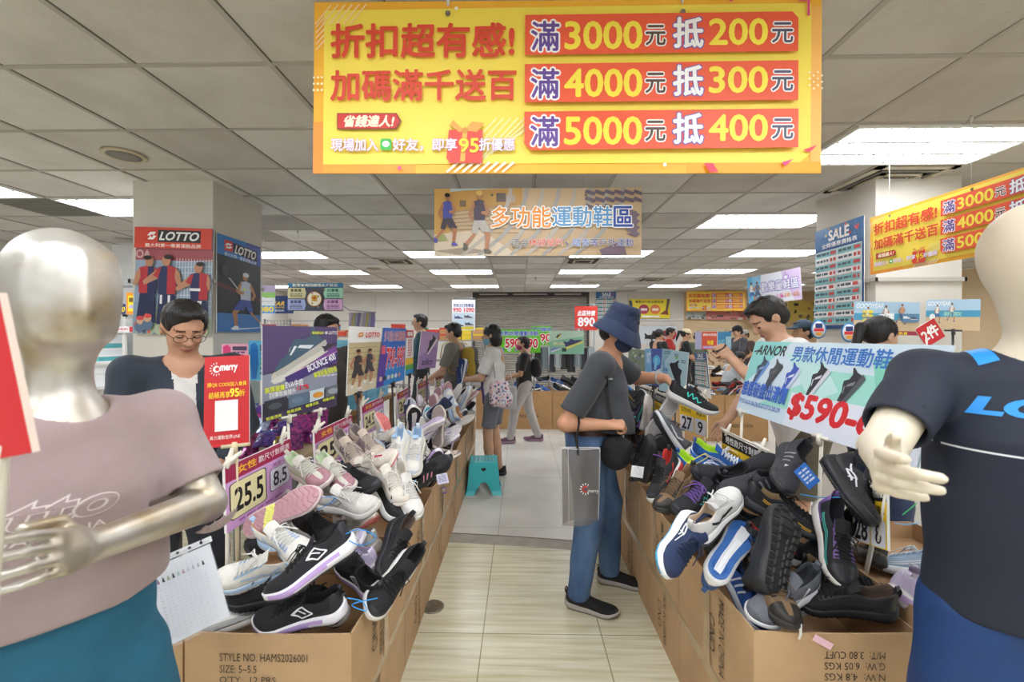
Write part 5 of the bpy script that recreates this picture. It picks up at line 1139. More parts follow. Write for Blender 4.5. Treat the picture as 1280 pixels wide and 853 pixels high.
emblem(b, 60,50,18,'#e08a2a','#f0f0ee'); b.text('LOTTO', 90,34,180,66, '#d83a2c', .03, .1); b.poly([(205,0),(400,0),(400,420),(170,420)], '#2d6ac8'); b.poly([(200,100),(330,420),(170,420)], '#5a3aa0'); b.poly([(240,250),(400,330),(400,420),(220,420)], '#2a8ad8')
b.text('多功能女款運動鞋', 214,22,392,98, '#b8304a', .012, outline='#f4f4fa', ow=.03); b.rect(196,130,226,190,'#e05a6a'); b.text('790-990', 236,150,392,300, '#e0282c', .025, .1, outline='#fdf4f0', ow=.022)
for k in range(6): b.disc(198+k*30,366,12,('#d8b0a0','#3a3a44','#d0ccd8','#c8d8a8','#d8d4e4','#c88a94')[k],18)
tl = at(437,408,2.55); tr = at(507,411,3.5); tr.z = tl.z; bl = at(428,497,2.5); o = sign(b, 'price_board', 'blue and white board reading 790-990 over the left row', 'sign', tl, tr, bl, 'picture boards along the left row')
for k in (.2, .8): p = bl.lerp(bl+(tr-tl), k); stand(o, p, Vector((p.x+.03, p.y, .31)), 'stand_pole', mat('#2a2a2c', .5))
b = Board(60,240,'#eef0f0'); b.rect(0,0,60,40,'#d8333a'); b.rect(0,150,60,185,'#f0c02a'); b.rect(0,185,60,212,'#5ab04a'); b.rect(0,212,60,240,'#3a9ad8'); b.bars(18,50,30,144,7,'#d86a7a',2); b.bars(34,50,44,144,7,'#d86a7a',3); b.text('優惠', 10,8,50,32, '#ffffff', .03)
on_stand(b, 'price_board', 'narrow striped price strip between the 790-990 board and the purple shoe board', at(507,413,3.75), at(517,413,3.95), at(506,470,3.75), 'picture boards along the left row')
b = Board(130,180,'#b698c4'); b.rect(0,0,130,180,'#b79ac6'); b.poly([(0,120),(130,60),(130,180),(0,180)], '#a284b8'); b.shoe(78,66,96,'#2c2a32','#e4dfe6',R(-52),True); b.text('adict', 24,132,100,160, '#3a2c4a', .02, .2)
on_stand(b, 'price_board', 'purple board with one black shoe, left of the backpack man', at(527,414,3.95), at(549,416,4.3), at(522,462,3.95), 'picture boards along the left row')
# red membership sign
b = Board(57,113,'#c8242a',.008,'#efe9e6'); b.rect(0,0,57,113,'#c9262b'); b.disc(15,16,4.5,'#f6e9e6'); b.disc(16,16,2.6,'#c9262b')
for k in range(9): t = R(90+k*26); b.line([(15+6.3*math.cos(t),16-6.3*math.sin(t)),(15+8.6*math.cos(t),16-8.6*math.sin(t))], 1.1, '#f6e9e6')
b.text('merry', 20,12,42,21, '#f6f0ee', .05, .1); b.text('掃QR CODE加入會員', 4,33,54,39, '#f0c42a', .02); b.text('結帳再享', 6,45,33,53, '#f0c42a', .02); b.text('95', 33,42,44,52, '#ffe23a', .04); b.text('折', 44,44,52,52, '#f0c42a', .02); b.rect(14,56,43,94,'#f2efee'); b.text('美力運動世界LINE', 8,99,46,104, '#f2dcd8', .01)
tl = at(256,447,1.62); tr = at(311.5,444,1.66); bl = at(266,560,1.58); o = sign(b, 'membership_sign', 'red membership sign with a blank white square beside the mannequin sleeve', 'sign', tl, tr, bl)
p = bl.lerp(bl+(tr-tl), .5); stand(o, p, Vector((p.x, p.y+.02, .31)), 'stand_pole', mat('#d8c9a4', .5), True)
# red board at the left picture edge, close to the camera
b = Board(100,120,'#d0242c',.008,'#e6d2c4'); b.rect(0,0,94,112,'#cf262e')
tl = at(-150,330,.52); tr = at(-4,362,.50); bl = at(-82,586,.50)
tr = at(-2,366,.50); br = at(69,561,.50); dn = (br-tr); x_ = at(69,561,.50)-at(-80,588,.52)
tl = tr-x_; bl = tl+dn
o = sign(b, 'red_board', 'plain red board with pale edge cut by the left picture edge', 'sign', tl, tr, bl); m = MB(); p = at(4,575,.515); m.tube([p+Vector((-.02,0,-.25)), p+Vector((-.004,0,-.004)), p+Vector((0,-.004,.02))], [.006,.008,.009], WP, 8); m.build('clip', o)
# plastic sleeve with the printed stock list
b = Board(430,460,'#eef0f6',.0015,'#e6e8ee'); rg = random.Random(8)
for k in range(10):
    x = 52+k*36; b.line([(x,40),(x,68)], 2, '#b6b8c4'); b.poly([(x-8,104),(x-4,78),(x+2,76),(x+9,100),(x+9,106)], ('#8a4a8a','#3a3a40','#b8b89a','#4a4a58','#a8c0b8','#b89a9a','#c0c4cc','#b8bcc8','#a8b0b8','#3c3c48')[k]); b.line([(x,112),(x,440)], .8, '#d2d4de')
    for q in range(16): b.rect(x-11,124+q*20,x+rg.uniform(2,11),128+q*20,'#c6c8d2')
tl = at(183,714,1.22); tr = at(262,680,1.29); bl = at(176,826,1.16); o = sign(b, 'stock_list', 'white printed list in a clear sleeve hanging at the left carton corner', 'paper', tl, tr, bl)
M, W_, H_ = corners(tl, tr, bl); m = MB(); fo = mat('#f4f6fa', .08, alpha=.22, coat=1, name='clear_film')
m.grid([[M @ Vector((-.004+(W_+.008)*i/8, .012-(H_+.02)*j/8, .004+.003*math.sin(i*1.7+j))) for j in range(9)] for i in range(9)], fo, True); m.build('clear_sleeve', o)
m = MB(); m.box((-.006,.004,-.001), (W_+.008,.02,.001), mat('#e9eaee', .3), M)
for k in range(5): m.lathe([(.004,0),(.004,.0015),(.0001,.0015)], (0,0,0), mat('#3a3a3c', .6), 10, M @ Matrix.Translation((W_*(.12+.19*k), .012, .001)))
m.build('punched_strip', o); m = MB(); p = M @ Vector((W_*.86,.012,.002)); m.tube([p, p+Vector((.008,0,.02)), p+Vector((.014,.01,.035)), p+Vector((.004,.02,.03))], .0012, mat('#3a3a3a', .4, .7), 6); m.build('wire_hook', o)
# ================================================================ soft bodies: smooth-blended volumes turned into one continuous skin
class Vol:
    def __init__(s, lo, hi, h):
        s.lo = np.array(lo, float); s.h = h; s.n = np.ceil((np.array(hi)-s.lo)/h).astype(int)+1
        s.f = np.full(s.n, .5, np.float32)
    def blk(s, lo, hi):
        a = np.clip(np.floor((np.array(lo)-s.lo)/s.h).astype(int), 0, s.n-1); b = np.clip(np.ceil((np.array(hi)-s.lo)/s.h).astype(int)+1, 1, s.n)
        b = np.maximum(b, a+1)
        ax = [(s.lo[i]+s.h*np.arange(a[i], b[i])).astype(np.float32) for i in range(3)]
        X, Y, Z = np.meshgrid(*ax, indexing='ij')
        return (slice(a[0], b[0]), slice(a[1], b[1]), slice(a[2], b[2])), X, Y, Z
    def mix(s, sl, d, k, mode):
        f = s.f[sl]
        if mode == 'add':
            if k > 0: q = np.maximum(k-np.abs(f-d), 0)/k; s.f[sl] = np.minimum(f, d)-q*q*k*.25
            else: s.f[sl] = np.minimum(f, d)
        elif mode == 'sub':
            if k > 0: q = np.maximum(k-np.abs(f+d), 0)/k; s.f[sl] = np.maximum(f, -d)+q*q*k*.25
            else: s.f[sl] = np.maximum(f, -d)
        elif mode == 'cut': s.f[sl] = np.maximum(f, d)
    def cone(s, a, b, ra, rb, k=.02, flat=None, mode='add'):
        """tapered limb a->b; flat = (direction, factor) squeezes its section along a direction"""
        a = np.array(a, float); b = np.array(b, float); R_ = max(ra, rb)*(max(1, flat[1]) if flat else 1)+max(k, .03)
        sl, X, Y, Z = s.blk(np.minimum(a, b)-R_, np.maximum(a, b)+R_)
        d = b-a; L2 = max(float(d @ d), 1e-9)
        t = np.clip(((X-a[0])*d[0]+(Y-a[1])*d[1]+(Z-a[2])*d[2])/L2, 0, 1)
        qx = X-a[0]-t*d[0]; qy = Y-a[1]-t*d[1]; qz = Z-a[2]-t*d[2]; r = ra+(rb-ra)*t
        if flat:
            n = np.array(flat[0], float); n /= np.linalg.norm(n); c = qx*n[0]+qy*n[1]+qz*n[2]; m = (1/flat[1]-1); qx = qx+n[0]*c*m; qy = qy+n[1]*c*m; qz = qz+n[2]*c*m
        s.mix(sl, np.sqrt(qx*qx+qy*qy+qz*qz)-r, k, mode)
    def chain(s, pts, rr, k=.02, flat=None, mode='add'):
        for i in range(len(pts)-1): s.cone(pts[i], pts[i+1], rr[i], rr[i+1], k, flat, mode)
    def ell(s, c, r, k=.02, rot=None, mode='add'):
        c = np.array(c, float); r = np.array(r, float); m = r.max()+max(k, .02)
        sl, X, Y, Z = s.blk(c-m, c+m); x = X-c[0]; y = Y-c[1]; z = Z-c[2]
        if rot is not None:
            q = np.array(rot.to_3x3().transposed()); x, y, z = (q[i,0]*x+q[i,1]*y+q[i,2]*z for i in range(3))
        k0 = np.sqrt((x/r[0])**2+(y/r[1])**2+(z/r[2])**2); k1 = np.sqrt((x/r[0]**2)**2+(y/r[1]**2)**2+(z/r[2]**2)**2)+1e-6
        s.mix(sl, (k0*(k0-1)/k1).astype(np.float32), k, mode)
    def box(s, c, hf, r=.01, k=.01, rot=None, mode='add'):
        c = np.array(c, float); hf = np.array(hf, float); m = np.linalg.norm(hf)+r+max(k, .02)
        sl, X, Y, Z = s.blk(c-m, c+m); x = X-c[0]; y = Y-c[1]; z = Z-c[2]
        if rot is not None:
            q = np.array(rot.to_3x3().transposed()); x, y, z = (q[i,0]*x+q[i,1]*y+q[i,2]*z for i in range(3))
        ax = np.abs(x)-hf[0]+r; ay = np.abs(y)-hf[1]+r; az = np.abs(z)-hf[2]+r
        d = np.sqrt(np.maximum(ax, 0)**2+np.maximum(ay, 0)**2+np.maximum(az, 0)**2)+np.minimum(np.maximum(ax, np.maximum(ay, az)), 0)-r
        s.mix(sl, d, k, mode)
    def cut(s, p, n, rad):
        """cut away what lies beyond the plane (p, n) within rad of p"""
        p = np.array(p, float); n = np.array(n, float); n /= np.linalg.norm(n)
        sl, X, Y, Z = s.blk(p-rad, p+rad); d = (X-p[0])*n[0]+(Y-p[1])*n[1]+(Z-p[2])*n[2]
        rr = np.sqrt((X-p[0])**2+(Y-p[1])**2+(Z-p[2])**2); d = np.where(rr < rad, d, -1.0).astype(np.float32); s.mix(sl, d, 0, 'cut')
    def fold(s, amp, fr, seed=0, zdir=.35):
        """gentle cloth folds"""
        rg = np.random.RandomState(seed); _, X, Y, Z = s.blk(s.lo, s.lo+s.h*s.n); w_ = np.zeros_like(s.f)
        for i in range(4):
            d = rg.normal(size=3); d[2] *= zdir; d /= np.linalg.norm(d); p = rg.uniform(0, 6.28); e = rg.normal(size=3)*fr*.35
            w_ += np.sin((X*d[0]+Y*d[1]+Z*d[2])*fr*(1+.5*i)+p+1.6*np.sin(X*e[0]+Y*e[1]+Z*e[2]))/(1+.6*i)
        s.f += (amp*w_/2).astype(np.float32)
    def mesh(s):
        f = s.f; f[0] = f[-1] = .5; f[:, 0] = f[:, -1] = .5; f[:, :, 0] = f[:, :, -1] = .5
        ins = f < 0
        cnt = np.zeros(np.array(f.shape)-1, np.int8)
        for a in (0, 1):
            for b in (0, 1):
                for c in (0, 1): cnt += ins[a:f.shape[0]-1+a, b:f.shape[1]-1+b, c:f.shape[2]-1+c]
        act = (cnt > 0) & (cnt < 8); I = np.argwhere(act)
        if len(I) == 0: return np.zeros((0, 3)), np.zeros((0, 4), int)
        idx = -np.ones(cnt.shape, np.int64); idx[tuple(I.T)] = np.arange(len(I))
        S_ = np.zeros((len(I), 3)); N_ = np.zeros(len(I))
        cr = [(a, b, c) for a in (0, 1) for b in (0, 1) for c in (0, 1)]
        for p in cr:
            for ax in range(3):
                if p[ax] == 0:
                    q = list(p); q[ax] = 1
                    fa = f[I[:,0]+p[0], I[:,1]+p[1], I[:,2]+p[2]]; fb = f[I[:,0]+q[0], I[:,1]+q[1], I[:,2]+q[2]]
                    m = (fa < 0) != (fb < 0); t = np.where(m, fa/(fa-fb+1e-12), 0)
                    P = np.tile(np.array(p, float), (len(I), 1)); P[:, ax] += t
                    S_[m] += P[m]; N_[m] += 1
        V = (I+S_/np.maximum(N_, 1)[:, None])*s.h+s.lo
        Q = []
        for ax in range(3):
            b, c = [(1, 2), (2, 0), (0, 1)][ax]
            sa = [slice(None)]*3; sb = [slice(None)]*3; sa[ax] = slice(0, -1); sb[ax] = slice(1, None)
            E = ins[tuple(sa)] != ins[tuple(sb)]; J = np.argwhere(E); J = J[(J[:, b] > 0) & (J[:, c] > 0) & (J[:, b] < f.shape[b]-1) & (J[:, c] < f.shape[c]-1)]
            def at_(db, dc): K = J.copy(); K[:, b] -= db; K[:, c] -= dc; return idx[tuple(K.T)]
            q = np.stack([at_(1, 1), at_(0, 1), at_(0, 0), at_(1, 0)], 1); fl = ~ins[tuple(J.T)]
            q[fl] = q[fl][:, ::-1]; Q.append(q)
        Q = np.concatenate(Q); Q = Q[(Q >= 0).all(1)]
        return V, Q
    def build(s, name, material, parent=None, smooth=2, mats=None):
        """mats: list of (material, mask function of the face centres)"""
        V, Q = s.mesh()
        if len(V):
            for _ in range(smooth):
                acc = np.zeros_like(V); n = np.zeros(len(V))
                for a, b in ((0, 1), (1, 2), (2, 3), (3, 0)):
                    np.add.at(acc, Q[:, a], V[Q[:, b]]); np.add.at(acc, Q[:, b], V[Q[:, a]]); np.add.at(n, Q[:, a], 1); np.add.at(n, Q[:, b], 1)
                V = V*.5+.5*acc/np.maximum(n, 1)[:, None]
        me = bpy.data.meshes.new(name); me.vertices.add(len(V)); me.vertices.foreach_set('co', V.astype(np.float32).ravel())
        me.loops.add(len(Q)*4); me.loops.foreach_set('vertex_index', Q.ravel().astype(np.int32)); me.polygons.add(len(Q)); me.polygons.foreach_set('loop_start', np.arange(0, len(Q)*4, 4, dtype=np.int32)); me.polygons.foreach_set('loop_total', np.full(len(Q), 4, np.int32))
        me.polygons.foreach_set('use_smooth', np.ones(len(Q), bool)); me.materials.append(material)
        if mats and len(Q):
            cn = V[Q].mean(1); mi = np.zeros(len(Q), np.int32)
            for m, fn in mats: me.materials.append(m); mi[fn(cn)] = len(me.materials)-1
            me.polygons.foreach_set('material_index', mi)
        me.update(calc_edges=True); me.validate()
        o = bpy.data.objects.new(name, me); COL.objects.link(o)
        if parent is not None: o.parent = parent
        return o
def V3(*a): return np.array(a, float)
def unit(v): v = np.array(v, float); return v/max(np.linalg.norm(v), 1e-9)
def hand(v, wrist, fwd, palm, side, curl=(.5,.5,.5,.5), thumb=(.5,.5), sc=1.0, k=.006, spread=.05, r=.0085, point=None):
    """a hand in the volume: fwd to the fingertips, palm the way the palm faces, side the direction of the thumb"""
    fwd = unit(fwd); palm = unit(np.array(palm)-fwd*np.dot(palm, fwd)); side = unit(np.array(side)-fwd*np.dot(side, fwd)-palm*np.dot(side, palm)); w_ = np.array(wrist, float)
    kn = []
    for i, (sx, fx) in enumerate(((.030, .088), (.010, .093), (-.010, .088), (-.028, .078))):
        b = w_+(fwd*fx+side*sx)*sc; kn.append(b)
        v.cone(w_+(fwd*.012+side*sx*.55)*sc, b, .0125*sc, .0105*sc, .014*sc, None)
    v.ell(w_+(fwd*.048+palm*.004)*sc, np.array([.034, .034, .034])*sc*.62, .02*sc)
    ln = ((.043,.025,.021),(.047,.029,.022),(.044,.027,.021),(.034,.020,.019))
    for i in range(4):
        p = kn[i]; a = curl[i]; d0 = unit(fwd+side*spread*(1.2-i*.9)); ang = 0
        for j in range(3):
            ang += a*(1.0 if j == 0 else (1.25 if j == 1 else .8))
            d = d0*math.cos(ang)+palm*math.sin(ang); q = p+d*ln[i][j]*sc
            r0 = r*sc*(1-.07*j)*(1 if i < 3 else .88); v.cone(p, q, r0*1.04, r0*.94, k*.5); p = q
    p = w_+(fwd*.022+side*.024+palm*.006)*sc; d = unit(fwd*.75+side*.75+palm*.35*thumb[0])
    q = p+d*.038*sc; v.cone(p, q, .0135*sc, .0112*sc, .012*sc)
    d = unit(fwd*(.95)+side*.25*(1-thumb[1])+palm*.8*thumb[1]-side*.25*thumb[1]); p2 = q+d*.030*sc; v.cone(q, p2, .0108*sc, .0096*sc, k*.6); d = unit(d+palm*.25*thumb[1]); v.cone(p2, p2+d*.024*sc, .0098*sc, .0082*sc, k*.5)
# ================================================================ people (each: one continuous body; hair and clothes are its parts)
def head_vol(v, c, Rm, s=1.0, k=.02, fine=True, nose=1.0):
    """head in volume v; c centre, Rm 3x3 rotation (x forward, y left, z up)"""
    R3 = np.array(Rm); P = lambda x, y, z: c+R3 @ (np.array([x, y, z])*s); rt = Matrix(Rm.tolist() if hasattr(Rm, 'tolist') else Rm)
    E_ = lambda p, r, kk=k, m='add': v.ell(P(*p), np.array(r)*s, kk*s, rt, m)
    E_((-.012,0,.030), (.096,.076,.088)); E_((.018,0,-.040), (.068,.058,.072), .03); E_((.052,0,-.088), (.024,.026,.020), .025)
    E_((.070,0,.028), (.022,.045,.016), .02); E_((.062,.033,-.022), (.026,.022,.024), .02); E_((.062,-.033,-.022), (.026,.022,.024), .02)
    if fine:
        for y in (-.031, .031): E_((.090,y,.004), (.018,.019,.013), .012, 'sub'); E_((.077,y,.003), (.0125,.016,.0115), .003)
        v.cone(P(.086,0,.012), P(.108*nose,0,-.026), .008*s, .0125*s, .012*s); 
        for y in (-.011, .011): E_((.096,y,-.030), (.011,.009,.008), .008)
        E_((.088,0,-.054), (.011,.024,.0065), .008); E_((.085,0,-.064), (.011,.020,.007), .008)
    else: v.cone(P(.086,0,.008), P(.106,0,-.026), .010*s, .015*s, .014*s)
    for y in (-1, 1): v.ell(P(-.008,y*.077,-.004), np.array([.022,.010,.034])*s, .008*s, rt); 
    return P
def rotz(a): return np.array([[math.cos(a), -math.sin(a), 0], [math.sin(a), math.cos(a), 0], [0, 0, 1.0]])
def roty(a): return np.array([[math.cos(a), 0, math.sin(a)], [0, 1.0, 0], [-math.sin(a), 0, math.cos(a)]])
def rotx(a): return np.array([[1.0, 0, 0], [0, math.cos(a), -math.sin(a)], [0, math.sin(a), math.cos(a)]])
def person(label, loc, facing, under=None, H=1.68, fat=1.0, lean=0.0, head=(0, 0), arms=None, top='#333336', sleeve='short', bottom='#444a55', legs='long', shoes='all_black', hair='short', hairc='#15110f', skinc='#c99a7c',
           mask=None, glasses=False, cap=None, hat=None, feet=((.06, .10), (.02, -.10)), h=.011, seated=False, extra=None, lower=True, group=None, belt=None, neckr=.062, topname='shirt', collar=None, hands=True, lowz=None):
    """local frame: x forward, y left, z up; facing = direction of x in the place (degrees from +X)"""
    S = H/1.70
    root = thing('person', label, 'person', loc, group); root.rotation_euler = (0, 0, R(facing))
    hipz = (.50 if seated else .93)*S; ln = lean
    up = V3(math.sin(ln), 0, math.cos(ln)); fw = V3(math.cos(ln), 0, -math.sin(ln)); pel = V3(0, 0, hipz)
    B = lambda x, y, z: pel+(fw*x+V3(0, 1, 0)*y+up*(z-.93))*S      # torso frame, z as if standing
    nk = B(.0, 0, 1.45); hc = nk+(up*.135+fw*.028)*S; sh = [B(0, .185*(.9+.1*fat), 1.395), B(0, -.185*(.9+.1*fat), 1.395)]
    if arms is None: arms = [((.02, .25, 1.11), (.10, .24, .87)), ((.02, -.25, 1.11), (.10, -.24, .87))]
    el = [V3(*a[0]) if len(a) > 2 and a[2].get('abs') else B(*a[0]) for a in arms]; wr = [V3(*a[1]) if len(a) > 2 and a[2].get('abs') else B(*a[1]) for a in arms]
    sk = skin(skinc); ext = [V3(-.35, -.5, 0), V3(.45, .5, H+.06)]
    for p in el+wr+[hc]: ext[0] = np.minimum(ext[0], p-.20); ext[1] = np.maximum(ext[1], p+.20)
    # body
    lowbody = hipz-.12 if legs == 'long' else .05
    v = Vol((ext[0][0], ext[0][1], max(lowbody, 0)), ext[1], h)
    v.cone(B(-.01,0,.96), B(.0,0,1.28), .125*fat*S, .12*S, .03, ((1,0,0), .75)); v.cone(B(0,0,1.28), B(-.005,0,1.38), .12*S, .10*S, .04)
    v.cone(B(-.005,0,1.36), hc-(up*.06+fw*.012)*S, .055*S, .049*S, .03)
    for i in (0, 1):
        v.cone(B(0,0,1.37), sh[i], .06*S, .052*S, .03); v.cone(sh[i], el[i], .050*S*fat**.5, .040*S*fat**.5, .015); v.cone(el[i], wr[i], .041*S*fat**.5, .0275*S, .012)
        if hands:
            a = arms[i]; f_ = unit(wr[i]-el[i]); hd = a[2] if len(a) > 2 else {}
            f_ = unit(hd.get('fwd', f_)); pm = hd.get('palm', V3(0, -1 if i == 0 else 1, 0)); sd = hd.get('side', V3(1, 0, .2))
            hand(v, wr[i], f_, pm, sd, hd.get('curl', (.35,.4,.45,.5)), hd.get('thumb', (.5,.4)), S*hd.get('sc', 1.0), .006, .05, max(.0085, h*.82))
    hr = rotz(R(head[0])) @ roty(R(head[1])); P = head_vol(v, hc, hr, S, .02, h < .009)
    Rv = np.linalg.inv(hr)
    hipj = [V3(0, .09*S, hipz), V3(0, -.09*S, hipz)]; kn = []; an = []
    for i in (0, 1):
        fx, fy = feet[i]
        if seated: kn.append(V3(.40*S, .14*S*(1 if i == 0 else -1), .50*S)); an.append(V3(fx, fy, .09*S))
        else: an.append(V3(fx, fy, .09*S)); kn.append((hipj[i]+an[i])/2+V3(.035, 0, .02))
    if legs != 'long':
        for i in (0, 1): v.cone(hipj[i], kn[i], .085*S, .055*S, .02); v.cone(kn[i], kn[i]*.6+an[i]*.4, .053*S, .055*S, .015); v.cone(kn[i]*.6+an[i]*.4, an[i], .055*S, .034*S, .015); v.cone(an[i], an[i]+V3(.10,0,-.05)*S, .036*S, .03*S, .02)
    mats = []
    def loc_(c): return (c-hc) @ Rv.T/S
    if h < .009:
        dk_ = mat('#3a2118', .6, name='brow_lash'); lp = mat('#a8665a', .45, name='lip_skin')
        def brow(c): q = loc_(c); return (q[:,0] > .05) & (np.abs(np.abs(q[:,1])-.032) < .020) & (np.abs(q[:,2]-.028-.004*np.cos(q[:,1]*60)) < .0042)
        def lid(c): q = loc_(c); return (q[:,0] > .06) & (np.abs(np.abs(q[:,1])-.031) < .014) & (np.abs(q[:,2]+.003) < .0035)
        def lips(c): q = loc_(c); return (q[:,0] > .07) & (np.abs(q[:,1]) < .022) & (np.abs(q[:,2]+.059) < .008-.0002*0)
        mats = [(dk_, brow), (dk_, lid), (lp, lips)]
    v.build('body', sk, root, 2, mats)
    # top
    tm = cloth(top); v = Vol((ext[0][0], ext[0][1], hipz-.22), (ext[1][0], ext[1][1], nk[2]+.10), h)
    v.cone(B(.005,0,.86), B(.015,0,1.05), .155*fat*S, .150*fat*S, .04, ((1,0,0), .80*fat**.4)); v.cone(B(.015,0,1.05), B(.012,0,1.25), .150*fat*S, .148*S*(.7+.3*fat), .05, ((1,0,0), .78))
    v.cone(B(.012,0,1.25), B(-.005,0,1.37), .148*S*(.7+.3*fat), .095*S, .06, ((1,0,0), .85))
    if fat > 1.08: v.ell(B(.07,0,1.02), np.array([.13,.15,.15])*S*fat, .06)
    for i in (0, 1):
        v.cone(B(0,0,1.385), sh[i], .068*S, .066*S, .05)
        sl_ = {'short': .82, 'long': 1.0, 'none': .05}[sleeve]; e = sh[i]+(el[i]-sh[i])*sl_
        r1 = .066*S*fat**.5; v.cone(sh[i], e, r1, (.064 if sleeve == 'short' else .054)*S*fat**.5, .03)
        if sleeve == 'long': v.cone(el[i], wr[i], .056*S, .040*S, .02); v.cut(wr[i], wr[i]-el[i], .09*S)
        elif sleeve == 'short':
            d = unit(el[i]-sh[i]); v.cut(e, d, .10*S); v.cone(e-d*.03, e+d*.05, .051*S*fat**.5, .051*S*fat**.5, 0, None, 'sub')
    v.cut(B(0,0,lowz or .83), -up, .4)
    v.cone(nk-up*.035*S+fw*.02*S, nk+up*.12*S+fw*.05*S, neckr*1.12*S, .085*S, .01, None, 'sub')
    v.fold(.0035 if h < .009 else .004, 26, int(abs(loc[0])*100) % 90)
    v.build(topname, tm, root, 1, [(cloth(under), lambda c: (np.abs(c[:,1]-.0) < .035+.10*np.maximum(c[:,2]-1.28*S, 0)) & (c[:,0] > .02) & (c[:,2] > 1.0*S))] if under else None)
    # trousers
    if lower:
        bm_ = cloth(bottom, .2); zt = hipz+.10; v = Vol((-.4, -.45, .0), (.75, .45, zt+.05), h)
        v.cone(V3(0,0,hipz-.03), V3(0.0,0,zt), .145*fat**.8*S, .148*fat*S, .03, ((1,0,0), .80*fat**.3))
        for i in (0, 1):
            v.cone(hipj[i]+V3(-.01,0,-.02), kn[i], .098*S*fat**.5, .076*S*fat**.4, .03)
            if legs == 'long': v.cone(kn[i], an[i]+V3(0,0,.0), .076*S*fat**.4, .064*S, .02); v.cut(an[i]+V3(0,0,-.025), (0,0,-1), .12)
            else: e = hipj[i]*.12+kn[i]*.88; v.cut(e, kn[i]-hipj[i], .15)
        v.cut(V3(0,0,zt), (0,0,1), .4); v.fold(.003, 30, 5)
        v.build('trousers' if legs == 'long' else 'shorts', bm_, root, 1)
        if belt:
            m = MB(); ring = []
            for z_ in (-.018, .018): ring.append([(math.cos(t)*(.80*fat**.3*.152*fat*S)+.004, math.sin(t)*.155*fat*S, zt-.025+z_) for t in [2*math.pi*q/36 for q in range(37)]])
            m.grid(ring, mat(belt, .4, name='belt_leather'), True); m.build('belt', None).parent = root
        for i in (0, 1):
            st = shoes if isinstance(shoes, str) else shoes[i]
            yaw = math.atan2(an[i][1]*.0+(.12 if i == 0 else -.12), 1)
            Ms = Matrix.Translation(Vector((an[i][0], an[i][1], .0))) @ Matrix.Rotation(yaw*.7, 4, 'Z') @ Matrix.Translation((-.075, 0, 0))
            q = put_shoe(st, Ms, None, None, 1 if i else -1, h > .009, None, 'shoe')
            q.parent = root
    # hair
    hm = hairm(hairc); v = Vol(hc-.34*S, hc+.24*S, min(h, .008)); rt = Matrix(hr.tolist())
    def E_(p, r, kk=.012, m='add'): v.ell(P(*p), np.array(r)*S, kk, rt, m)
    if hair != 'none':
        E_((-.016,0,.040), (.103,.085,.093))
        if hair == 'short': E_((-.045,0,-.01), (.068,.076,.070)); E_((.03,0,.095), (.06,.06,.03)); E_((.118,0,-.004), (.085,.105,.078), .012, 'sub'); E_((.115,.028,.022), (.080,.070,.072), .012, 'sub'); E_((.085,0,-.05), (.098,.088,.075), .012, 'sub'); E_((.02,.09,-.05), (.05,.03,.045), .006, 'sub'); E_((.02,-.09,-.05), (.05,.03,.045), .006, 'sub')
        if hair == 'bob': E_((-.035,.055,-.05), (.062,.035,.085)); E_((-.035,-.055,-.05), (.062,.035,.085)); E_((-.06,0,-.05), (.05,.075,.08)); E_((.085,0,-.045), (.085,.062,.085), .01, 'sub')
        if hair == 'ponytail':
            E_((-.045,0,0), (.065,.074,.06)); E_((.078,0,-.045), (.10,.09,.084), .01, 'sub'); v.cone(P(-.105,0,.045), P(-.15,0,.03), .024*S, .030*S, .01); v.cone(P(-.15,0,.03), P(-.165,0,-.10), .034*S, .026*S, .01); v.cone(P(-.165,0,-.10), P(-.155,0,-.19), .026*S, .010*S, .01)
        v.fold(.0045, 80, 3, .3); v.build('hair', hm, root, 1)
    if cap:
        v = Vol(hc-.3*S, hc+.3*S, min(h, .008)); E_((-.01,0,.055), (.106,.087,.088)); v.cut(P(0,0,.042), hr @ V3(0,0,-1), .2); E_((.11,0,.045), (.075,.068,.012), .01); E_((-.01,0,.03), (.098,.079,.07), .0, 'sub'); v.build('cap', cloth(cap), root, 1)
    if mask:
        v = Vol(P(.05,0,-.04)-.12, P(.05,0,-.04)+.12, .006); E_((.045,0,-.045), (.068,.066,.056)); v.cut(P(.02,0,-.04), hr @ V3(-1,0,0), .15)
        for y in (-1, 1): v.cone(P(.03,y*.060,-.03), P(-.01,y*.083,.002), .003, .003, .002); v.cone(P(.03,y*.058,-.065), P(-.01,y*.083,-.02), .003, .003, .002)
        v.build('face_mask', cloth(mask, .15), root, 1)
    if glasses:
        m = MB(); gm_ = mat('#2c2826', .3, .6, name='glasses_frame')
        for y in (-.033, .033): m.tube([P(.106, y+.025*math.cos(t), .002+.018*math.sin(t)) for t in [2*math.pi*q/18 for q in range(19)]], .0014*S, gm_, 5, False)
        m.tube([P(.108,-.009,.006), P(.112,0,.008), P(.108,.009,.006)], .0014*S, gm_, 5)
        for y in (-1, 1): m.tube([P(.104,y*.058,.006), P(.05,y*.082,.008), P(-.01,y*.086,.004)], .0014*S, gm_, 5)
        g = m.build('glasses', None); g.parent = root
    if hat:
        v = Vol(hc-.32*S, hc+.32*S, .006); hm_ = cloth(hat, .3)
        # crown and sloping brim of a bucket hat
        v.cone(P(-.008,0,.05), P(-.016,0,.115), .110*S, .094*S, .01, (hr @ V3(0,1,0), .90)); v.cut(P(-.014,0,.168), hr @ V3(-.12,0,1), .25); v.fold(.002, 60, 2)
        v.cut(P(0,0,.040), hr @ V3(0,0,-1), .25); v.cone(P(-.006,0,.02), P(-.008,0,.10), .100*S, .085*S, 0, (hr @ V3(0,1,0), .88), 'sub')
        o_ = v.build('bucket_hat', hm_, root, 1)
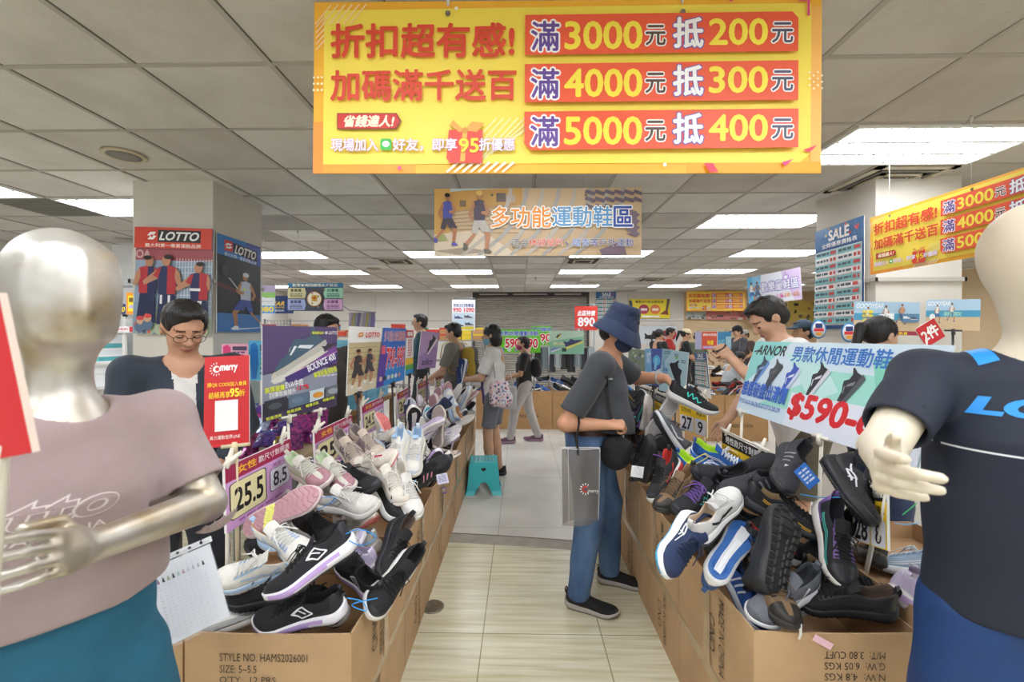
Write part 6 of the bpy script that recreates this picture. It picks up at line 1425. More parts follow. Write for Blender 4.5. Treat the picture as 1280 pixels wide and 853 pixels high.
        m = MB(); P_ = []
        for a_, z_, ro, kx in ((0,.062,.108,1),(1,.048,.119,1),(2,.020,.138,1),(3,-.014,.158,1),(4,-.018,.157,1),(5,.010,.140,1),(6,.042,.114,1)):
            P_.append([P(-.006+ro*math.cos(t)*(1.03 if math.cos(t) > 0 else .93), ro*math.sin(t)*.90, z_-.012*(math.cos(t) > 0)*math.cos(t)+.004*math.sin(3*t)) for t in [2*math.pi*q/48 for q in range(49)]])
        m.grid(P_, hm_, True); b_ = m.build('hat_brim', None); b_.parent = root
    return root, dict(B=B, P=P, el=el, wr=wr, hc=hc, S=S, hr=hr)
# ================================================================ the two shop mannequins
from mathutils.bvhtree import BVHTree
def drape(name, mbv, target, parent, lift=.0015):
    """press flat printed shapes (world coordinates, with a ray direction) onto a garment; mbv: list of (points, faces, dir, material)"""
    me = target.data; W = wmat(target); bv = BVHTree.FromPolygons([W @ v.co for v in me.vertices], [tuple(p.vertices) for p in me.polygons])
    m = MB()
    for pts, faces, d, ma in mbv:
        d = Vector(d).normalized(); out = []
        for p in pts:
            hit = bv.ray_cast(Vector(p)-d*.6, d); out.append(hit[0]-d*lift if hit[0] is not None else None)
        m.add([p if p is not None else Vector((0,0,0)) for p in out], [f for f in faces if all(out[i] is not None for i in f)], ma)
    return m.build(name, parent)
def text_pts(body, o, x, y, w_, h_, shear=0, fat=0, split=1):
    v, f = glyphs(body, fat, shear, 4); lo = v.min(0); sp = np.maximum(v.max(0)-lo, 1e-6); V = [v]; Fc = list(f); n = len(v)
    if False:
        for q in range(8): t = q*math.pi/4; V.append(v+np.array([math.cos(t), math.sin(t)])*fat); Fc += [tuple(i+n*(q+1) for i in g) for g in f]
    v = np.concatenate(V); o = Vector(o); x = Vector(x); y = Vector(y)
    # finer triangles so that the print follows the cloth
    P = [tuple((a-lo)/sp) for a in v]; T = []
    for g in Fc:
        for k in range(1, len(g)-1): T.append((g[0], g[k], g[k+1]))
    for _ in range(split):
        T2 = []
        for a, b, c in T:
            L_ = max(((P[i][0]-P[j][0])*w_)**2+((P[i][1]-P[j][1])*h_)**2 for i, j in ((a,b),(b,c),(c,a)))
            if L_ < .0002: T2.append((a,b,c)); continue
            n0 = len(P); P += [tuple((P[i][q]+P[j][q])/2 for q in (0,1)) for i, j in ((a,b),(b,c),(c,a))]; T2 += [(a,n0,n0+2),(n0,b,n0+1),(n0+2,n0+1,c),(n0,n0+1,n0+2)]
        T = T2
    return [o+x*(p[0]*w_)+y*(p[1]*h_) for p in P], T
def ribbon(pts, wd, n):
    """flat band through points (2D plane vectors), n the in-plane side direction"""
    P = []; n = Vector(n)
    for p in pts: P += [Vector(p)-n*wd/2, Vector(p)+n*wd/2]
    return P, [(2*i, 2*i+1, 2*i+3, 2*i+2) for i in range(len(pts)-1)]
def mannequin(label, loc, facing, skinm, top, bottom, top_sleeve, el, wr, hands, headh, facets, hemz, capm=None, width=1.0, base=None, hipw=1.0, sc=1.0, neck=0):
    root = thing('mannequin', label, 'mannequin', loc, None); root.rotation_euler = (0, 0, R(facing)); root.scale = (sc, sc, sc)
    Wi = np.array((Matrix.Translation(loc) @ Matrix.Rotation(R(facing), 4, 'Z') @ Matrix.Scale(sc, 4)).inverted())
    T = lambda p: (Wi @ np.array([*p, 1.0]))[:3]
    el = [T(p) for p in el]; wr = [T(p) for p in wr]; Rt = Wi[:3,:3]
    shz = 1.415; sh = [V3(0, .185*width, shz), V3(0, -.185*width, shz)]; nk = V3(-.005, 0, 1.47); hc = V3(.015, 0, 1.47+.075+neck+headh*.5); hz = .85
    lo = np.minimum.reduce([*el, *wr, V3(-.25, -.33, .3)])-.2; hi = np.maximum.reduce([*el, *wr, V3(.25, .33, 1.85)])+.2; lo[2] = .30; hi[2] = 1.47+.14+neck+headh
    v = Vol(lo, hi, .0050)
    v.cone(V3(0,0,.98), V3(0,0,1.28), .125, .125, .03, ((1,0,0), .72)); v.cone(V3(0,0,1.28), V3(-.005,0,1.40), .125, .10, .04)
    v.cone(V3(-.005,0,1.36), V3(.008,0,1.47+.10+neck), .058, .050, .04)
    a = headh/2
    v.ell(hc+V3(-.012,0,a*.22), (a*.80,a*.68,a*.80), .03); v.ell(hc+V3(.012,0,-a*.32), (a*.62,a*.52,a*.70), .05)
    if facets:
        for y in (-1, 1): v.box(hc+V3(a*.44,y*a*.22,-a*.05), (a*.20,a*.22,a*.68), .02, .045, Matrix.Rotation(y*R(30), 3, 'Z'))
        v.cone(hc+V3(a*.70,0,a*.50), hc+V3(a*.79,0,-a*.30), .008, .012, .012)
    for i in (0, 1):
        v.cone(V3(0,0,1.39), sh[i], .062, .058, .03); v.cone(sh[i], el[i], .052, .043, .015); v.cone(el[i], wr[i], .043, .029, .012)
        hd = hands[i]; f_ = Rt @ V3(*hd['fwd']); hand(v, wr[i], f_, Rt @ V3(*hd['palm']), Rt @ V3(*hd['side']), hd['curl'], hd['thumb'], hd.get('sc', 1.0), .005, hd.get('spread', .04), hd.get('r', .0088))
    for y in (-.1, .1): v.cone(V3(0,y*.8,.90), V3(.01,y*hipw,.50), .075, .065, .03); v.cone(V3(.01,y*hipw,.50), V3(.0,y*hipw,.34), .065, .06, .02)
    mats = []
    if capm: mats.append((capm, lambda c: (c[:,2] > hc[2]+a*.30+.05*a*np.sin(c[:,1]*60)) & (c[:,2] > 1.5)))
    v.build('body', skinm, root, 2, mats)
    lo2 = np.minimum.reduce([V3(-.26,-.34,hemz-.05), *(sh[i]+(el[i]-sh[i])*1.0-.1 for i in (0,1))]); hi2 = np.maximum.reduce([V3(.26,.34,1.56), *(sh[i]+(el[i]-sh[i])*1.0+.1 for i in (0,1))]); lo2[2] = hemz-.06
    v = Vol(lo2, hi2, .0048)
    v.cone(V3(.0,0,hemz-.05), V3(.005,0,1.12), .192*hipw, .178*width, .05, ((1,0,0), .74)); v.cone(V3(.005,0,1.12), V3(.005,0,1.28), .178*width, .168*width, .05, ((1,0,0), .76)); v.cone(V3(.005,0,1.28), V3(-.005,0,1.395), .168*width, .10, .07, ((1,0,0), .85))
    for i in (0, 1):
        v.cone(V3(0,0,1.405), sh[i], .068, .066, .06); d = unit(el[i]-sh[i]); e = sh[i]+d*top_sleeve; v.cone(sh[i], e+d*.06, .067, .066, .03); v.cut(e, d, .115); v.cone(e-d*.03, e+d*.06, .0525, .0535, 0, None, 'sub')
    v.cut(V3(0,0,hemz), (0,0,-1), .45); v.cone(V3(0,0,hemz-.03), V3(0,0,hemz+.03), .176*hipw, .174*hipw, 0, ((1,0,0), .72), 'sub')
    v.cone(V3(.010,0,1.44), V3(.02,0,1.62), .072, .085, .008, None, 'sub')
    v.fold(.0040, 21, 11, .5); tee = v.build('tee_shirt', top, root, 2)
    v = Vol((-.26,-.30,.42), (.28,.30,hemz+.12), .0065)
    v.cone(V3(0,0,.90), V3(0,0,hemz+.10), .168*hipw, .165*hipw, .03, ((1,0,0), .76))
    for y in (-1, 1): v.cone(V3(0,y*.085*hipw,.86), V3(.012,y*.115*hipw,.56), .115*hipw, .118, .025); v.cut(V3(.01,y*.115,.58), (0,0,-1), .2); v.cone(V3(.01,y*.115*hipw,.61), V3(.012,y*.115*hipw,.50), .10, .104, 0, None, 'sub')
    v.fold(.0045, 24, 4, .25); v.build('shorts', bottom, root, 1)
    m = MB(); q = mat('#b9bcc0', .25, .9); m.lathe([(.17,0),(.17,.008),(.02,.014),(.014,.02),(.014,.34)], (0,0,0), q, 32); b = m.build('stand_base', None); b.parent = root
    return root, tee
def silver():
    m, N, L, b = node_mat('silver_lacquer'); b.inputs['Metallic'].default_value = .85; b.inputs['Roughness'].default_value = .42
    tc = N.new('ShaderNodeTexCoord'); n = N.new('ShaderNodeTexNoise'); n.inputs['Scale'].default_value = 7; n.inputs['Detail'].default_value = 5; L.new(tc.outputs['Object'], n.inputs[0])
    r = N.new('ShaderNodeValToRGB'); e = r.color_ramp.elements; e[0].position = .36; e[0].color = (*lin('#b5a588'), 1); e[1].position = .56; e[1].color = (*lin('#d0cdc6'), 1); L.new(n.outputs[0], r.inputs[0]); L.new(r.outputs[0], b.inputs['Base Color'])
    return m
SIL = silver(); CAPM = mat('#d2cec6', .38, .7, vary=.08, vscale=9, bump=('noise', 60, .1), name='silver_cap_lacquer')
CRM = mat('#ddd1ba', .48, vary=.04, vscale=10, bump=('noise', 160, .03), name='cream_plastic', sss=.05)
MAU = mat('#9d8988', .9, bump=('noise', 420, .3), vary=.04, vscale=20, sheen=.2, name='mauve_jersey'); TEALC = mat('#1c5f7a', .8, bump=('noise', 420, .25), vary=.06, vscale=25, name='teal_sports_fabric')
NAVY = mat('#1b2233', .7, bump=('vor', 900, .25), vary=.05, vscale=20, name='midnight_jersey'); ROY = mat('#123a70', .6, bump=('noise', 380, .2), vary=.08, vscale=25, name='royal_sports_fabric')
L0 = Vector((-.925, .86, 0))
r1, tee1 = mannequin('silver faced mannequin in a mauve tee shirt and teal shorts at left', L0, -26, SIL, MAU, TEALC, .19,
    [at(258,630,1.00), Vector((-1.12,.62,1.13))], [at(112,684,.73), Vector((-.95,.42,1.15))],
    [dict(fwd=(.32,-.9,.33), palm=(-.75,-.2,-.2), side=(-.3,-.1,.9), curl=(.15,.25,.3,.35), thumb=(.5,.5), sc=1.05), dict(fwd=(.5,-.8,0), palm=(.3,.3,-.9), side=(.5,.5,.3), curl=(.3,.3,.3,.3), thumb=(.5,.5))], .27, True, 1.062, CAPM, 1.0, None, 1.0, .936, .034)
W1 = wmat(r1); f1 = (W1.to_3x3() @ Vector((1,0,0))).normalized(); l1 = (W1.to_3x3() @ Vector((0,1,0))).normalized()
tan1 = mat('#d2c6c4', .7, name='pale_print'); c1 = L0+Vector((0,0,1.185))-l1*.085
outs = []
P_, T_ = text_pts('lotto', c1-l1*.115, l1, Vector((0,0,1)), .24, .052, .25, .05, 3); outs.append((P_, T_, -f1, tan1))
P_, T_ = text_pts('lotto', c1-l1*.113+Vector((0,0,.002)), l1, Vector((0,0,1)), .236, .048, .25, .018, 3)
print1 = drape('chest_lettering', outs, tee1, r1); drape('chest_lettering', [(P_, T_, -f1, MAU)], tee1, r1, .0024)
P_, T_ = text_pts('MODA ITALIA', c1-l1*.085-Vector((0,0,.024)), l1, Vector((0,0,1)), .19, .013, 0, .01, 2); drape('chest_lettering', [(P_, T_, -f1, tan1)], tee1, r1)
R0 = Vector((1.175, 1.02, 0))
r2, tee2 = mannequin('featureless cream mannequin in a dark blue tee shirt and royal blue shorts at right', R0, -112, CRM, NAVY, ROY, .185,
    [Vector((1.48,1.06,1.14)), at(1102,562,.99)], [Vector((1.46,.84,1.05)), at(1112,586,.80)],
    [dict(fwd=(0,-.9,-.3), palm=(-.9,0,0), side=(0,0,.9), curl=(.3,.3,.3,.3), thumb=(.5,.5)), dict(fwd=(-.72,-.66,.16), palm=(.75,-.66,-.05), side=(.0,.15,1), curl=(.25,.6,.72,.8), thumb=(.15,.2), sc=1.0, spread=-.01, r=.0108)],   .275, False, .885, None, 1.06, None, 1.04)
W2 = wmat(r2); f2 = (W2.to_3x3() @ Vector((1,0,0))); l2 = (W2.to_3x3() @ Vector((0,1,0))); c2 = R0+Vector((0,0,1.365)); blu = mat('#1f8fe0', .5, name='bright_blue_print'); wht = mat('#e8eaf0', .5, name='white_print')
P_, T_ = text_pts('LOTTO', c2-l2*.155-Vector((0,0,.02)), l2, Vector((0,0,1)), .31, .040, .3, .05, 3); drape('chest_lettering', [(P_, T_, -f2, blu)], tee2, r2)
o_ = c2-Vector((0,0,.095)); P_, T_ = ribbon([o_+l2*(-.24+.48*k/60)-Vector((0,0,.012*k/60)) for k in range(61)], .004, (0,0,1)); drape('chest_line', [(P_, T_, -f2, wht)], tee2, r2)
P_, T_ = ribbon([R0+Vector((0,0,0))-l2*(.105+.0)+f2*(-.10+.16*k/20) for k in range(21)], .036, l2); drape('shoulder_tab', [([p+Vector((0,0,1.9)) for p in P_], T_, (0,0,-1), blu)], tee2, r2)
# ================================================================ the customers
def seg_pt(root, p): return wmat(root) @ Vector(p)
# the man in the bucket hat
HL = Vector((.415, 2.57, 0))
pm, J = person('person in navy bucket hat, dark grey tee shirt and jeans picking shoes', HL, -20, H=1.665, fat=1.28, lean=.20, head=(-6, 26),
    arms=[((.235,.33,1.245), (.405,.20,1.262), dict(abs=1, fwd=(.80,-.05,-.55), palm=(-.45,-.1,-.8), side=(-.1,-1,.1), curl=(.35,.45,.5,.55), thumb=(.6,.6))),
          ((-.085,-.27,1.045), (.125,-.225,1.045), dict(abs=1, fwd=(.92,.35,.02), palm=(.25,.6,-.75), side=(.3,.2,.9), curl=(1.1,1.15,1.2,1.2), thumb=(.7,.8)))],
    top='#3a3d42', bottom='#4d6a90', shoes='loafer', hairc='#17120f', skinc='#c48f70', mask='#1f2c4c', hat='#1f3050', feet=((.085,.155),(-.04,-.155)), h=.0058, belt='#4a2a22', neckr=.066, lowz=1.035)
def part_in(root, mb, name):
    o = mb.build(name, None); o.parent = root; return o
P = J['P']; wrl = J['wr'][0]; ell = J['el'][0]
m = MB(); d = unit(wrl-ell); q = wrl-d*.045; sdv = unit(np.cross(d, V3(0,0,1))); upv = np.cross(sdv, d)
m.tube([q+sdv*.035*math.cos(t)+upv*.035*math.sin(t) for t in [2*math.pi*k/20 for k in range(21)]], .007, mat('#a9a6a2', .4, .3), 6, False); part_in(pm, m, 'wrist_band')
def skim(vol_fn, pts): return pts
# shoulder strap pressed onto the shirt
shirt = [c for c in pm.children if c.name.startswith('shirt')][0]
def press(points, wd, d, ma, name, lift=.004):
    W = wmat(shirt); 
    P_, T_ = ribbon(points, wd, (wmat(pm).to_3x3() @ Vector((.75,0,.1))))
    return drape(name, [(P_, T_, d, ma)], shirt, pm, lift)
dirc = (Vector((.43,2.57,1.3))-Vector((0,0,1.52))).normalized()
px = [(757,470),(758,484),(759,500),(762,518),(765,534),(768,548)]
press([at(x, y, 2.42) for x, y in px], .022, dirc, mat('#17171a', .7), 'shoulder_strap', .009)
m = MB(); m.box((-.012,-.002,-.004), (.012,.002,.004), mat('#c4c6ca', .4), wmat(pm).inverted() @ Matrix.Translation(at(763,474,2.38)))
part_in(pm, m, 'chest_logo')
for c_ in pm.children:
    if c_.name.startswith('trousers'): c_.data.materials[0] = mat('#5b7aa0', .85, bump=('noise', 420, .3), hex2='#37527a', vscale=7, name='washed_denim', stretch=(1, 1, .5))
# black waist pouch
v = Vol((-.14,-.12,-.14), (.14,.12,.14), .007); v.ell((0,0,-.005), (.085,.055,.088), .02); v.box((0,0,.045), (.07,.045,.03), .02, .03); v.fold(.004, 45, 3)
o = thing('waist_pouch', 'black cloth pouch hanging at the belly of the person in the bucket hat', 'bag', at(770,566,2.36)); o.rotation_euler = (0, R(12), R(-20))
v.build('pouch_body', mat('#15151a', .8, bump=('noise', 200, .3), name='black_nylon'), o, 1)
m = MB(); m.tube([(-.07,.0,.072),(-.03,-.035,.078),(.03,-.035,.078),(.07,.0,.072)], .003, mat('#2c2c30', .4, .5), 6); z_ = m.build('zip', None); z_.parent = o
# clear carrier bag on the forearm
bt = at(702,561,2.28); bt2 = at(750,563,2.28); o = thing('carrier_bag', 'translucent grey plastic carrier bag with small red and white emblem on a black strap', 'bag', bt)
film = mat('#77726e', .18, alpha=.55, coat=.6, name='grey_plastic_film', bump=('noise', 16, .35)); seam_ = mat('#dcdde0', .15, alpha=.75, coat=1, name='clear_weld')
w_ = (bt2-bt).length; hgt = .40
def sheet(y, k):
    P = []
    for i in range(13):
        row = []
        for j in range(15):
            u = i/12; t = j/14; row.append((u*w_*(1-.06*t)+.004*t, y+k*math.sin(math.pi*u)*(.010+.03*t)+.004*math.sin(9*u+5*t), -hgt*t+.028*u*t*(1 if u > .0 else 0)))
        P.append(row)
    return P
bag = MB(); bag.grid(sheet(0, -1), film, True); bag.grid([r_[::-1] for r_ in sheet(.02, .6)], film, True); z_ = bag.build('bag_film', None); z_.parent = o
m = MB(); A = sheet(0, -1); B2 = sheet(.02, .6)
for S2 in (A, B2):
    for i in (0, 12): m.tube([Vector(p)+Vector((0,-.001,0)) for p in S2[i]], .0035, seam_, 6, True, .5)
    m.tube([Vector(S2[i][0]) for i in range(13)], .003, seam_, 6)
m.tube([Vector(A[2][j])+Vector((0,-.002,0)) for j in range(15)], .003, seam_, 6, True, .5)
z_ = m.build('welded_seam', None); z_.parent = o
m = MB(); ec = (w_*.60, -.032, -.20); rd = mat('#d22f35', .5, name='red_print')
for k in range(9): t = R(60+k*30); m.tube([(ec[0]+.020*math.cos(t), ec[1], ec[2]+.020*math.sin(t)), (ec[0]+.030*math.cos(t), ec[1], ec[2]+.030*math.sin(t))], .0028, mat('#eceae8', .5), 5)
m.tube([(ec[0]+.013*math.cos(t), ec[1], ec[2]+.013*math.sin(t)) for t in [R(50+q*15) for q in range(18)]], .0035, rd, 6)
v_, f_ = glyphs('merry', 0, .1, 2); lo = v_.min(0); sp = v_.max(0)-lo
m.add([(ec[0]+.012+(p[0]-lo[0])/sp[0]*.055, ec[1]-.002, ec[2]-.022+(p[1]-lo[1])/sp[1]*.018) for p in v_], f_, mat('#eceae8', .5)); z_ = m.build('emblem', None); z_.parent = o
m = MB(); elr = wmat(pm) @ Vector(J['el'][1]); wrr = wmat(pm) @ Vector(J['wr'][1]); fm = elr.lerp(wrr, .30); bs = mat('#141416', .8, name='black_webbing'); n_ = Vector(bt)
for y_ in (-.045, .045):
    pts = [Vector((fm.x, fm.y+y_, fm.z+.012))-n_, Vector((fm.x-.012, fm.y+y_*1.1, fm.z-.05))-n_, Vector((w_*.42, -.004 if y_ < 0 else .022, .0)), Vector((w_*.42, -.006 if y_ < 0 else .022, -.03))]
    m.tube(pts, .020, bs, 8, True, .22)
m.tube([Vector((fm.x, fm.y-.047, fm.z+.010))-n_, Vector((fm.x, fm.y-.03, fm.z+.046))-n_, Vector((fm.x, fm.y+.03, fm.z+.046))-n_, Vector((fm.x, fm.y+.047, fm.z+.010))-n_], .020, bs, 8, True, .25)
z_ = m.build('strap', None); z_.parent = o
# the pair he lifts
hero('black_teal', (836,497),2.56,(890,521),2.46,(.40,-.30,.85),'black knit shoe with teal zigzag held up by the person in the bucket hat','shoes held by the person in the bucket hat',1)
hero('black_teal', (846,497),2.62,(812,548),2.52,(.45,.75,.3),'second black and white shoe dangling below the held one','shoes held by the person in the bucket hat',-1)
# bespectacled man at left
person('person with glasses in a dark navy jacket looking down behind the silver mannequin', Vector((-1.53,1.95,0)), -48, H=1.665, lean=.08, head=(8,27), top='#2b3340', sleeve='long', bottom='#2a2c33', hair='short', hairc='#161210', skinc='#c08f72', glasses=True, h=.0075,
    arms=[((.05,.24,1.12),(.20,.12,1.0)), ((.05,-.24,1.12),(.20,-.12,1.0))], neckr=.066, topname='jacket', under='#d4d0cc')
person('person in dark tee shirt half hidden behind the violet shoe board', Vector((-1.46,3.24,0)), -35, H=1.66, top='#46423f', bottom='#4a6a92', h=.011, arms=[((.06,.24,1.12),(.22,.16,1.0)), ((.0,-.27,1.12),(.08,-.26,.88))], head=(0,15))
person('tall person in a teal shirt standing at the far left shelves', Vector((-1.52,6.7,0)), 190, H=1.83, top='#1f4152', sleeve='long', bottom='#2a2a30', h=.013, glasses=True, arms=[((.05,.25,1.12),(.26,.15,1.05)), ((.05,-.25,1.12),(.26,-.15,1.05))])
bp, bj = person('person in an olive grey tee shirt wearing a yellow and black backpack', Vector((-.80,5.35,0)), 170, H=1.66, top='#7d7a70', bottom='#5a5a5c', h=.011, head=(0,18), arms=[((.08,.25,1.12),(.28,.16,1.02)), ((.06,-.25,1.12),(.26,-.18,1.0))])
def pack(name, label, cat, root, c, rr, col, col2, strap=None, dots=False):
    o = thing(name, label, cat, wmat(root) @ Vector(c)); o.rotation_euler = root.rotation_euler
    v = Vol((-rr[0]-.08,-rr[1]-.08,-rr[2]-.08), (rr[0]+.08,rr[1]+.08,rr[2]+.08), .011); v.box((0,0,0), (rr[0]*.8,rr[1]*.85,rr[2]*.9), .06, .03); v.ell((-rr[0]*.4,0,-rr[2]*.3), (rr[0]*.7,rr[1]*.75,rr[2]*.55), .04)
    cm = cloth(col, .3); ms = [(cloth(col2, .3), lambda q: np.abs(q[:,1]) > rr[1]*.55)] if col2 and not dots else None
    if dots:
        cm = mat('#e4e2e6', .7, name='floral_cotton'); N = cm.node_tree.nodes; L = cm.node_tree.links; b = N['Principled BSDF']; tc = N.new('ShaderNodeTexCoord'); vo = N.new('ShaderNodeTexVoronoi'); vo.inputs['Scale'].default_value = 26; L.new(tc.outputs['Object'], vo.inputs[0])
        r = N.new('ShaderNodeValToRGB'); r.color_ramp.interpolation = 'CONSTANT'; e = r.color_ramp.elements; e[0].color = (*lin('#2f3f7a'), 1); e[1].position = .3; e[1].color = (*lin('#e6e4e8'), 1); e2 = e.new(.42); e2.color = (*lin('#c8484c'), 1); e3 = e.new(.5); e3.color = (*lin('#e6e4e8'), 1); e4 = e.new(.75); e4.color = (*lin('#8a9ac0'), 1)
        L.new(vo.outputs['Distance'], r.inputs[0]); L.new(r.outputs[0], b.inputs['Base Color'])
    v.build('bag_body', cm, o, 1, ms)
    if strap:
        m = MB(); W = wmat(o).inverted() @ wmat(root)
        for s in strap: m.tube([W @ Vector(p) for p in s], .016, cloth(col2 or col, .3), 6, True, .3)
        z_ = m.build('strap', None); z_.parent = o
    return o
pack('backpack', 'yellow and black backpack on the person in the olive grey tee shirt', 'bag', bp, (-.19,0,1.18), (.10,.15,.22), '#2e2c28', '#b89a34', [[(-.12,s*.10,1.40),(-.0,s*.12,1.475),(.12,s*.12,1.40),(.145,s*.13,1.25),(.0,s*.19,1.08),(-.12,s*.13,1.02)] for s in (-1,1)])
wm, wj = person('person in white and violet top, grey shorts and blue mask holding a navy shoe', Vector((-.28,4.66,0)), 172, H=1.62, top='#dcdad8', bottom='#6f747e', legs='shorts', shoes='black_slip', hair='bob', hairc='#15110f', skinc='#caa184', mask='#7fb0c4', glasses=True, h=.0095, head=(0,14),
    arms=[((.10,.23,1.13),(.28,.10,1.10),dict(curl=(.7,.7,.8,.8))), ((.10,-.23,1.13),(.28,-.08,1.10),dict(curl=(.7,.7,.8,.8)))], feet=((.03,.09),(-.04,-.09)), fat=1.02)
for c in wm.children:
    if c.name.startswith('shirt'):
        vp = cloth('#5b3a8c'); c.data.materials.append(vp); cn = np.array([p.center for p in c.data.polygons]); mi = np.where((cn[:,0] > .04) & (np.abs(cn[:,1]) < .13) & (cn[:,2] < 1.30) , 1, 0).astype(np.int32); c.data.polygons.foreach_set('material_index', mi)
pack('shoulder_bag', 'floral drawstring shoulder bag of the person in the white and violet top', 'bag', wm, (-.10,.225,.92), (.13,.07,.15), '#e4e2e6', '#b9b3ae', [[(-.05,.20,1.08),(.0,.17,1.44),(.06,.21,1.06)]], True)
a = wmat(wm) @ Vector((.34,.03,1.0)); b_ = wmat(wm) @ Vector((.30,-.02,1.22)); M, _ = aim(b_, a, (-1,-.45,.1), .285); put_shoe('navy_hold', M, 'navy trainer held upright by the person in the white and violet top', 'shoes held by the person in the white and violet top', 1)
a = wmat(wm) @ Vector((.38,-.08,.99)); b_ = wmat(wm) @ Vector((.34,-.10,1.2)); M, _ = aim(b_, a, (-.5,-.9,.1), .285); put_shoe('navy_hold', M, 'second navy trainer held behind the first, with white tag', 'shoes held by the person in the white and violet top', -1)
fm_, fj = person('person in a black tee shirt, pale grey trousers and magenta mask walking to the left', Vector((.06,6.2,0)), 178, H=1.49, top='#1f1e20', bottom='#bdb8b4', shoes='mauve_run', hair='short', hairc='#1c1614', skinc='#c49678', mask='#a83a6a', h=.010, feet=((.20,.08),(-.19,-.07)),
    arms=[((.06,.22,1.12),(.24,.12,1.05)), ((.06,-.22,1.12),(.24,-.14,1.05))])
pack('backpack', 'small black backpack of the person walking to the left', 'bag', fm_, (-.16,.0,1.06), (.08,.13,.15), '#1a1a1c', '#1a1a1c', [[(-.1,s*.09,1.22),(.0,s*.11,1.30),(.1,s*.11,1.2),(.0,s*.16,1.0)] for s in (-1,1)])
# right side
gp, gj = person('person in a white tee shirt bending behind the five shoe price board', Vector((1.66,2.62,0)), 172, H=1.76, lean=.22, head=(0,38), top='#e2e0de', bottom='#5c5546', legs='shorts', hair='short', hairc='#151210', skinc='#c79c80', h=.008, feet=((.05,.10),(-.03,-.10)),
    arms=[((.20,.24,1.18),(.30,.06,1.42),dict(curl=(.9,1,1,1))), ((.16,-.24,1.14),(.34,-.18,1.0))])
pack('backpack', 'thin black backpack on the person in the white tee shirt', 'bag', gp, (-.10,0,1.20), (.05,.11,.16), '#1b1b1e', '#1b1b1e', [[(-.07,s*.09,1.38),(.07,s*.10,1.50),(.19,s*.11,1.42),(.17,s*.15,1.24),(.0,s*.17,1.08)] for s in (-1,1)])
person('person with a dark teal cap behind the white tee shirt person', Vector((3.0,4.66,0)), 180, H=1.66, top='#2a2a2e', bottom='#3a3a40', hair='short', cap='#2f4656', h=.012)
person('person with a black ponytail standing before the right column', Vector((2.20,2.74,0)), 8, H=1.62, top='#23262e', bottom='#2c3a5c', hair='ponytail', hairc='#141112', skinc='#cfa88e', h=.0085, head=(0,12), arms=[((.03,.25,1.12),(.16,.2,.9)), ((-.06,-.27,1.10),(-.10,-.27,.84))])
sp_, sj = person('person in a pale grey tee shirt and jeans sitting on a lime stool', Vector((3.52,7.6,.0)), 5, H=1.70, lean=.35, head=(0,30), top='#a9b0b4', bottom='#5f7ca0', hair='short', mask='#1c1c20', h=.012, seated=True, feet=((.46,.14),(.40,-.14)), arms=[((.18,.24,1.12),(.42,.18,1.12)), ((.18,-.24,1.12),(.42,-.14,1.12))])
for lb, X, Y, fc, kw in (('person with black cap and dark tee shirt at the far right tables', 4.60,9.3,185,dict(top='#45464c',cap='#15151a',H=1.70)),
    ('person in a dark cap with ponytail by the back wall', 2.82,9.0,20,dict(top='#1c1c1f',cap='#3a3a40',hair='ponytail',H=1.62)),
    ('person in a beige cap and black top near the back wall', 3.36,9.0,-10,dict(top='#1b1b1e',cap='#cdbb98',hair='ponytail',H=1.63)),
    ('person with black hair and red bag behind the beige cap', 3.45,10.2,-20,dict(top='#b8322f',hair='short',H=1.68)),
    ('person in an olive top behind the orange price board', 3.85,9.6,-60,dict(top='#5c6650',hair='short',H=1.58)),
    ('person in a pale grey cap behind the black cap person', 5.25,10.3,200,dict(top='#5a4a44',cap='#b4b4b4',H=1.62))):
    person(lb, Vector((X,Y,0)), fc, h=.014, head=(0,15), bottom='#33343a', arms=[((.08,.25,1.12),(.26,.18,1.02)), ((.08,-.25,1.12),(.26,-.18,1.02))], **kw)
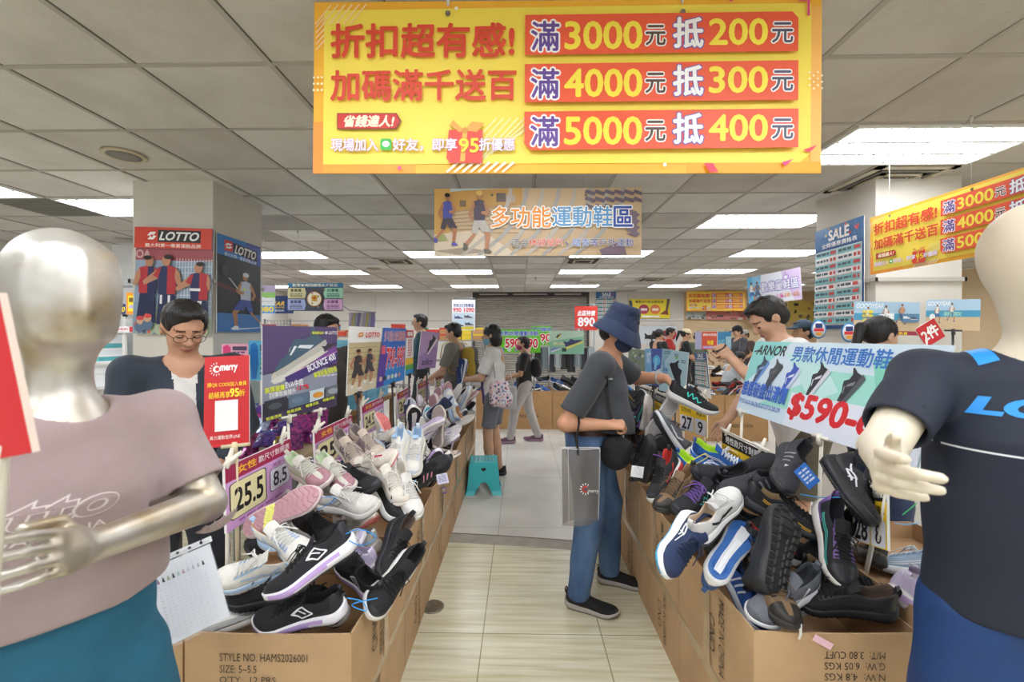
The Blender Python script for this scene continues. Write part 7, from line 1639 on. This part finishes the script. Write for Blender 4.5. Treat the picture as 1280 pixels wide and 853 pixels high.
# ================================================================ the rest of the shop
# stools
def stool(loc, label, col, w0=.155, w1=.115, h=.29, grp=None, yaw=0):
    o = thing('plastic_stool', label, 'stool', loc, grp); o.rotation_euler = (0, 0, yaw); c = mat(col, .35, name='stool_plastic'); dk_ = mat('#2a2c2c', .8)
    m = MB(); n = 12
    def side(a):
        P = []
        for i in range(n+1):
            u = -1+2*i/n; row = []
            arch = .115*h/.29*math.sqrt(max(0, 1-(u/.42)**2)) if abs(u) < .42 else 0
            for j in range(9):
                z = arch+(h-.012-arch)*j/8; w = w0+(w1-w0)*z/h; fl = 1+.10*max(0, 1-z/.03)
                p = Vector((u*w*fl, -w*fl, z)); row.append(Matrix.Rotation(a, 3, 'Z') @ p)
            P.append(row)
        m.grid(P, c, False)
    for k in range(4): side(k*math.pi/2)
    P = []
    for r_, z in ((1, h-.012), (.985, h-.004), (.95, h)):
        P.append([Vector((x*w1*r_, y*w1*r_, z)) for x, y in ((-1,-1),(0,-1),(1,-1),(1,0),(1,1),(0,1),(-1,1),(-1,0))])
    m.grid(P, c, False, True); m.add(P[2], [tuple(range(8))], c); z_ = m.build('stool_body', None); z_.parent = o
    m = MB()
    for i in range(6):
        for j in range(6): m.lathe([(.011,0),(.011,.0015),(.0001,.002)], ((i-2.5)*.034, (j-2.5)*.034, h), mat('#8aa8b4', .5) if grp is None else c, 8)
    z_ = m.build('seat_dimples', None); z_.parent = o
    m = MB(); yy = -(w0+(w1-w0)*.78)-.001
    for s in (-1, 1): m.lathe([(.013,0),(.013,.002),(.0001,.002)], (0,0,0), dk_, 12, Matrix.Translation((s*.010, yy, h*.80)) @ Matrix.Rotation(R(90), 4, 'X'))
    m.add([(-.022,yy-.002,h*.80),(.022,yy-.002,h*.80),(0,yy-.004,h*.80-.022)], [(0,2,1)], dk_); z_ = m.build('hand_hole', None); z_.parent = o
    return o
p = at(601,617,4.19); stool((p.x+.02, 4.30, 0), 'teal plastic step stool on the grey floor beside the left row', '#3cc0c8', .160, .135, .30, None, R(4))
stool((3.42, 7.6, 0), 'lime green plastic stool under the seated person in the grey shirt', '#b4dc1e', .17, .15, .47, 'g')
# boxes: lidded shoe boxes
def shoebox(c, w, d, h, col, lid, label, group, prt=None, yaw=0, detail=True):
    o = thing('shoe_box', label, 'box', c, group); o.rotation_euler = (0, 0, yaw); m = MB(); m.box((-w/2,-d/2,0), (w/2,d/2,h*.78), mat(col, .6, name='box_card'))
    if prt:
        rg_ = random.Random(int(c[0]*50+c[2]*77)); 
        for k in range(5): x = rg_.uniform(-w*.4,w*.3); m.box((x,-d/2-.001,h*.12), (x+w*.12,-d/2,h*rg_.uniform(.25,.6)), mat(rg_.choice(prt), .6))
    z_ = m.build('box_base', None); z_.parent = o
    m = MB(); m.box((-w/2-.003,-d/2-.003,h*.72), (w/2+.003,d/2+.003,h), mat(lid, .6, name='box_card')); z_ = m.build('box_lid', None); z_.parent = o
    return o
def shelf_unit(x0, x1, y0, y1, zs, label, col='#dcdad6'):
    o = thing('display_shelf', label, 'shelf', ((x0+x1)/2, (y0+y1)/2, 0)); c = mat(col, .5, name='shelf_enamel')
    for z in zs:
        m = MB(); m.box((x0,y0,z-.025), (x1,y1,z), c); m.build('shelf_board', o)
    for x in (x0, x1-.03):
        for y in (y0, y1-.03): m = MB(); m.box((x,y,0), (x+.03,y+.03,max(zs)+.02), c); m.build('post', o)
    return o
def flat_sign(b, name, label, x0, y0, x1, y1, Y, cat='sign', group=None): return sign(b, name, label, cat, at(x0,y0,Y), at(x1,y0,Y), at(x0,y1,Y), group)
# far left shelf behind the silver mannequin
a = at(96,470,4.9); b0 = at(176,470,4.9); shelf_unit(a.x, b0.x, 4.7, 5.15, [.45, .95, 1.22, 1.745], 'white shelf of shoe boxes behind the silver mannequin head')
k = 0
for zz, n in ((1.22, 4), (.95, 2)):
    for q in range(n):
        h_ = .075 if zz > 1 else .13
        shoebox((a.x+.22, 4.92, zz+h_*q), .34, .30, h_, '#e6eaea' if q % 2 else '#58b0b4', '#f0f0f0', 'white and teal shoe box, %s up in the %s stack, left shelf' % (['first','second','third','fourth'][q], 'upper' if zz > 1 else 'lower'), 'shoe boxes on the left shelf', ['#8a9aa4','#d8483f'])
for q, zz in enumerate((.95, 1.09)): shoebox((b0.x-.22, 4.9, zz), .40, .32, .135, '#eef0f2', '#f4f5f6', ['large plain white box at the bottom on the left shelf', 'large plain white box on top of another on the left shelf'][q], 'shoe boxes on the left shelf')
b = Board(130,30,'#2a2f6a'); b.text('$1250-1950', 2,9,126,27, '#f4e02a', .03, .2); b.bars(8,3,120,7,1,'#f4e02a',2); flat_sign(b, 'shelf_sign', 'blue strip sign reading 1950 in yellow on the left shelf', 122,380,157,392.5,4.69)
b = Board(40,60,'#f0902a'); b.rect(6,8,40,52,'#f4d82a'); b.rect(10,14,38,26,'#7a5a2a'); b.rect(10,34,38,44,'#b8b0d8'); flat_sign(b, 'shelf_sign', 'small orange and yellow card above the 1950 strip', 158,366,171,393,4.69)
b = Board(60,20,'#f2eef0'); b.bars(4,5,34,15,2,'#c8485a',1); b.rect(38,2,58,18,'#c8323f'); flat_sign(b, 'shelf_sign', 'thin pale and red strip label under the shelf stack', 146,408,171,416,4.68)
m = MB(); q0 = at(140,306,5.3); q1 = at(171,362,5.3); m.box((q0.x,5.3,0), (q1.x,5.5,q0.z), mat('#dfe0e0', .5)); m.box((q0.x+.01,5.295,q1.z+.02), (q1.x-.01,5.30,q1.z+.05), mat('#a9aaac', .5)); solo(m, 'white_panel_cabinet', 'tall white cabinet between the silver head and the football poster', 'cabinet')  # white wall panel carried down to the floor as a cabinet
# shiny packets of insoles behind the red sign
TB = thing('display_table', 'low table of shiny packets behind the red membership sign', 'table', (-1.62, 2.62, 0)); m = MB(); m.box((-1.95,2.36,.80), (-1.22,2.95,.84), mat('#c9b28c', .6)); m.build('table_top', TB)
for x in (-1.93, -1.27):
    for y in (2.39, 2.90): m = MB(); m.box((x,y,0), (x+.03,y+.03,.80), mat('#8a8a8c', .4, .6)); m.build('leg', TB)
rg = random.Random(12)
pk = [mat(c, .18, .35, vary=.5, vscale=45, coat=.8, name='foil_'+c[1:], hex2=d) for c, d in (('#5a2a78','#c83a9a'),('#2a2f6a','#7a4ac0'),('#18181c','#b83a8a'),('#c8489a','#3a2a6a'),('#23202c','#d8c23a'),('#2a4a9a','#c8d0e8'))]
for i in range(7):
    for j in range(5):
        x = -1.90+.095*i+rg.uniform(-.01,.01); y = 2.42+.11*j; z = .845+.05*((i+j) % 3)+.02*j
        m = MB(); P = []
        Mx = Matrix.Translation((x,y,z)) @ Euler((R(rg.uniform(20,55)), R(rg.uniform(-15,15)), R(rg.uniform(-25,25)))).to_matrix().to_4x4()
        for u in range(7): P.append([Mx @ Vector((-.05+.1*u/6, -.08+.16*v_/8, .016*math.sin(math.pi*u/6)*math.sin(math.pi*v_/8)+.002*math.sin(u*2+v_))) for v_ in range(9)])
        m.grid(P, pk[(i*5+j*3) % 6], True); m.grid([[p-Vector((0,0,.004)) for p in r_][::-1] for r_ in P], pk[(i*5+j*3) % 6], True)
        solo(m, 'foil_packet', 'shiny foil packet on the low table, %s row, %s from the left' % (['front','second','third','fourth','back'][j], ['first','second','third','fourth','fifth','sixth','seventh'][i]), 'packet', None, 'foil packets on the low table')
for nm, x0, x1, y0, y1, Y, c1_, c2_ in (('pink',277,310,430,462,2.75,'#d83a78','#e0a0b8'),('blue',311,345,426,476,2.85,'#2a7ac8','#5ab0d8')):
    b = Board(100,100,c2_); b.rect(0,0,100,100,c2_); b.poly([(6,10),(22,4),(34,14),(36,60),(28,96),(12,96),(6,60)], c1_); b.rect(42,10,96,26,'#4a3a5a'); b.bars(44,30,92,90,5,'#5a4a6a' if nm == 'pink' else '#1f3a6a',4); b.rect(46,44,60,66,'#6ac04a'); b.rect(64,50,92,62,'#c83a5a')
    o = flat_sign(b, 'insole_card', nm+' insole card standing behind the red membership sign', x0,y0,x1,y1,Y,'card','insole cards'); M_ = wmat(o); pz = M_.translation; 
    stand(o, Vector((pz.x+.08,Y+.006,pz.z-.3*0-.15)), Vector((pz.x+.08,Y+.006,.845)), 'stand_pole', WP, False)
# light blue boxes behind the left row boards
T2 = thing('display_table', 'wooden table carrying light blue boxes behind the left row', 'table', (-1.72, 4.1, 0)); m = MB(); m.box((-2.05,3.55,.86), (-1.35,4.7,.90), mat('#a98358', .6, vary=.1)); m.build('table_top', T2)
for x in (-2.03, -1.40):
    for y in (3.58, 4.64): m = MB(); m.box((x,y,0), (x+.04,y+.04,.86), mat('#8a6a48', .6)); m.build('leg', T2)
n = 0
for j in range(3):
    for i in range(2):
        for q in range(5):
            if q > 4-(j == 2)*2: continue
            shoebox((-1.53-.33*i, 3.72+.33*j, .902+.115*q), .30, .30, .112, '#7cc8e8', '#8ad2ee', 'light blue box, %s pile, %s, layer %s' % (['nearest','second','farthest'][j], ['aisle side','wall side'][i], ['one','two','three','four','five'][q]), 'light blue boxes behind the left row', ['#e8c84a','#f4f4f4','#d8688a'])
# red and kraft boxes on the wall shelf at the back left
shelf_unit(-6.0, -2.3, 8.6, 9.1, [.5, 1.0, 1.5], 'long back left shelf with red and kraft boxes', '#8a8580')
for i in range(16):
    x = -5.85+.225*i; c_ = ['#c8432f','#b98a5a','#d8523a','#c9a070','#3f8ac0'][i % 5]
    for q in range(1 if i % 3 else 2): shoebox((x, 8.82, 1.50+.12*q), .20, .32, .118, c_, '#c8382c' if i % 2 else '#b98a5a', '%s box on the back left shelf, %s from left%s' % (['red','kraft','orange red','tan','blue'][i % 5], ['first','second','third','fourth','fifth','sixth','seventh','eighth','ninth','tenth','eleventh','twelfth','thirteenth','fourteenth','fifteenth','sixteenth'][i], ', on top' if q else ''), 'boxes on the long back left shelf')
shelf_unit(-2.15, -.75, 8.9, 9.4, [.5, 1.0, 1.42], 'back shelf with red, green and yellow boxes behind the teal shirt person', '#8a8580')
for i, (c_, l_) in enumerate((('#c8382c','#2f8a4a'),('#c8382c','#e8e0d0'),('#b98a5a','#c8382c'),('#e0c42a','#e8d23a'),('#e0c42a','#d8b82a'),('#b98a5a','#e0c42a'))):
    for q in range(2): shoebox((-2.02+.23*i, 9.14, 1.42+.125*q), .21, .34, .122, c_, l_, '%s box %s behind the teal shirt person, %s from left' % (['red and green','red and cream','kraft and red','yellow','dull yellow','kraft'][i], ['below','above'][q], ['first','second','third','fourth','fifth','sixth'][i]), 'boxes behind the teal shirt person')
# wire grid panel and hanging clear packets
o = thing('wire_rack', 'small wire grid rack above the violet shoe board', 'rack', (0, 0, 0)); tl = at(331,401,5.6); br = at(363,425,5.6); o.location = (tl.x, 5.6, 0); st_ = mat('#9a9ea2', .35, .8); m = MB()
for k in range(9): x = tl.x+(br.x-tl.x)*k/8; m.tube([(x,5.6,br.z),(x,5.6,tl.z)], .003, st_, 5)
for k in range(6): z = br.z+(tl.z-br.z)*k/5; m.tube([(tl.x,5.603,z),(br.x,5.603,z)], .003, st_, 5)
m.build('wire_grid', o); m = MB()
for x in (tl.x, br.x): m.tube([(x,5.6,0),(x,5.6,tl.z+.02)], .01, st_, 8)
m.build('post', o)
o = thing('packet_hanger', 'metal arm with clear packets hanging above the 790-990 board', 'rack', at(436,380,5.2)); pz = at(436,388,5.2); m = MB(); m.tube([at(428,382,5.2), at(437,388,5.2), at(470,391,5.2)], .006, st_, 6); m.tube([at(466,391,5.2), at(466,391,5.6), at(466,640,5.6)], .008, st_, 6); m.build('arm', o)
for k in range(9):
    t = at(438+k*3.4,391,5.2); m = MB(); cc = ['#b8a8c0','#c8b87a','#a8a8b4','#8a7ab0','#d0c8c0'][k % 5]
    P = [[(t.x+.05*i/3-.02, 5.2+.012*math.sin(i*2+j), t.z-.21*j/5) for j in range(6)] for i in range(4)]; m.grid(P, mat(cc, .2, alpha=.85, coat=.6, name='clear_packet'), True); m.grid([[(x,y+.006,z) for x,y,z in r_][::-1] for r_ in P], mat(cc, .2, alpha=.85, coat=.6, name='clear_packet'), True); m.build('hanging_packet', o)
# boards at the back centre
def hung(b, label, x0, y0, x1, y1, Y, group=None, foot=.0):
    o = flat_sign(b, 'price_board', label, x0,y0,x1,y1,Y,'sign',group); tl = at(x0,y0,Y); tr = at(x1,y0,Y); m = MB()
    m.tube([tl+Vector((.03,.012,.03)), tr+Vector((-.03,.012,.03)), tr+Vector((.02,.012,.0))], .006, st_, 6)
    mid = tl.lerp(tr,.85); m.tube([Vector((mid.x,Y+.014,foot)), Vector((mid.x,Y+.014,tl.z+.03))], .010, st_, 8); m.build('metal_stand', o); return o
b = Board(120,160,'#eef0f4'); b.text('男款主打款專區', 8,20,112,38, '#2a3f8a', .02); b.text('990 1090', 6,42,114,64, '#e03a4a', .03); b.rect(6,70,114,156,'#cfe2ee'); b.rect(6,140,114,156,'#f0dc4a')
for x, y, c, s in ((36,96,'#4a5a8a','#dfe2ea'),(86,92,'#5a5f6a','#cfd2da'),(40,136,'#2a2c34','#e8e4d8'),(90,130,'#3f4f6a','#e0d8c8')): b.shoe(x,y,46,c,s)
hung(b, 'white board reading 990 1090 on a metal stand left of the shutter', 565,375,594,413,6.9)
b = Board(120,130,'#d8382f'); b.rect(0,0,120,130,'#dc3f33'); b.text('此區特價', 14,24,108,52, '#ffffff', .03, .15); b.text('890', 18,62,104,108, '#ffffff', .04)
hung(b, 'red board reading 890 in front of the shutter', 718.5,383,747,413,6.9)
def green(b, t): b.rect(0,0,210,118,'#6ac42a'); b.text('男款休閒運動涼鞋', 8,8,200,32, '#3a5ac0', .03, outline='#e8f4e0', ow=.04); b.rect(4,38,26,52,'#e04a6a'); b.text(t, 38,48,196,92, '#d8202c', .035, 0, outline='#ffffff', ow=.05); [b.disc(26+k*32,104,9,('#4a6ab8','#d0d8e8','#8a8f98','#c8d0c0','#e0a0a8')[k]) for k in range(5)]; return b
hung(green(Board(210,118),'590-690'), 'bright green board reading 590-690 behind the walking person', 622,412,675.5,441,7.1, 'green price boards')
hung(green(Board(210,118),'690'), 'second green board partly behind the 590-690 board', 664,408,690,432,7.6, 'green price boards')
b = Board(130,90,'#bcd8c0'); b.rect(0,0,130,90,'#b8d4bc'); b.poly([(0,40),(130,20),(130,90),(0,90)], '#8abfa4'); b.shoe(92,46,70,'#3a3f6a','#e0d86a',R(-22)); b.shoe(24,70,36,'#7a8ac0','#dfe2ea',R(-20)); b.shoe(36,18,24,'#3a3a44','#e8c83a',R(-50)); b.text('新品', 14,42,56,54, '#e8e0a0', .02); b.rect(48,66,64,80,'#3a4a44')
hung(b, 'mint green board with a running shoe left of the bucket hat person', 686.5,414,730,443,6.7)
b = Board(100,60,'#e8eef2'); b.rect(0,0,100,60,'#dfe8ee'); b.shoe(40,40,56,'#2a2c30','#d8dce0'); b.text('59', 62,16,98,48, '#d8304a', .03); hung(b, 'pale far board reading 59 behind the ponytail person', 800,408,846,430,10.4)
b = Board(330,150,'#d8dce4'); b.rect(0,0,110,150,'#a8a8c8'); b.rect(60,0,200,150,'#d8573f'); b.text('特價', 112,74,166,112, '#f4d42a', .04); b.text('運動休閒鞋', 70,14,196,36, '#f4ece4', .02); b.rect(70,122,190,142,'#b8a0d8'); b.rect(206,0,330,150,'#3f86b0'); b.rect(280,40,330,150,'#9cc4d4'); b.text('SPORT', 212,70,270,100, '#8ac0d8', .03, 0, rot=-.2)
hung(b, 'orange and blue board on a far table left of the black cap person', 869,415,914,437,7.8)
b = Board(112,56,'#e8d22a'); b.rect(0,0,112,56,'#ecd82c'); b.text('專業步行安全鞋首選', 18,4,94,12, '#4a3a1a', .02); b.disc(41,30,14,'#b8324a'); b.disc(72,30,14,'#e0783a'); b.rect(33,27,50,34,'#f0e0e0'); b.rect(64,27,81,34,'#f4e4d0'); b.poly([(0,4),(8,4),(12,34),(4,36)], '#3a4a6a'); b.poly([(4,36),(12,34),(28,48),(4,48)], '#d0a8a8'); b.poly([(112,0),(104,0),(100,32),(106,34)], '#6a5a4e'); b.poly([(106,34),(100,32),(84,44),(108,46)], '#8a3f34'); b.rect(36,48,84,54,'#f4f0e0')
flat_sign(b, 'wall_banner', 'yellow wall banner with two shod feet and two round badges', 786,374,837.5,398,12.2,'banner')
for i, (x0, x1, y0, y1, c_, c2_, nm) in enumerate(((858,882,390,399,'#b8c4c0','#7a8a88','grey list strip'),(883,932,389,400,'#c87a78','#e0a8a0','pink photo strip'),(934,984,379,401,'#6a6444','#8a9a5a','green outdoor photo'),(985,1020,376,402,'#b09a4a','#2a2822','ochre and black photo'))):
    b = Board(100,50,c_); b.rect(0,0,100,50,c_); rg = random.Random(i)
    for k in range(16): x = rg.uniform(0,90); y = rg.uniform(0,40); b.rect(x,y,x+rg.uniform(4,18),y+rg.uniform(3,12),rg.choice([c2_,'#d8d0c4',c_,'#5a544a']))
    flat_sign(b, 'wall_poster', nm+' along the tan back wall under the far yellow banner', x0,y0,x1,y1,12.15-(.3 if i > 1 else 0),'poster','photo strips on the tan wall')
# beach photo boards by the right column
def beach(f):
    b = Board(330,170,'#8ab4d4'); b.rect(0,0,330,60,'#a8c8e0'); b.rect(0,60,330,100,'#4a9ac0'); b.rect(0,96,330,170,'#d0b894'); b.text('GOODYEAR', 10,10,150,34, '#f0f4f8', .02, .2)
    for k, x in enumerate((70,160,240)[:f]): b.figure(x,130-8*k,104,'#e6e4e0' if k != 2 else '#c89a80','#4a6a9a',hair='#5a3f2a',stride=.14)
    if f == 3: b.text('輕量', 40,44,96,60,'#f4e02a',.02); b.text('防滑', 40,66,96,82,'#f4e02a',.02); b.text('透氣', 40,88,96,104,'#f4e02a',.02); b.rect(240,60,320,104,'#5a84a8'); b.shoe(262,80,34,'#dfe6ee','#b8c4d0'); b.shoe(300,84,34,'#3a4a5a','#c8d0d8'); b.text('Q彈', 120,60,200,96,'#ffffff',.03); b.rect(220,150,330,170,'#a8324a'); b.text('熱賣', 224,154,268,168,'#f4e02a',.02)
    else: b.disc(40,96,18,'#e8f0f0'); b.text('新款', 110,66,220,92,'#9ad8c8',.02)
    return b
on_stand(beach(3), 'photo_board', 'beach photo board with three runners in front of the right column', at(1068,377,3.2), at(1150,378,3.15), at(1068,418,3.2), 'beach photo boards', .0)
on_stand(beach(2), 'photo_board', 'beach photo board with two runners behind the cream mannequin shoulder', at(1158,375,3.25), at(1226,374,3.1), at(1158,413,3.25), 'beach photo boards', .0)
b = Board(60,60,'#c8262f'); b.rect(0,0,60,60,'#d02a34'); b.text('2件', 6,12,54,46,'#ffffff',.04); tl = at(1144,412,2.9); d_ = Vector((math.cos(R(32)),0,math.sin(R(32)))); o = sign(b, 'price_card', 'small tilted red card with white characters beside the dark blue sleeve', 'sign', tl, tl+d_*.14, tl+Vector((math.sin(R(32)),0,-math.cos(R(32))))*.14); stand(o, at(1158,424,2.9), Vector((at(1158,420,2.9).x, 2.915, 0)), 'stand_pole', WP, False)
for nm, x, y, Y in (('left', 1023, 412, 3.30),('right', 1061, 416, 3.2)):
    b = Board(60,80,'#eef0f4'); b.t = .004; c = at(x,y,Y); o = thing('round_badge_sign', 'oval blue edged badge sign on the right column, the %s one of two' % nm, 'sign', c, 'oval badge signs'); m = MB()
    for r_, y_, col in ((1,0,'#2a8ad0'),(.86,-.002,'#f2f2f2')): m.lathe([(.055*r_,0),(.055*r_,.003),(.0001,.0031)], (0,0,0), ink(col), 28, Matrix.Translation(c+Vector((0,y_,0))) @ Matrix.Scale(1.25,4,(0,0,1)) @ Matrix.Rotation(R(90),4,'X'))
    for (x0,z0,x1,z1),col in (((-.025,.01,.025,.045),'#2a3f7a'),((-.035,-.015,.035,.008),'#d8323a'),((-.02,-.045,.02,-.02),'#e8a03a')): m.box(c+Vector((x0,-.007,z0)), c+Vector((x1,-.005,z1)), ink(col))
    m.build('badge_face', o); m = MB(); m.tube([Vector((c.x,Y+.01,0)), Vector((c.x,Y+.01,c.z))], .006, WP, 6); m.build('stand_pole', o)
# back cartons with shoes
def bin_row(nm, xs, y0, y1, z, styles, seed, grp, where):
    rg = random.Random(seed)
    for i in range(len(xs)-1):
        carton((xs[i]+.004,y0,0), (xs[i+1]-.004,y1,z), 'far kraft carton of shoes %s, %s from the left' % (where, ORD2[i]), 'far kraft cartons '+grp, True, '#c49a6a', [('front','MADE IN CHINA',.08,z*.3,.40,z*.3+.05,'')] if i % 2 else [], bulge=.004, depth=.10)
        k = 0
        for x in np.arange(xs[i]+.12, xs[i+1]-.05, .17):
            for yy in (y0+.12, y0+.36):
                st = styles[rg.randrange(len(styles))]; k += 1
                M = Matrix.Translation((x, yy, z-.02+rg.uniform(0,.06)+.10*(yy > y0+.3))) @ Euler((rg.uniform(-.6,.6), rg.uniform(-.3,.5), rg.uniform(0,6.28))).to_matrix().to_4x4() @ Matrix.Translation((-.14,0,-.02))
                put_shoe(st, M, '%s, number %d %s, carton %s' % (ST[st]['d'], (k+1)//2, 'in front' if yy < y0+.3 else 'behind', where+' '+ORD2[i]), 'shoes in the far cartons '+grp, 1, True)
ORD2 = ['first', 'second', 'third', 'fourth', 'fifth', 'sixth']
bin_row('a', [-.72,-.1,.52,1.14], 7.05, 7.55, .62, ['all_black','navy_teal','black_white','cream_grey','royal_mesh','black_bluesole'], 3, 'facing the aisle', 'before shutter')
bin_row('b', [2.3,2.92,3.54], 6.3, 6.8, .66, ['all_black','black_red','royal_mesh','navy_white','black_bluesole'], 5, 'at the right', 'right of shutter')
bin_row('c', [3.7,4.5,5.3], 8.6, 9.1, .7, ['all_black','black_red','royal_mesh','white_bolt'], 6, 'by the far table', 'under orange board')
# clear bags hung at the back, shoes in the carton behind the dark blue mannequin
rk = thing('bag_rack', 'rail of dark and clear bags at the back centre', 'rack', (.75, 8.0, 0)); m = MB(); m.tube([(.2,8.0,0),(.2,8.0,1.30),(1.35,8.0,1.30),(1.35,8.0,0)], .015, st_, 8); m.build('rail', rk)
for k in range(9):
    x = .28+k*.12; m = MB(); c_ = ['#23262c','#7a8890','#2a2f3a','#a8b4b8','#1a1c20'][k % 5]; h_ = .34+.05*(k % 3)
    P = [[(x+.14*i/4-.02, 7.99+.03*math.sin(math.pi*i/4)*math.sin(math.pi*(j+1)/8)*(1), 1.28-h_*j/6) for j in range(7)] for i in range(5)]; m.grid(P, mat(c_, .3, coat=.5), True); m.grid([[(a_,b_+.05,c2) for a_,b_,c2 in r_][::-1] for r_ in P], mat(c_, .3, coat=.5), True)
    solo(m, 'shop_bag', '%s bag hanging on the back rail, %s from the left' % (['black','grey','navy','pale','jet black'][k % 5], ['first','second','third','fourth','fifth','sixth','seventh','eighth','ninth'][k]), 'bag', None, 'bags on the back rail')
for q, (st, x, y, z, r_) in enumerate((('white_lilac',1.27,1.46,.655,.6),('blue_pale',1.42,1.58,.655,2.2),('brown_trail',1.32,1.72,.655,1.2),('cream_grey',1.56,1.5,.655,2.8))):
    put_shoe(st, Matrix.Translation((x,y,z)) @ Euler((.3,.2,r_)).to_matrix().to_4x4() @ Matrix.Translation((-.14,0,0)), ST[st]['d']+' in the carton behind the dark blue shirt mannequin', 'shoes in the carton behind the mannequin', 1)
# ties and tags
def tie(name, label, pts, col, r=.0016, cat='tie', group='plastic loops tying pairs of shoes'):
    m = MB(); n = 8; P = [Vector(p) for p in pts]; out = []
    for i in range(len(P)-1):
        p0 = P[max(i-1,0)]; p1 = P[i]; p2 = P[i+1]; p3 = P[min(i+2,len(P)-1)]
        for k in range(n): t = k/n; out.append(.5*((2*p1)+(p2-p0)*t+(2*p0-5*p1+4*p2-p3)*t*t+(3*p1-p0-3*p2+p3)*t**3))
    out.append(P[-1]); m.tube(out, r, mat(col, .35, name='tie_plastic'), 6); return solo(m, name, label, cat, None, group)
for lb, pts, c_ in (('blue plastic loop tying the black and lilac pair at the heels', [at(432,668,1.42),at(450,662,1.43),at(470,672,1.43),at(452,682,1.43),at(436,676,1.42)], '#2a9ae8'),
   ('blue plastic loop at the heel of the front black and lilac trainer', [at(434,748,1.37),at(452,752,1.38),at(458,764,1.38),at(440,756,1.37),at(472,748,1.38)], '#2a9ae8'),
   ('blue plastic loop on the white and pale blue pair', [at(344,690,1.52),at(352,680,1.52),at(362,676,1.53),at(350,700,1.50)], '#4aa8e0'),
   ('blue plastic tie above the grey cream trainer', [at(392,628,1.66),at(404,622,1.66),at(420,624,1.68),at(396,638,1.66)], '#2a9ae8'),
   ('blue plastic tie by the pale blue badge pair', [at(504,618,1.96),at(516,606,1.98),at(520,600,2.0)], '#5ab8f0'),
   ('blue plastic loop at the lightning streak of the black shoe', [at(1000,618,1.56),at(1024,622,1.55),at(1050,622,1.50)], '#2a9ae8'),
   ('yellow plastic loop over the bright blue pair', [at(858,580,1.98),at(880,568,2.0),at(884,572,2.0),at(866,582,1.98)], '#f0e02a'),
   ('yellow plastic tie under the round blue badge shoe', [at(896,620,1.72),at(912,616,1.72),at(922,615,1.74)], '#f0d82a'),
   ('blue plastic loop below the charcoal slip-on', [at(930,628,1.66),at(946,632,1.66),at(956,626,1.67),at(938,622,1.68)], '#2a9ae8'),
   ('purple lace end beside the red heel shoe', [at(816,568,2.2),at(828,572,2.2),at(836,580,2.18)], '#9a5ae0'),
   ('blue strap hanging from the walking person bag', [at(636,503,6.0),at(640,530,6.0),at(632,556,6.0)], '#2a6ad0'),
   ('green plastic tie in the carton behind the dark blue mannequin', [at(1128,644,1.5),at(1138,636,1.5),at(1146,629,1.5)], '#3ac06a'),
   ('blue plastic tie in the carton behind the dark blue mannequin', [at(1118,654,1.48),at(1132,656,1.48),at(1148,654,1.48)], '#4aa8e8')): tie('plastic_tie', lb, pts, c_)
def hangtag(label, c, w_, h_, rot, col, lines='#dfe6f4', group='paper tags on shoes'):
    b = Board(40,60,col,.0012,col); b.rect(0,0,40,60,col); b.bars(6,10,34,50,4,lines,3,.5); b.disc(20,4,2,'#3a3a3a'); M = Matrix.Translation(c) @ Euler((R(90),0,0)).to_matrix().to_4x4() @ Matrix.Rotation(rot, 4, 'Z'); o = b.build('paper_tag', M, w_, h_); return tag(o, label, 'tag', group)
hangtag('blue paper tag hanging on the charcoal knit shoe', at(992,590,1.58), .052, .085, R(40), '#3a7ad0'); hangtag('white paper tag behind the blue one on the charcoal knit shoe', at(982,580,1.60), .05, .07, R(-28), '#dfe6f0', '#b8c4d8')
hangtag('white square tag on the second right carton heap', at(790,582,2.15), .06, .055, R(-8), '#eef0f4', '#dfe2ea'); hangtag('pale lilac price tag at the aisle edge of the left row', at(545,594,2.15), .055, .05, R(12), '#dcdcf4', '#8a8ab8'); hangtag('small violet tag under the pale lilac price tag', at(552,610,2.14), .02, .03, R(10), '#5a3a8a', '#e8d84a'); hangtag('pink round brand tag on the cream coral trainer', at(468,570,1.98), .035, .04, R(10), '#b8324a', '#f4d0d8')
m = MB(); p = at(1030,803,1.288); M = plane((p.x-.03,1.2885,p.z+.012), (1,0,-.55), (.55,0,1)); m.add([M @ Vector(q) for q in ((0,-.008,0),(.06,-.008,0),(.06,.012,0),(0,.012,0))], [(0,1,2,3)], ink('#f0c4d0')); solo(m, 'pink_sticker', 'pink tape sticker on the front of the right carton', 'sticker')
m = MB(); p = at(999,783,1.292); m.tube([p+Vector((0,.01,.012)), p+Vector((0,-.006,.008)), p+Vector((-.001,-.008,-.02)), p+Vector((-.004,-.006,-.034))], .0045, mat('#e6e4de', .4), 6, True, .6); solo(m, 'zip_tie', 'white plastic clip over the front rim of the right carton', 'clip')
# clear tote of the person in white and violet, silver bag under the five shoe board
v = Vol((-.2,-.1,-.3), (.2,.1,.1), .012); v.box((0,0,-.12), (.12,.04,.16), .03, .02); v.fold(.006, 30, 3); c = wmat(fm_) @ Vector((.22,.18,.78)); o = thing('tote_bag', 'pale clear tote bag hanging from the hand of the walking person', 'bag', c); v.build('bag_body', mat('#c8ccd0', .2, alpha=.8, coat=.5, name='clear_tote_film'), o, 1)
m = MB(); m.tube([(-.06,0,.03),(-.03,0,.22),(.03,0,.22),(.06,0,.03)], .006, mat('#d8dade', .4), 6); z_ = m.build('handle', None); z_.parent = o
v = Vol((-.2,-.2,-.05), (.2,.2,.45), .010); v.box((0,0,.16), (.11,.09,.17), .04, .02); v.fold(.012, 42, 9); o = thing('silver_bag', 'crumpled silver bag standing under the five shoe price board', 'bag', (1.55, 2.35, 0)); v.build('bag_body', mat('#c9ccd0', .22, .7, name='crumpled_foil'), o, 1)
